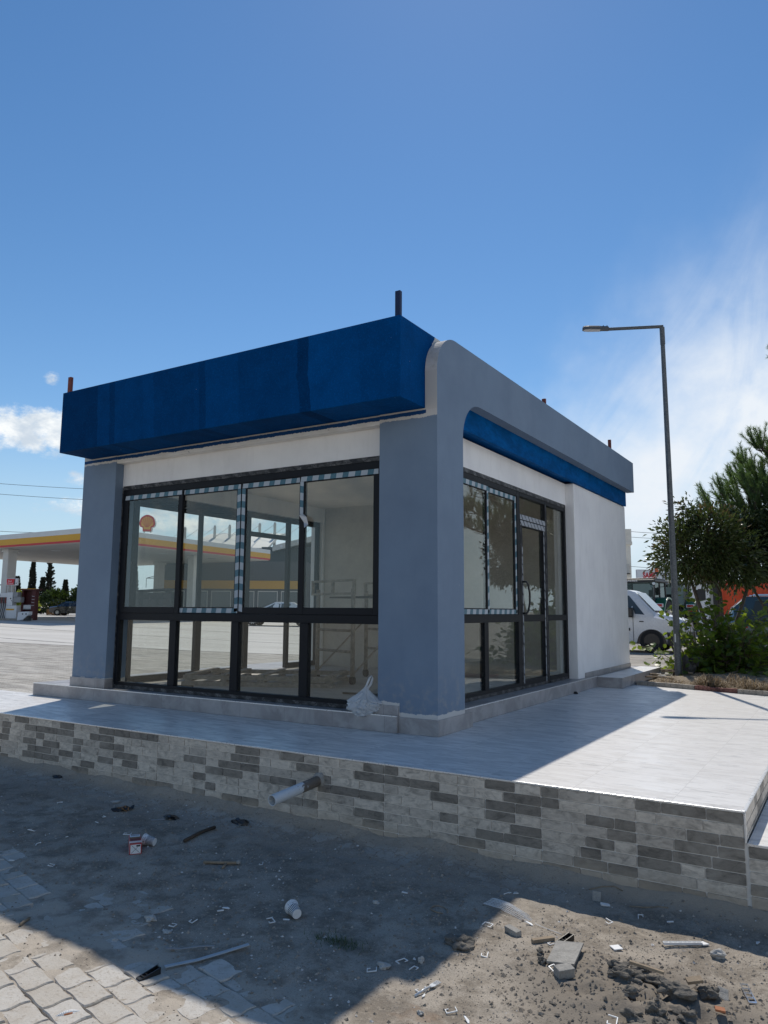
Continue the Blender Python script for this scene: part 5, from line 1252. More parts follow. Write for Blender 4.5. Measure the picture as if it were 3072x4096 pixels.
# pine
def pine():
    b0 = Vector((3.1, 11.6, .05)); t = thing('pine_tree', 'tall pine with upswept brush-like shoots at the right edge', 'tree', b0); t.scale = (1, 1, .97)
    mb = MB(); nd = MB(); rq = random.Random(77)
    trunk = [Vector((0, 0, 0)), Vector((.05, 0, 2.0)), Vector((-.03, .03, 4.2)), Vector((.02, 0, 6.4)), Vector((0, 0, 7.6))]
    mb.tube(trunk, [.16, .14, .11, .07, .03], 10)
    def shoot(p_, d_, L):
        d_ = d_.normalized(); mb.tube([p_, p_+d_*L], [.008, .004], 4, caps=False)
        s1 = d_.orthogonal().normalized(); s2 = d_.cross(s1); tb = rq.random()
        for k in range(int(170*L/.4)):
            f = rq.random(); a = rq.uniform(0, 6.28); o_ = s1*math.cos(a)+s2*math.sin(a)
            q = p_+d_*L*f; dn = (d_*rq.uniform(.65, 1.15)+o_*rq.uniform(.45, .9)).normalized(); ln = rq.uniform(.075, .125)
            wv = dn.cross(Vector((rq.uniform(-1, 1), rq.uniform(-1, 1), rq.uniform(-1, 1)))).normalized()*.0036
            nd.face([q-wv, q+wv, q+dn*ln], 0, max(0, min(1, tb*.5+rq.random()*.5)))
    def limb(z, ang, L, rise):
        o_ = Vector((math.cos(ang), math.sin(ang), 0)); p0 = Vector((0, 0, z)); pts = []; n_ = 9
        for k in range(n_+1):
            f = k/n_; pts.append(p0+o_*L*f+Vector((0, 0, rise*f*f+.10*math.sin(f*3)*L*.3))+Vector((rq.gauss(0, .02), rq.gauss(0, .02), 0)))
        mb.tube(pts, [.045*(1-k/n_*.85)+.004 for k in range(n_+1)], 6)
        sd = Vector((-o_.y, o_.x, 0))
        for k in range(2, n_+1):
            f = k/n_
            for s_ in (-1, 1):
                for rep in range(2):
                    if rq.random() < .26: continue
                    bl = L*.30*(1.15-f*.6)*rq.uniform(.6, 1.2)
                    e = pts[k]+sd*s_*bl*rq.uniform(.5, 1)+o_*bl*.55+Vector((0, 0, bl*rq.uniform(.1, .5)))
                    mid = pts[k].lerp(e, .5)+Vector((0, 0, -.03)); mb.tube([pts[k], mid, e], [.012, .009, .006], 4, caps=False)
                    for w_ in range(rq.randint(2, 3)):
                        q = pts[k].lerp(e, rq.uniform(.45, 1)); shoot(q, Vector((sd.x*s_*.25+o_.x*.3, sd.y*s_*.25+o_.y*.3, 1))+Vector((rq.gauss(0, .25), rq.gauss(0, .25), 0)), rq.uniform(.26, .52))
            if rq.random() < .9: shoot(pts[k], Vector((o_.x*.35+rq.gauss(0, .2), o_.y*.35+rq.gauss(0, .2), 1)), rq.uniform(.25, .5))
        shoot(pts[-1], o_*.5+Vector((0, 0, .9)), .42); shoot(pts[-1], o_*.9+Vector((0, 0, .5)), .36)
    # limbs towards the camera's left first (they show), then all round
    for z, ang, L, rise in ((2.4, R(214), 2.2, .5), (2.9, R(207), 2.15, .60), (3.2, R(212), 1.75, .65), (2.55, R(200), 2.35, .75), (2.2, R(230), 1.8, .4), (3.1, R(190), 1.8, .8), (3.0, R(226), 1.9, .55), (2.7, R(219), 2.0, .5), (3.5, R(197), 1.6, .7), (3.8, R(210), 1.35, .75), (3.9, R(238), 1.1, .6), (2.6, R(262), 2.0, .6), (3.6, R(285), 1.9, .8), (2.9, R(330), 1.9, .7), (3.3, R(20), 1.9, .7), (2.7, R(80), 1.8, .7), (3.8, R(130), 1.6, .8), (5.3, R(300), 1.1, .9), (5.2, R(40), 1.1, .9), (5.9, R(170), .8, .8), (6.2, R(280), .7, .8)): limb(z, ang, L, rise)
    for _ in range(6): shoot(Vector((0, 0, 7.2)), Vector((rq.gauss(0, .3), rq.gauss(0, .3), 1)), .5)
    mb.build('trunk', 'bark', t, smooth=True); nd.build('crown', 'pine_needle', t, tone=True); print('pine needles', len(nd.f))
pine()
# grape vine bush beside the post
def vine():
    b0 = Vector((1.22, 8.45, .06)); t = thing('vine_bush', 'sprawling green vine bush with lobed leaves beside the lamp post', 'bush', b0)
    st = MB(); lf = MB(); rq = random.Random(5)
    out = [(1.0, 0), (.86, .16), (.98, .44), (.70, .42), (.60, .70), (.34, .52), (.0, .44), (-.06, .14)]
    shape = out+[(x, -y) for x, y in out[::-1] if y > 0]
    def leaf(p_, d_, L, tone):
        d_ = d_.normalized(); s_ = d_.cross(Vector((rq.gauss(0, .5), rq.gauss(0, .5), 1))).normalized(); u_ = s_.cross(d_)
        pts = [p_+d_*x*L+s_*y*L+u_*(abs(y)*.22*L-.10*L*x*x) for x, y in shape]; c = p_+d_*.35*L
        for k in range(len(pts)): lf.face([c, pts[k], pts[(k+1) % len(pts)]], 0, tone)
    for k in range(235):
        a = rq.uniform(0, 6.28); e = rq.uniform(.05, 1.35); L = rq.uniform(.55, 1.28)
        if k < 6: a, e, L = (R(195), R(35), R(15), R(170), R(100), R(330))[k], rq.uniform(.4, .9), 1.25
        o_ = Vector((math.cos(a)*math.cos(e)*1.02, math.sin(a)*math.cos(e), math.sin(e)*1.22)); pts = [Vector((rq.gauss(.05, .30), rq.gauss(0, .18), .0))]
        n_ = 6
        for i in range(1, n_+1):
            f = i/n_; pts.append(pts[0]+o_*L*f+Vector((rq.gauss(0, .03), rq.gauss(0, .03), -.35*L*f*f*(1-e/1.6)+rq.gauss(0, .02))))
        for q in pts: q.z = max(q.z, .03)
        st.tube(pts, [.010-.0013*i for i in range(n_+1)], 5, caps=False)
        for i in range(1, n_+1):
            for _ in range(rq.randint(1, 3)):
                q = pts[i]+Vector((rq.gauss(0, .05), rq.gauss(0, .05), rq.gauss(0, .05))); leaf(q, o_*.5+Vector((rq.gauss(0, .6), rq.gauss(0, .6), rq.gauss(-.15, .45))), rq.uniform(.06, .115), rq.random())
    st.build('stems', 'twig', t, smooth=True); lf.build('foliage', 'vine_leaf', t, tone=True); print('vine', len(lf.f))
vine()
# dry grass at the foot of the bush
mb = MB(); rq = random.Random(6)
for _ in range(9000):
    a = rq.uniform(.15, 3.6); b = .14+abs(rq.gauss(0, .30)); p_ = K0+Kd*a+Vector((-Kd.y, Kd.x))*b
    nn = noise.noise(Vector((p_.x*3.1, p_.y*3.1, 4)))
    if nn < .02 and rq.random() < .88: continue
    if a < .75 and rq.random() < .75: continue
    z = soil_z(p_.x, p_.y); an = rq.uniform(0, 6.28); h = rq.uniform(.01, .16)*(.5 if a < .9 else 1)*(.6+nn*1.6); l = rq.uniform(.06, .26); dx, dy = math.cos(an), math.sin(an); wv = .0035
    m1 = (p_.x+dx*l*.45, p_.y+dy*l*.45, z+h); e = (p_.x+dx*l, p_.y+dy*l, z+h*rq.uniform(.3, .9)); tn = rq.random()
    mb.face([(p_.x-dy*wv, p_.y+dx*wv, z), (p_.x+dy*wv, p_.y-dx*wv, z), (m1[0]+dy*wv*.8, m1[1]-dx*wv*.8, m1[2]), (m1[0]-dy*wv*.8, m1[1]+dx*wv*.8, m1[2])], 0, tn); mb.face([(m1[0]-dy*wv*.8, m1[1]+dx*wv*.8, m1[2]), (m1[0]+dy*wv*.8, m1[1]-dx*wv*.8, m1[2]), e], 0, tn)
tag(mb.build('dry_grass', 'dry_grass_blade', tone=True), 'straw-coloured dry grass along the planting bed', 'grass', kind='stuff')
# lamp post
lp = thing('street_lamp', 'galvanised street lamp with a horizontal arm and flat LED head', 'street lamp', (.662, 7.463, 0))
mb = MB(); mb.tube([(0, 0, -.1), (0, 0, 1.0), (-.010, .002, 3.4), (-.022, .004, 5.95)], [.060, .055, .047, .038], 8); mb.build('pole', 'galvanised_steel', lp)
hd_ = Vector((-.78, -.33, 0)).normalized(); h0 = Vector((-.023, .004, 6.245))
mb = MB(); mb.tube([(-.021, .004, 5.90), (-.023, .004, 6.22)], .044, 8); mb.build('arm_bracket', 'galvanised_steel', lp, smooth=True, auto=40)
mb = MB(); mb.tube([h0+hd_*-.02+Vector((0, 0, -.01)), h0+hd_*.95+Vector((0, 0, -.01))], .031, 8); mb.build('arm', 'galvanised_steel', lp)
hM = Matrix.Translation(h0+hd_*.93+Vector((0, 0, -.03))) @ Matrix.Rotation(math.atan2(hd_.y, hd_.x), 4, 'Z') @ Matrix.Rotation(R(-3), 4, 'Y')
mb = MB(); outl = [(.0, -.045), (.13, -.05), (.16, -.075), (.36, -.082), (.43, -.068), (.465, -.03), (.465, .03), (.43, .068), (.36, .082), (.16, .075), (.13, .05), (.0, .045)]
n_ = len(outl); vs = [hM @ Vector((x, y, z)) for z, k in ((0, 1), (.045, 1), (.068, .72)) for x, y in [(x_*1 if k == 1 else .02+x_*.93, y_*k) for x_, y_ in outl]]
mb.mesh(vs, [tuple(range(n_))[::-1], tuple(range(2*n_, 3*n_))]+[(r_*n_+k, r_*n_+(k+1) % n_, (r_+1)*n_+(k+1) % n_, (r_+1)*n_+k) for r_ in range(2) for k in range(n_)])
for x in (.03, .095): mb.tube([hM @ Vector((x, 0, .06)), hM @ Vector((x, 0, .095))], .008, 6)
lh = mb.build('lamp_head', 'lamp_casting', lp)
mb = MB(); vs = [hM @ Vector((x, y, -.004)) for x, y in ((.15, -.058), (.36, -.066), (.42, -.052), (.445, -.02), (.445, .02), (.42, .052), (.36, .066), (.15, .058))]; mb.face(vs[::-1]); mb.mesh([v+Vector((0, 0, .0035)) for v in vs], [tuple(range(8))]); mb.build('lens', 'lamp_lens', lh)
mb = MB(); vs = [(-.020+.056*math.cos(a), .056*math.sin(a), z) for z in (.62, .76) for a in (R(-98), R(-76), R(-54))]; mb.mesh(vs, [(0, 1, 4, 3), (1, 2, 5, 4)]); mb.build('sticker', 'paper_white', lp)
rocks_ = MB(); rocks_.rock((0, 0, .14), .115, 0, 2, (.85, .9, 1.6), .5, 3, .5); rocks_.rock((.08, .03, .26), .09, 0, 5, (1.1, .9, .9), .5, 3, .5); o = rocks_.build('boulder', 'dark_stone', loc=(.80, 7.58, .03)); tag(o, 'dark lumpy stone leaning against the foot of the lamp post', 'boulder')
slab('clay_brick', .56, 8.2, .10, .21, .16, .3, 'brick_clay', 'reddish brick standing behind the lamp post', 'brick', 0, 0, .08)
rq = random.Random(9)
mb = MB(); mb.tube([(.55, 7.62, .04), (.60, 7.70, .35), (.50, 7.72, .62), (.46, 7.70, .78)], [.02, .018, .014, .012], 6); tag(mb.build('dead_branch', 'bark', smooth=True), 'bare dead branch leaning by the lamp post', 'branch')
for k in range(5):
    x, y = .30+rq.uniform(0, .35), 6.7+k*.27+rq.uniform(0, .1); mb = MB(); mb.tube([(x-.25, y+.06, soil_z(x, y)+.03), (x, y, soil_z(x, y)+.045), (x+.28, y-.07, soil_z(x, y)+.03)], .014, 5)
    tag(mb.build('dry_stick', 'old_wood', smooth=True), ('dry stick nearest the kerb between the landing and the lamp post', 'second dry stick from the kerb, between the landing and the lamp post', 'middle dry stick between the landing and the lamp post', 'dry stick just left of the lamp post foot', 'farthest dry stick behind the landing')[k], 'stick', 'dry sticks on the planting bed')
rocks([], 'x', 'pale_stone', 'x')
for k, (x, y, r_) in enumerate(((.36, 7.35, .05), (.50, 7.0, .06), (.30, 7.9, .05))):
    mb = MB(); mb.rock((0, 0, r_*.3), r_, 0, k+40, (1.3, .9, .6), .5, 2); tag(mb.build('bed_stone', 'pale_stone', loc=(x, y, .05)), ('pale stone left of the lamp post foot', 'pale stone between the kerb and the lamp post', 'pale stone behind the landing slab')[k], 'stone', 'stones on the planting bed')

# ------------------------------------------------------------------ vehicles
def wheel(parent, x, y, r_, wd, rim='steel_rim', side=-1, spokes=0, name='wheel', rr_=.66):
    """wheel with its axle along local Y; side: outer face direction"""
    Mx = Matrix.Translation((x, y, r_)) @ Matrix.Rotation(R(90)*(-side), 4, 'X')
    mb = MB(); mb.lathe([(r_*rr_, -wd/2), (r_*.93, -wd/2), (r_, -wd*.3), (r_, wd*.3), (r_*.93, wd/2), (r_*rr_, wd/2)], 28, 0, Mx)
    w_ = mb.build(name, 'tyre', parent, smooth=True, auto=50)
    mb = MB(); mb.lathe([(r_*rr_, -wd*.4), (r_*rr_, wd*.45), (r_*(rr_-.05), wd*.42), (r_*(rr_-.10), wd*.18), (r_*.25, wd*.12), (r_*.18, wd*.25), (0, wd*.25)], 28, 0, Mx)
    if spokes:
        for k in range(spokes):
            a = 6.2832*k/spokes; q = Matrix.Rotation(a, 4, 'Z'); mb.box(r_*.10, r_*(rr_-.02), -r_*.045, r_*.045, wd*.20, wd*.46, 1, Mx @ q)
    mb.build('rim', [('steel_rim' if spokes else rim), rim], w_, smooth=not spokes, auto=40)
    return w_
def loft(mb, st, mi=0, n_caps=True):
    """st: list of (x, half_w_low, z_low, half_w_belt, z_belt, half_w_top, z_top)"""
    rings = []
    for x, wl, zl, wb, zb, wt, zt in st:
        half = [(0, zl), (wl*.9, zl), (wl, zl+.06), (wb, (zl+zb)*.5+.03), (wb, zb), (wt+.04, zt-.07), (wt, zt-.015), (wt*.5, zt), (0, zt)]
        ring = [(x, y, z) for y, z in half]+[(x, -y, z) for y, z in half[-2:0:-1]]; rings.append(ring)
    n_ = len(rings[0]); vs = [v for r_ in rings for v in r_]
    fs = [(i*n_+k, (i+1)*n_+k, (i+1)*n_+(k+1) % n_, i*n_+(k+1) % n_) for i in range(len(rings)-1) for k in range(n_)]
    fs += [tuple(range(n_)), tuple((len(rings)-1)*n_+k for k in range(n_))[::-1]]
    mb.mesh(vs, fs, mi)
def side_quad(mb, st, poly, s, off=.006, mi=0):
    """a flat panel lying on the lofted flank: poly of (x, z), y interpolated between belt and top"""
    pts = []
    for x, z in poly:
        for i in range(len(st)-1):
            if st[i][0] <= x <= st[i+1][0] or i == len(st)-2:
                f = (x-st[i][0])/(st[i+1][0]-st[i][0]); q = [a+(b-a)*f for a, b in zip(st[i], st[i+1])]; break
        wb, zb, wt, zt = q[3:]
        y = wb if z <= zb else wb+(wt+.04-wb)*(z-zb)/(max(.02, zt-.07-zb))
        pts.append((x, s*(y+off), z))
    mb.face(pts if s < 0 else pts[::-1], mi)
# white van: local +X forward; seen from its right-hand side
rz = math.atan2(.849, .527)-R(90)+R(0)          # roughly across the view
van = thing('white_van', 'white small delivery van parked behind the kiosk corner, front wheel by the lamp post', 'van', (-1.66, 16.95, ground_z(-1.7, 16.9)), R(2))
vst = [(-3.10, .84, .28, .88, 1.0, .72, 1.76), (-2.9, .86, .26, .90, 1.0, .74, 1.80), (-1.2, .86, .24, .90, 1.0, .75, 1.82), (-.60, .86, .24, .90, 1.02, .73, 1.79), (-.44, .86, .24, .90, 1.03, .70, 1.73), (.08, .86, .24, .90, 1.00, .74, 1.16), (.22, .86, .25, .90, .97, .78, 1.11), (.62, .84, .27, .88, .88, .72, 1.02), (.86, .78, .29, .82, .74, .62, .92), (.97, .66, .31, .70, .60, .50, .74)]
mb = MB(); loft(mb, vst); mb.build('body', 'van_white', van, smooth=True, auto=28)
mb = MB(); mb.face([(-.43, -.66, 1.715), (.06, -.70, 1.185), (.06, .70, 1.185), (-.43, .66, 1.715)]); o = mb.build('windscreen', 'car_glass_blue', van)
o.location = (.016, 0, .014)
mb = MB(); mb.box(.05, .12, -.60, .60, 1.155, 1.175); mb.build('wiper', 'black_plastic', van)
for s in (-1, 1):
    mb = MB(); side_quad(mb, vst, [(-1.55, 1.06), (-.16, 1.06), (-.60, 1.62), (-1.55, 1.68)], s); mb.build('window', 'shop_glass', van)
    mb = MB(); Mx = Matrix.Translation((0, s*.896, .315)) @ Matrix.Rotation(R(90)*(-s), 4, 'X'); n_ = 20
    arcp = [(.40*math.cos(R(180*k/n_)), .40*math.sin(R(180*k/n_))) for k in range(n_+1)]
    mb.face([(x, s*.902, .27+z) for x, z in (arcp if s > 0 else arcp[::-1])]); mb.build('wheel_arch', 'black_plastic', van)
    mb = MB(); side_quad(mb, vst, [(-.80, .62), (-.58, .62), (-.58, .70), (-.80, .70)], s, .02); mb.build('door_handle', 'bumper_grey', van)
    mb = MB(); side_quad(mb, vst, [(-.50, .27), (-.485, .27), (-.485, 1.02), (-.50, 1.02)], s, .004); mb.build('door_seam', 'bumper_grey', van)
    mb = MB(); side_quad(mb, vst, [(-.32, .87), (-.20, .87), (-.20, .90), (-.32, .90)], s, .01); mb.build('indicator', 'bumper_grey', van)
    mb = MB(); mb.box(-.62, -.46, .91 if s > 0 else -1.09, 1.09 if s > 0 else -.91, 1.0, 1.28); mb.build('mirror', 'black_plastic', van, bevel=.03)
    wheel(van, 0, s*.815, .335, .20, 'steel_rim', s, 0); wheel(van, -2.55, s*.815, .335, .20, 'steel_rim', s, 0)
    mb = MB(); mb.mesh([(.58, s*.872, .74), (.90, s*.72, .66), (.86, s*.72, .80), (.54, s*.82, .90)], [(0, 1, 2, 3)] if s < 0 else [(3, 2, 1, 0)]); o = mb.build('headlight', 'headlamp', van); o.location = (.025, s*.03, .0); md = o.modifiers.new('thickness', 'SOLIDIFY'); md.thickness = .03
mb = MB(); mb.prism([(.42, -.908), (.70, -.885), (.92, -.72), (1.0, -.4), (1.0, .4), (.92, .72), (.70, .885), (.42, .908)], .22, .60, 'z'); mb.build('bumper', 'bumper_grey', van, bevel=.04)
def car(name, label, cat, loc, rz, paint, L=4.5, H=1.46, suv=False, rim='alloy_rim', glass='shop_glass'):
    t = thing(name, label, cat, loc, rz); W = .88; h = L/2
    if suv: st_ = [(-h, .80, .32, .84, .80, .64, .98), (-h+.12, .84, .28, .88, .92, .66, 1.30), (-h+.45, W, .24, W, .95, .66, H), (h-2.2, W, .24, W, .95, .66, H-.01), (h-1.25, W, .24, W, .95, .66, 1.06), (h-.35, W, .26, .86, .86, .62, .96), (h, .72, .32, .76, .62, .5, .74)]
    else: st_ = [(-h, .76, .32, .80, .78, .60, .92), (-h+.75, .86, .24, W, .90, .64, 1.03), (-h+1.5, W, .22, W, .92, .60, H-.03), (h-2.15, W, .22, W, .92, .60, H-.02), (h-1.25, W, .22, W, .92, .66, 1.02), (h-.35, .86, .25, .85, .82, .6, .88), (h, .70, .32, .74, .6, .5, .70)]
    mb = MB(); loft(mb, st_); mb.build('body', paint, t, smooth=True, auto=25)
    zt = H-.13
    for s in (-1, 1):
        a = -h+(.42 if suv else 1.02); b = h-1.42
        mb = MB(); side_quad(mb, st_, [(a+.05, .97), ((a+b)/2-.03, .97), ((a+b)/2-.03, zt), (a+(.22 if suv else .55), zt)], s); mb.build('window', glass, t)
        mb = MB(); side_quad(mb, st_, [((a+b)/2+.03, .97), (b, .97), (b-.68, zt), ((a+b)/2+.03, zt)], s); mb.build('window', glass, t)
        mb = MB()
        for (p_, q_) in (((a+.02, .955), (b+.05, .955)), ((a+(.22 if suv else .5), zt+.012), (b-.66, zt+.012))): side_quad(mb, st_, [(p_[0], p_[1]), (q_[0], q_[1]), (q_[0], q_[1]+.018), (p_[0], p_[1]+.018)], s, .008)
        mb.build('window_trim', 'chrome', t)
        for x in (-h+.85, h-.85):
            mb = MB(); arcp = [(x+.37*math.cos(R(18*k)), .30+.37*math.sin(R(18*k))) for k in range(11)]; mb.face([(u_, s*(W+.004), z_) for u_, z_ in (arcp if s > 0 else arcp[::-1])]); mb.build('wheel_arch', 'black_plastic', t)
            wheel(t, x, s*(W-.085), .325, .20, rim, s, 10)
        mb = MB(); side_quad(mb, st_, [(-h+.02, .74), (-h+.42, .78), (-h+.40, .90), (-h+.03, .88)], s, .01); mb.build('tail_light', 'tail_lamp', t)
        for x in ((a+b)/2-.25, (a+b)/2+.75):
            mb = MB(); side_quad(mb, st_, [(x, .84), (x+.18, .84), (x+.18, .87), (x, .87)], s, .012); mb.build('door_handle', 'chrome', t)
        if suv: mb = MB(); mb.tube([(-h+.6, s*.60, H+.03), (0, s*.62, H+.045), (h-2.1, s*.60, H+.02)], .018, 6); mb.build('roof_rail', 'chrome', t, smooth=True)
    mb = MB()
    x0, x1 = (-h+.13, -h+.42) if suv else (-h+.78, -h+1.46)
    mb.face([(x0, -.60, 1.02 if not suv else .98), (x0, .60, 1.02 if not suv else .98), (x1, .56, H-.08), (x1, -.56, H-.08)]); o = mb.build('rear_window', glass, t); o.location = (-.012, 0, .014)
    mb = MB(); mb.face([(h-1.30, .60, 1.06), (h-1.30, -.60, 1.06), (h-2.08, -.56, H-.06), (h-2.08, .56, H-.06)]); o = mb.build('windscreen', glass, t); o.location = (.012, 0, .014)
    mb = MB(); mb.box(-h-.012, -h-.002, -.25, .25, .55, .66); mb.build('number_plate', 'paper_white', t)
    return t
car('parked_suv', 'dark teal-grey estate car with roof rails parked behind the vine bush', 'car', (2.62, 16.15, ground_z(2.6, 16.1)), R(10), 'car_teal_grey', 4.5, 1.58, True)
car('black_sedan', 'black saloon car parked before the hedge beyond the fuel canopy', 'car', (-62.9, 42.0, ground_z(-62.9, 42)), R(31), 'car_black', 4.9, 1.46)
car('white_sedan', 'white saloon car on the concrete seen through the kiosk glass', 'car', (-26.1, 29.25, ground_z(-26, 29.3)), R(207), 'car_silver_white', 4.6, 1.45)
# tractors: local +Y forward, seen from behind and slightly right
def tractor(loc, rz, label, rimmat):
    t = thing('tractor', label, 'tractor', loc, rz, 'green tractors behind the van')
    mb = MB(); mb.box(-.52, .52, .5, 3.1, .75, 1.55); mb.box(-.45, .45, -.9, .5, .6, 1.25); mb.build('body', 'tractor_green', t, bevel=.08)
    mb = MB(); mb.box(-.88, .88, -1.15, 1.0, 2.50, 2.62); mb.box(-.80, .80, -1.0, .9, 2.6205, 2.70); rf = mb.build('roof', 'tractor_dark', t, bevel=.04)
    mb = MB(); mb.box(-.80, .42, -1.165, -1.152, 2.515, 2.605); sg = mb.build('roof_sign', 'black_plastic', rf)
    mb = MB(); put_text(mb, 'DEUTZ-FAHR', .085, Matrix.Translation((-.22, -1.170, 2.56)) @ Matrix.Rotation(R(90), 4, 'X'), 0, 1.25, .002, 0, .002); mb.build('roof_lettering', 'paper_white', rf)
    for x in (-.76, .76):
        for y, yt in ((-.98, -.92), (-.10, -.10), (.92, .80)):
            mb = MB(); mb.tube([(x, y, 1.25), (x*1.02, yt, 2.5)], .035, 6); mb.build('cab_post', 'tractor_dark', t)
    mb = MB(); mb.box(-.80, .80, -1.0, .92, 1.15, 1.27); mb.build('cab_floor', 'tractor_dark', t)
    mb = MB(); mb.face([(-.72, -.97, 1.32), (.72, -.97, 1.32), (.72, -.94, 2.48), (-.72, -.94, 2.48)]); mb.build('rear_window', 'cab_glass', t)
    for x in (-.765, .765):
        mb = MB(); mb.face([(x, -.93, 1.30), (x, .90, 1.30), (x, .82, 2.48), (x, -.90, 2.48)]); mb.build('side_window', 'cab_glass', t)
    mb = MB(); mb.box(-.26, .26, -.45, .05, 1.28, 1.50); mb.box(-.25, .25, -.52, -.40, 1.5005, 2.05); mb.build('seat', 'seat_grey', t, bevel=.05)
    mb = MB(); Mx = Matrix.Translation((0, .42, 1.72)) @ Matrix.Rotation(R(-35), 4, 'X'); n_ = 18
    mb.tube([Mx @ Vector((.21*math.cos(6.2832*k/n_), .21*math.sin(6.2832*k/n_), 0)) for k in range(n_+1)], .016, 6); mb.tube([(0, .42, 1.72), (0, .62, 1.3)], .03, 6); mb.build('steering_wheel', 'black_plastic', t)
    for s in (-1, 1):
        mb = MB(); n_ = 12; pr = [(-.15+.98*math.cos(R(15+150*k/n_)), .85+.98*math.sin(R(15+150*k/n_))) for k in range(n_+1)]+[(-.15+.90*math.cos(R(165-150*k/n_)), .85+.90*math.sin(R(165-150*k/n_))) for k in range(n_+1)]
        mb.prism(pr, s*.70, s*1.22, 'x'); fd = mb.build('fender', 'tractor_green', t)
        mb = MB(); mb.box(min(s*.80, s*1.18), max(s*.80, s*1.18), -1.13, -1.02, 1.36, 1.54); mb.build('light_housing', 'pump_white', fd, bevel=.03)
        mb = MB(); mb.box(min(s*.86, s*1.14), max(s*.86, s*1.14), -1.142, -1.131, 1.40, 1.51); mb.build('tail_light', 'tail_lamp', fd)
        mb = MB(); mb.box(min(s*.88, s*1.10), max(s*.88, s*1.10), -1.10, -1.05, 1.18, 1.24); mb.build('reflector', 'tail_lamp', fd)
        Mx = Matrix.Translation((s*.96, -.15, .85)) @ Matrix.Rotation(R(90)*s, 4, 'Y'); mb = MB(); mb.lathe([(.48, -.24), (.80, -.25), (.85, -.18), (.85, .18), (.80, .25), (.48, .24)], 32, 0, Mx)
        for k in range(22):
            for q_ in (-1, 1): mb.box(.80, .90, -.035, .035, -.02 if q_ < 0 else 0, .22, 0, Mx @ Matrix.Rotation(R(k*360/22+(8 if q_ > 0 else 0)), 4, 'Z') @ Matrix.Diagonal((1, 1, q_, 1)))
        wh = mb.build('rear_wheel', 'tyre', t)
        mb = MB(); mb.lathe([(.50, -.22), (.50, .22), (.44, .20), (.40, .05), (.15, .03), (.13, .12), (0, .12)], 28, 0, Mx); mb.build('rim', rimmat, wh, smooth=True, auto=40)
        Mx = Matrix.Translation((s*.82, 2.25, .58)) @ Matrix.Rotation(R(90)*s, 4, 'Y'); mb = MB(); mb.lathe([(.32, -.17), (.54, -.18), (.58, -.12), (.58, .12), (.54, .18), (.32, .17)], 28, 0, Mx); wh = mb.build('front_wheel', 'tyre', t, smooth=True, auto=40)
        mb = MB(); mb.lathe([(.34, -.15), (.34, .15), (.28, .03), (0, .04)], 24, 0, Mx); mb.build('rim', rimmat, wh)
        mb = MB(); Mx = Matrix.Translation((s*.79, -1.02, 2.44)) @ Matrix.Rotation(R(90), 4, 'X'); mb.lathe([(0, -.03), (.06, -.03), (.07, .04), (0, .045)], 14, 0, Mx); mb.build('work_lamp', 'headlamp', t)
        mb = MB(); mb.box(min(s*1.05, s*1.22), max(s*1.05, s*1.22), .80, .86, 1.95, 2.30); mb.tube([(s*.8, .85, 2.35), (s*1.13, .83, 2.32)], .015, 5); mb.build('mirror', 'black_plastic', t)
    mb = MB(); mb.tube([(.70, -.2, 2.66), (.70, -.2, 2.92)], .02, 6); mb.lathe([(.08, 2.90), (.085, 2.98), (.085, 3.0)], 14, 0, Matrix.Translation((.70, -.2, 0))); bc = mb.build('beacon', 'black_plastic', t)
    mb = MB(); mb.lathe([(.085, 3.0), (.09, 3.10), (.07, 3.17), (0, 3.19)], 14, 0, Matrix.Translation((.70, -.2, 0))); mb.build('beacon_lens', 'amber_lamp', bc, smooth=True)
    mb = MB(); mb.box(-.35, .35, -1.25, -.92, .55, 1.10); mb.box(-.03, .03, -1.5, -.9, .5, .58); mb.build('hitch', 'black_plastic', t, bevel=.03)
    return t
tr1 = tractor((-5.05, 30.4, ground_z(-5, 30)), R(-4), 'green tractor with an orange beacon seen from behind, nearest the van', 'pump_white')
tr2 = dup(tr1, (-4.62, 34.6, ground_z(-4.6, 34)), R(4), 'second green tractor half hidden behind the lamp post, with a yellow wheel rim')
for ch in tr2.children:
    for g2 in ch.children:
        if g2.name.startswith('rim'): g2.data = g2.data.copy(); g2.data.materials[0] = MATS['rim_yellow']
    if ch.name.startswith(('beacon',)):
        for g2 in list(ch.children): bpy.data.objects.remove(g2)
        bpy.data.objects.remove(ch)
# orange tipper truck
trk = thing('tipper_truck', 'orange tipper truck behind the dark estate car', 'truck', (-.92, 24.2, ground_z(-.7, 24)), R(6))
mb = MB(); mb.box(0, 5.2, 0, 2.4, 1.05, 2.33); mb.build('tipper_body', 'truck_orange', trk, bevel=.02)
for k in range(8): mb = MB(); mb.box(.05+k*.72, .14+k*.72, -.06, -.001, 1.10, 2.30); mb.build('body_rib', 'truck_orange', trk)
for z in (1.32, 1.75, 2.2): mb = MB(); mb.box(0, 5.2, -.035, -.0005, z, z+.06); mb.build('side_rail', 'truck_orange', trk)
mb = MB(); mb.box(-.22, -.02, .1, 2.3, 1.0, 2.30); mb.build('bulkhead', 'black_plastic', trk, bevel=.03)
mb = MB(); mb.box(-.72, -.46, -.16, -.05, 1.60, 2.02); mb.tube([(-.55, -.05, 1.95), (-.28, .2, 1.95)], .02, 5); mb.build('mirror', 'black_plastic', trk)
mb = MB(); mb.box(-.3, 5.2, .6, 1.8, .6, 1.0); mb.build('chassis', 'black_plastic', trk)
for x in (.6, 3.2, 4.3):
    for y, s in ((.2, -1), (2.2, 1)): wheel(trk, x, y, .48, .28, 'steel_rim', s)

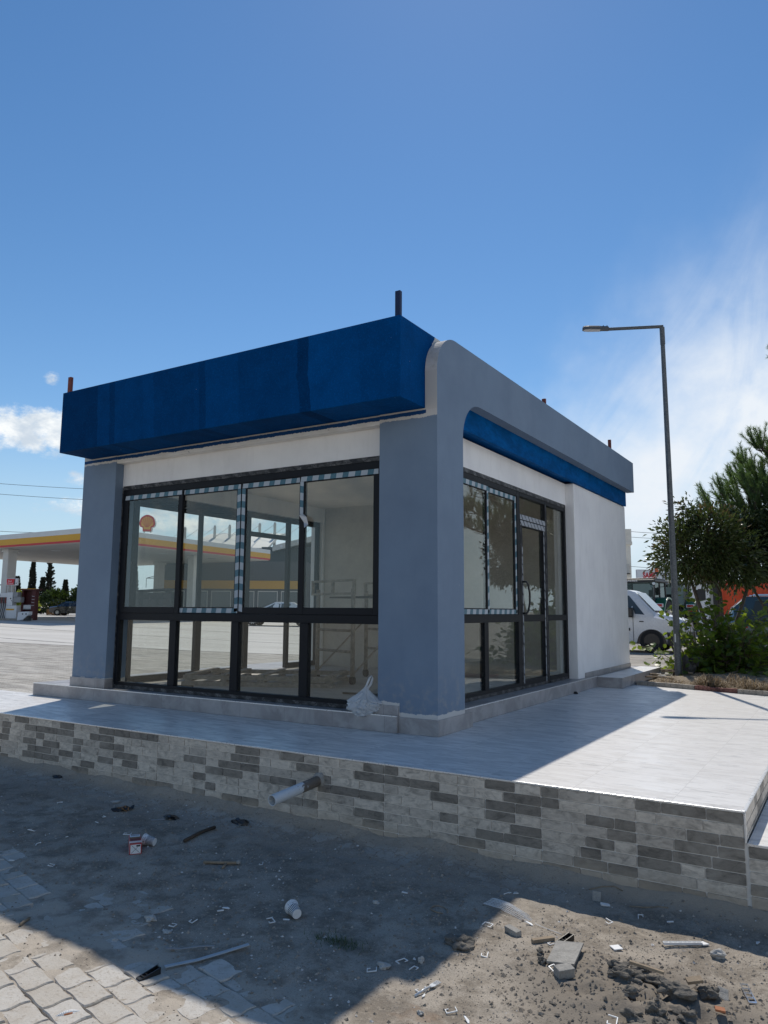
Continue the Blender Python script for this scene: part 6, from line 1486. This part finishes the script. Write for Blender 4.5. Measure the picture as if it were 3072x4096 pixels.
# ------------------------------------------------------------------ buildings on the right
cabn = thing('site_cabin', 'long white prefabricated cabin behind the tractors', 'building', (-7.6, 39.2, ground_z(-5, 40)), math.atan2(41.7-39.15, -3.36+7.32))
mb = MB(); mb.box(0, 9.0, 0, 2.6, 0, 2.88); mb.build('wall', 'cabin_panel', cabn)
mb = MB(); mb.box(-.1, 9.1, -.1, 2.7, 2.8805, 2.98); mb.build('roof', 'cabin_trim', cabn)
for x in (1.4, 3.05, 4.6, 6.2, 7.8): mb = MB(); mb.box(x-.09, x+.09, -.02, -.0005, 0, 2.87); mb.build('panel_joint', 'cabin_trim', cabn)
mb = MB(); mb.box(4.85, 5.75, -.06, -.0005, 1.0, 2.15); wf = mb.build('window', 'paper_white', cabn)
mb = MB(); mb.box(4.95, 5.65, -.075, -.0605, 1.1, 2.05); mb.build('pane', 'shop_glass', wf)
def board(x0, x1, label, fn):
    t = thing('sign_board', label, 'sign', cabn.location, cabn.rotation_euler.z)
    mb = MB(); mb.box(x0, x1, -.12, -.02, 2.99, 3.62); mb.build('panel', 'sign_panel', t, bevel=.02)
    mb = MB(); mb.box(x0+.03, x1-.03, -.128, -.1205, 3.595, 3.61); mb.box(x0+.02, x0+.035, -.128, -.1205, 3.0, 3.6); mb.box(x1-.035, x1-.02, -.128, -.1205, 3.0, 3.6); mb.build('frame_line', 'sign_grey', t)
    fn(t); return t
def t_same(t):
    mb = MB(); put_text(mb, 'SAME', .46, Matrix.Translation((.92, -.126, 3.26)) @ Matrix.Rotation(R(90), 4, 'X'), 0, .68, .004, 0, .018); mb.build('lettering', 'sign_red', t)
def t_deutz(t):
    mb = MB(); put_text(mb, 'DEUTZ', .22, Matrix.Translation((2.02, -.126, 3.33)) @ Matrix.Rotation(R(90), 4, 'X'), 0, 1.15, .004, 0, .008); mb.build('lettering', 'print_black', t)
    mb = MB(); mb.box(1.68, 2.36, -.128, -.1205, 3.08, 3.20); mb.build('underline', 'sign_grey', t)
board(.15, 1.42, 'white roadside sign board with red lettering on the white cabin', t_same)
board(1.46, 2.62, 'white sign board with black DEUTZ lettering on the white cabin', t_deutz)
hs = thing('beige_building', 'old beige rendered two-storey building beyond the kiosk corner', 'building', (-9.05, 44.9, ground_z(-9, 45)), R(20))
mb = MB(); mb.box(-9, 0, 0, 8, 0, 6.45); mb.build('wall', 'old_render', hs)
mb = MB(); mb.box(-9.1, .10, -.1, 8.1, 5.55, 5.75); mb.box(-9.06, .07, -.06, 8.06, 5.7505, 6.6); mb.build('parapet', 'old_render', hs)
ac = thing('air_conditioner', 'air conditioner unit hanging on the beige building wall', 'air conditioner', (-9.22, 44.74, 3.64), R(20))
mb = MB(); mb.box(-.75, .05, -.36, -.04, 0, .62); mb.build('casing', 'ac_casing', ac, bevel=.02)
mb = MB(); mb.lathe([(0, 0), (.24, 0), (.24, .01), (0, .012)], 20, 0, Matrix.Translation((-.42, -.362, .31)) @ Matrix.Rotation(R(90), 4, 'X')); mb.build('fan_grille', 'black_plastic', ac)
mb = MB(); mb.box(-.80, .10, -.40, -.02, -.05, -.005); mb.build('bracket', 'steel_rim', ac)
ch_ = thing('chimney_block', 'pale grey roof block showing above the cabins left of the laurel', 'building', (-7.6, 62.0, ground_z(-7, 62)), R(20))
mb = MB(); mb.box(0, 2.6, 0, 2, 0, 6.0); mb.build('wall', 'old_render', ch_)
mb = MB(); mb.box(-.15, 2.7, -.15, 2.1, 6.0005, 6.25); mb.build('roof_slab', 'old_render', ch_)

# ------------------------------------------------------------------ fuel station on the left
GZ = ground_z(-42, 28)
C0 = Vector((-35.0, 22.75, 0)); E1 = Vector((-.997, .02, 0)).normalized(); E2 = Vector((-.118, .993, 0)).normalized()
cp = thing('fuel_canopy', 'large fuel station canopy with white, yellow and red fascia bands', 'canopy')
La, Lb = 21.0, 18.6
def cpoly(o): return [(C0-E1*o-E2*o), (C0+E1*(La+o)-E2*o), (C0+E1*(La+o)+E2*(Lb+o)), (C0-E1*o+E2*(Lb+o))]
def ring_slab(name, o, z0, z1, mat):
    mb = MB(); P_ = cpoly(o); mb.prism([(p_.x, p_.y) for p_ in P_], z0, z1, 'z'); return mb.build(name, mat, cp)
ring_slab('fascia_white', 0, 5.665, 5.985, 'canopy_white'); ring_slab('fascia_yellow', .004, 5.275, 5.6645, 'canopy_yellow'); ring_slab('fascia_red', 0, 5.15, 5.2745, 'canopy_red'); ring_slab('soffit', -.10, 5.11, 5.1495, 'canopy_soffit')
for a in range(4):
    for b in range(3):
        p_ = C0+E1*(3+a*5.4)+E2*(3.2+b*5.6); mb = MB(); mb.lathe([(0, 5.085), (.30, 5.085), (.34, 5.11)], 16, 0, Matrix.Translation((p_.x, p_.y, 0))); mb.build('downlight', 'canopy_white' if (a+b) % 2 else 'pump_grey', cp)
def ccol(p_):
    q = Matrix.Translation((p_.x, p_.y, 0)) @ Matrix.Rotation(math.atan2(E1.y, E1.x), 4, 'Z'); mb = MB(); mb.box(-.32, .32, -.32, .32, GZ-.2, 5.108, 0, q); mb.box(-.40, .40, -.40, .40, 4.92, 5.107, 0, q); mb.build('column', 'canopy_steel', cp, bevel=.02)
for a, b in ((10.75, 1.1), (18.0, 1.1), (10.75, 16.0), (2.5, 11.7)): ccol(C0+E1*a+E2*b)
# emblem on the canopy edge: scallop shell
sh_ = thing('shell_emblem', 'yellow and red scallop shell emblem standing on the canopy edge', 'sign', (-34.95, 26.45, 5.985), math.atan2(.527, .849))
def scallop(k, n_=40):
    pts = []
    for i in range(n_+1):
        a = R(-32+244*i/n_); rr__ = .50*k*(1+.035*abs(math.sin((a-R(-32))*3.6))); pts.append((rr__*math.cos(a), .62+rr__*math.sin(a)*1.02))
    return pts+[(-.30*k, .62-.30*k), (-.27*k, .62-.56*k), (.27*k, .62-.56*k), (.30*k, .62-.30*k)]
mb = MB(); mb.prism(scallop(1.0), 0, .26, 'y'); mb.build('shell_body', 'canopy_white', sh_)
mb = MB(); mb.prism(scallop(.985), -.012, -.001, 'y'); mb.build('shell_border', 'shell_red', sh_)
mb = MB(); mb.prism(scallop(.76), -.024, -.0125, 'y'); mb.build('shell_face', 'shell_yellow', sh_)
mb = MB()
for k in range(7):
    a = R(90+(k-3)*24); p0, p1 = Vector((math.cos(a)*.06, -.03, .30+.05*math.sin(a))), Vector((math.cos(a)*.40, -.03, .62+.40*math.sin(a))); mb.tube([p0, p1], [.010, .024], 5)
mb.build('shell_ribs', 'shell_red', sh_)
for x in (-.2, .2): mb = MB(); mb.box(x-.03, x+.03, .08, .16, -.0, .06); mb.build('bracket', 'pump_grey', sh_)
# pump island
UX = math.atan2(.527, .849)
pm = thing('fuel_pump', 'white fuel pump with black hoses under the canopy', 'fuel pump', (-43.5, 23.0, GZ), UX)
mb = MB(); mb.box(-.25, .42, -.3, .3, 0, .95); mb.box(-.25, .12, -.3, .3, .951, 1.80); mb.build('cabinet', 'pump_white', pm, bevel=.02)
mb = MB(); mb.box(.125, .62, -.25, .3, 1.15, 1.50); mb.box(.125, .42, -.28, .3, 1.501, 1.82); mb.build('display_head', 'pump_grey', pm, bevel=.02)
mb = MB(); mb.box(-.12, .12, -.315, -.3005, 1.18, 1.50); mb.build('screen_panel', 'paper_white', pm); mb = MB(); mb.box(-.03, .05, -.325, -.3155, 1.36, 1.44); mb.box(.05, .09, -.325, -.3155, 1.22, 1.30); mb.build('screen', 'print_black', pm)
mb = MB(); mb.prism([(-.25, .74), (.30, .74), (.24, .64), (-.25, .64)], -.310, -.3005, 'y'); mb.build('yellow_band', 'canopy_yellow', pm)
mb = MB(); mb.box(-.75, -.26, -.22, .25, 0, 1.75); mb.build('hose_cabinet', 'pump_white', pm, bevel=.02)
for k in range(4):
    x = -.70+k*.12; mb = MB(); mb.tube([(x, -.25, 1.15), (x+.02, -.32, .8), (x-.03, -.36, .4), (x+.06, -.33, .08), (x+.12, -.27, .06)], .025, 6); mb.build('hose', 'black_rubber', pm, smooth=True)
    mb = MB(); mb.box(x-.03, x+.03, -.30, -.225, 1.1, 1.48); mb.build('nozzle', 'print_dark_red' if k % 2 else 'black_plastic', pm)
mb = MB(); mb.box(-.9, 1.3, -.45, .6, -.2, .12); mb.build('plinth', 'kerb_concrete', pm)
sg = thing('pump_sign', 'white framed red pump sign on posts above the fuel pump', 'sign', (-43.55, 22.9, GZ), UX)
mb = MB(); mb.box(-.36, .42, -.10, .10, 2.26, 2.72); mb.build('frame', 'pump_white', sg, bevel=.03)
mb = MB(); mb.box(-.31, .24, -.106, -.1005, 2.30, 2.68); mb.build('red_panel', 'sign_red', sg)
mb = MB(); put_text(mb, 'Shell\nV-Power', .135, Matrix.Translation((-.10, -.109, 2.46)) @ Matrix.Rotation(R(90), 4, 'X'), 0, 1, .002); mb.build('lettering', 'paper_white', sg)
mb = MB(); mb.prism([(.16, 2.30), (.24, 2.30), (.24, 2.68), (.19, 2.60)], -.110, -.1065, 'y'); mb.prism(arc(.32, 2.40, .035, 0, 330, 10), -.108, -.1005, 'y'); mb.build('figure', 'print_black', sg)
for x in (-.25, .0, .25): mb = MB(); mb.tube([(x, 0, 1.8), (x, 0, 2.26)], .02, 6); mb.build('post', 'pump_white', sg)
kx = thing('display_rack', 'dark red open display rack beside the fuel pump', 'rack', (-42.9, 23.6, GZ), UX)
mb = MB(); mb.box(-.35, .55, .0, .5, 0, .08); mb.box(-.35, -.25, 0, .5, .081, 1.95); mb.box(.30, .55, 0, .5, .081, 1.95); mb.box(-.249, .299, .42, .5, .081, 1.95); mb.build('cabinet', 'rack_dark_red', kx)
mb = MB(); mb.box(-.42, .72, -.12, .55, 1.951, 2.05); mb.build('roof_edge', 'rack_dark_red', kx)
mb = MB(); mb.box(-.43, .73, -.13, -.1205, 2.03, 2.06); mb.build('yellow_trim', 'canopy_yellow', kx)
for z in (.95, 1.15, 1.35, 1.55): mb = MB(); mb.tube([(.33, -.01, z+.03), (.38, -.01, z), (.50, -.01, z+.01)], .012, 5); mb.build('lettering_stroke', 'paper_white', kx)
for k in range(6): mb = MB(); mb.lathe([(.04, .75), (.045, .95), (.02, 1.0)], 8, 0, Matrix.Translation((-.2+k*.085, .1, 0))); tag(mb.build('oil_bottle', 'pump_white', None, (kx.location.x, kx.location.y, kx.location.z+.0)), ('first', 'second', 'third', 'fourth', 'fifth', 'last')[k]+' white bottle from the left on the display rack', 'bottle', 'bottles on the display rack').rotation_euler = (0, 0, UX)
mb = MB(); mb.box(-.24, .295, .02, .40, .70, .75); mb.build('shelf', 'pump_grey', kx)
bx_ = thing('white_bin', 'low white box on the pump island end', 'bin', (-41.0, 22.3, GZ), UX)
mb = MB(); mb.prism([(-.36, 0), (-.30, .55), (.36, .58), (.36, .38), (.0, .05)], -.25, .25, 'y'); mb.build('bin_body', 'pump_white', bx_, bevel=.02)
mb = MB(); mb.box(.02, .34, -.2, .2, 0, .3); mb.build('foot', 'black_plastic', bx_)
for x in (-.02, .2): mb = MB(); mb.lathe([(0, 0), (.045, 0), (.045, .004), (0, .005)], 12, 0, Matrix.Translation((x, -.2505, .42)) @ Matrix.Rotation(R(90), 4, 'X')); mb.build('emblem_dot', 'print_black', bx_)
# shop, hall
sp = thing('station_shop', 'dark glazed station shop with a yellow sign band beneath the canopy', 'building', (-48.9, 39.4, GZ), math.atan2(46.2-39.9, -38.1+48.3))
mb = MB(); mb.box(0, 13.5, 0, 6, 0, 5.0); mb.build('wall', 'shop_wall', sp)
mb = MB(); mb.box(.9, 13.4, -.12, -.001, 2.58, 3.30); mb.build('sign_band', 'shop_band', sp)
mb = MB(); mb.box(.02, .88, -.08, -.001, 2.60, 3.28); mb.build('dark_panel', 'pump_grey', sp)
for k in range(6): mb = MB(); mb.box(1.0+k*2.05, 2.75+k*2.05, -.05, -.001, .25, 2.4); wf = mb.build('window', 'canopy_steel', sp); mb = MB(); mb.box(1.06+k*2.05, 2.69+k*2.05, -.062, -.0505, .32, 2.33); mb.build('pane', 'shop_glass', wf)
lb_ = thing('low_outbuilding', 'small low outbuilding with an overhanging flat roof left of the shop', 'building', (-46.2, 34.2, GZ), UX)
mb = MB(); mb.box(.6, 3.0, 0, 2.5, 0, 2.1); mb.build('wall', 'shop_wall', lb_); mb = MB(); mb.prism([(-.1, 2.1), (3.2, 2.3), (3.2, 2.42), (-.1, 2.2)], -.3, 2.8, 'y'); mb.build('roof', 'hall_cladding', lb_)
hl = thing('vaulted_hall', 'large hall with a pale barrel-vaulted roof and roof masts behind the canopy', 'building', (-46.6, 50.9, GZ), math.atan2(52.66-50.65, -43.49+47.53))
mb = MB(); mb.box(0, 26, 0, 30, 0, 7.0); mb.build('wall', 'hall_cladding', hl)
n_ = 16
prof = [(.0+9.0*k/n_, 6.9+2.3*math.sin(math.pi*.5*k/n_)) for k in range(n_+1)]
mb = MB(); mb.prism(prof+[(y, z-.3) for y, z in prof[::-1]], -7.4, .6, 'x'); mb.build('vault_roof', 'hall_roof', hl)
prof2 = [(1.3+10.5*k/n_, 7.05+1.7*math.sin(math.pi*.5*(k/n_))) for k in range(n_+1)]
mb = MB(); mb.prism(prof2+[(x, z-.55) for x, z in prof2[::-1]], -.8, 32, 'y'); mb.build('vault_roof', 'hall_roof', hl)
for x in (2.2, 3.9): mb = MB(); mb.lathe([(0, 0), (.14, 0), (.14, .02), (0, .02)], 14, 0, Matrix.Translation((x, -.802, 7.05+1.7*math.sin(math.pi*.5*((x-1.3)/10.5))-.28)) @ Matrix.Rotation(R(90), 4, 'X')); mb.build('round_lamp', 'paper_white', hl)
mb = MB(); mb.box(-7.2, -.05, 1, 30, 0, 6.8); mb.build('wing_wall', 'hall_cladding', hl)
for x in (-6.2, -4.5, -2.8, -1.1): mb = MB(); mb.tube([(x, y-.02, z+.02) for y, z in prof], .06, 5); mb.build('roof_seam', 'canopy_white', hl)
for k in range(12):
    x = -9.3+k*1.62; zt = 9.45+.075*k; mb = MB(); mb.tube([(x, 3.6, 6.5), (x, 3.6, zt-.15)], .15, 8); mb.lathe([(.15, zt-.15), (.09, zt), (0, zt+.02)], 8, 0, Matrix.Translation((x, 3.6, 0))); mt_ = mb.build('roof_mast', 'hall_roof', hl)
    mb = MB(); mb.tube([(x, 3.6, zt-.2), (x-1.5, 3.4, zt-1.3)], .022, 5); mb.build('stay_cable', 'canopy_steel', mt_)

# transmission tower
pt = thing('transmission_tower', 'distant lattice power transmission tower seen through the left pane', 'pylon', (-153.5, 132.6, .2), UX)
mb = MB(); H_ = 11.2; hw = lambda z: 1.5*(1-z/H_*.86)
for s in (-1, 1):
    for q_ in (-1, 1): mb.tube([(s*1.5, q_*1.5, 0), (s*hw(H_), q_*hw(H_), H_)], .10, 4)
for k in range(7):
    z0_, z1_ = k*1.6, (k+1)*1.6
    for s in (-1, 1): mb.tube([(s*hw(z0_), -hw(z0_), z0_), (-s*hw(z1_), -hw(z1_), z1_)], .06, 4)
mb.build('mast', 'cable', pt)
for z in (9.0,):
    mb = MB(); mb.tube([(-3.4, 0, z), (3.4, 0, z)], .10, 4); mb.tube([(-3.4, 0, z), (0, 0, z+.9), (3.4, 0, z)], .07, 4)
    for x in (-3.4, 3.4): mb.tube([(x, 0, z), (x, 0, z-2.6)], .07, 4)
    mb.build('cross_arm', 'cable', pt)
mb = MB(); mb.tube([(0, 0, 9.5), (0, 0, 12.2)], .1, 4); mb.build('peak', 'cable', pt)
# overhead lines
def line(a, b, lb, r_=.028, sag=.5):
    a, b = Vector(a), Vector(b); d = b-a; a2, b2 = a-d*1.5, b+d*1.2; mb = MB()
    mb.tube([a2.lerp(b2, k/24)-Vector((0, 0, sag*4*(k/24)*(1-k/24)-sag)) for k in range(25)], r_, 5); tag(mb.build('power_line', 'cable', smooth=True), lb, 'power line', 'overhead power lines')
line((-92.48, 50.61, 17.55), (-83.01, 56.59, 16.89), 'highest overhead wire left of the kiosk'); line((-92.57, 50.77, 16.16), (-83.24, 56.66, 15.47), 'second overhead wire left of the kiosk'); line((-92.88, 51.33, 11.25), (-90.05, 53.11, 11.11), 'lowest overhead wire just above the canopy', .03, .2)
line((-13.51, 65.41, 8.53), (-11.54, 66.64, 8.4), 'higher of the pair of wires right of the kiosk', .02, .2); line((-13.54, 65.47, 8.02), (-11.5, 66.7, 7.9), 'lower of the pair of wires right of the kiosk', .02, .2); line((-13.71, 65.78, 5.30), (-11.36, 67.27, 5.11), 'lone wire right above the tractors', .02, .1)
# cypresses and hedge
def cypress_mesh(seed, ragged):
    lf = MB(); tr = MB(); rq = random.Random(seed)
    tr.tube([(0, 0, 0), (0, 0, 6.0)], [.14, .03], 6)
    for k in range(2600 if not ragged else 1500):
        z = 6.3*rq.random()**.9; f = z/6.4; w_ = (.52*(1-f)**.62+.04)*(.55+.45*min(1, z/.8))
        if ragged: w_ *= 1.1*(.45+.9*abs(noise.noise(Vector((z*1.9, seed, 0)))))
        a = rq.uniform(0, 6.28); r_ = w_*math.sqrt(rq.uniform(.15, 1))*(1+.3*noise.noise(Vector((math.cos(a), math.sin(a), z*1.3+seed))))
        p_ = Vector((r_*math.cos(a), r_*math.sin(a), z)); d_ = Vector((math.cos(a)*.6, math.sin(a)*.6, rq.uniform(.5, 1.3))).normalized(); L = rq.uniform(.16, .34); s_ = d_.cross(Vector((rq.gauss(0, 1), rq.gauss(0, 1), .2))).normalized()*L*.3
        lf.face([p_-s_*.4, p_+d_*L*.5-s_, p_+d_*L, p_+d_*L*.5+s_], 0, rq.random())
    if ragged:
        for _ in range(46):
            z = rq.uniform(1.0, 6.1); a = rq.uniform(0, 6.28); L = (1.25*(1-z/7.2)+.15)*rq.uniform(.6, 1.2); e = Vector((L*math.cos(a), L*math.sin(a), z+L*.35)); tr.tube([(0, 0, z), (e.x*.6, e.y*.6, z+L*.08), e], [.04, .03, .015], 4, caps=False)
            for _k in range(34):
                q = Vector((0, 0, z)).lerp(e, rq.uniform(.35, 1.0)); d_ = Vector((rq.gauss(0, .5), rq.gauss(0, .5), 1)).normalized(); L2 = rq.uniform(.14, .3); s_ = d_.cross(Vector((rq.gauss(0, 1), rq.gauss(0, 1), .1))).normalized()*L2*.28
                lf.face([q-s_*.4, q+d_*L2*.5-s_, q+d_*L2, q+d_*L2*.5+s_], 0, rq.random())
    return tr, lf
protos = []
cyp = [(-87.5, 49.3, 5.4, 1, 'ragged cypress partly behind the canopy column'), (-86.2, 50.1, 4.7, 0, 'short leaning cypress just right of the canopy column'), (-84.6, 51.1, 6.5, 0, 'slim pointed cypress, tallest of the left group'), (-83.6, 51.9, 4.6, 0, 'medium dense cypress right of the slim pointed one'), (-82.9, 52.3, 6.7, 1, 'tall bare-branched cypress in the middle of the row'), (-81.0, 53.3, 4.3, 0, 'short cypress in the gap of the row'), (-78.6, 54.9, 6.4, 1, 'tall ragged cypress starting the right group'), (-77.3, 55.4, 6.0, 0, 'second cypress of the right group'), (-76.2, 56.3, 6.3, 1, 'third cypress of the right group with loose branches'), (-75.0, 57.1, 6.1, 1, 'fourth cypress of the right group'), (-73.6, 57.9, 6.4, 0, 'dark cypress against the left column of the kiosk')]
for k, (x, y, h, kd, lb) in enumerate(cyp):
    key = kd*2+(k % 2)
    pr = next((p_ for p_ in protos if p_[0] == key), None)
    if pr is None:
        t = thing('cypress_tree', lb, 'tree', (x, y, ground_z(x, y)), 0, 'cypresses behind the hedge'); tr_, lf_ = cypress_mesh(11+key*7, kd == 1)
        tr_.build('trunk', 'bark', t); lf_.build('crown', 'cypress_leaf', t, tone=True); protos.append((key, t)); t.scale = (1, 1, h/6.4)
    else:
        t = dup(pr[1], (x, y, ground_z(x, y)), k*1.3, lb, (1, 1, h/6.4))
def shrub(name, lb, loc, r_, n, size, mat, seed):
    t = thing(name, lb, 'bush', loc); lf = MB(); rq = random.Random(seed)
    for _ in range(n):
        q = Vector((rq.gauss(0, 1), rq.gauss(0, 1), rq.gauss(0, 1))).normalized(); q.z = abs(q.z)*1.2-.2 if rq.random() < .85 else q.z
        k = rq.uniform(.55, 1)*(1+.28*noise.noise(q*2.2+Vector((seed, 0, 0)))); p_ = Vector((q.x*r_[0]*k, q.y*r_[1]*k, r_[2]*.9+q.z*r_[2]*k)); p_.z = max(p_.z, .05)
        d_ = (q+Vector((rq.gauss(0, .5), rq.gauss(0, .5), .4))).normalized(); s_ = d_.orthogonal().normalized(); s_.rotate(Matrix.Rotation(rq.uniform(0, 6.28), 3, d_)); L = size*rq.uniform(.6, 1.3)
        lf.face([p_, p_+d_*L*.5+s_*L*.4, p_+d_*L, p_+d_*L*.5-s_*L*.4], 0, rq.random())
    lf.build('foliage', mat, t, tone=True)
    mb = MB()
    for k in range(5): mb.tube([(0, 0, 0), (rq.uniform(-.4, .4)*r_[0], rq.uniform(-.4, .4)*r_[1], r_[2])], [.06, .02], 5)
    mb.build('stems', 'bark', t)
shrub('round_shrub', 'rounded dark green shrub in the hedge, left of two, behind the saloon car', (-72.6, 46.2, .4), (1.7, 1.5, 1.45), 2200, .30, 'hedge_leaf', 3)
shrub('round_shrub', 'tall rounded green shrub above the black saloon car', (-69.6, 48.1, .4), (2.3, 1.8, 1.80), 3000, .30, 'hedge_leaf', 5)
shrub('round_shrub', 'dark shrub ending the hedge beside the kiosk column', (-67.2, 49.3, .4), (1.6, 1.5, 1.55), 1800, .30, 'hedge_leaf', 8)
shrub('round_shrub', 'low dark undergrowth shrub between the rack and the saloon car', (-68.4, 43.6, .4), (2.2, 1.2, .75), 1500, .26, 'dark_leaf', 9)
shrub('yellow_shrub', 'bright yellow-green creeper shrub behind the display rack', (-62.6, 36.2, .4), (1.45, 1.0, 1.25), 2200, .22, 'yellow_leaf', 13)
shrub('round_shrub', 'dark hedge shrub between the canopy column and the yellow-green creeper', (-75.5, 44.5, .4), (2.4, 1.4, 1.2), 1800, .30, 'hedge_leaf', 17)
fz = ground_z(-66, 41); fn = thing('picket_fence', 'low brown wooden picket fence before the hedge', 'fence', (-66.2, 40.9, fz), UX)
for k in range(16): mb = MB(); mb.box(k*.13, k*.13+.07, -.02, .02, 0, .62); mb.build('picket', 'fence_wood', fn)
mb = MB(); mb.box(0, 2.1, .021, .06, .15, .22); mb.box(0, 2.1, .021, .06, .45, .52); mb.build('rail', 'fence_wood', fn)
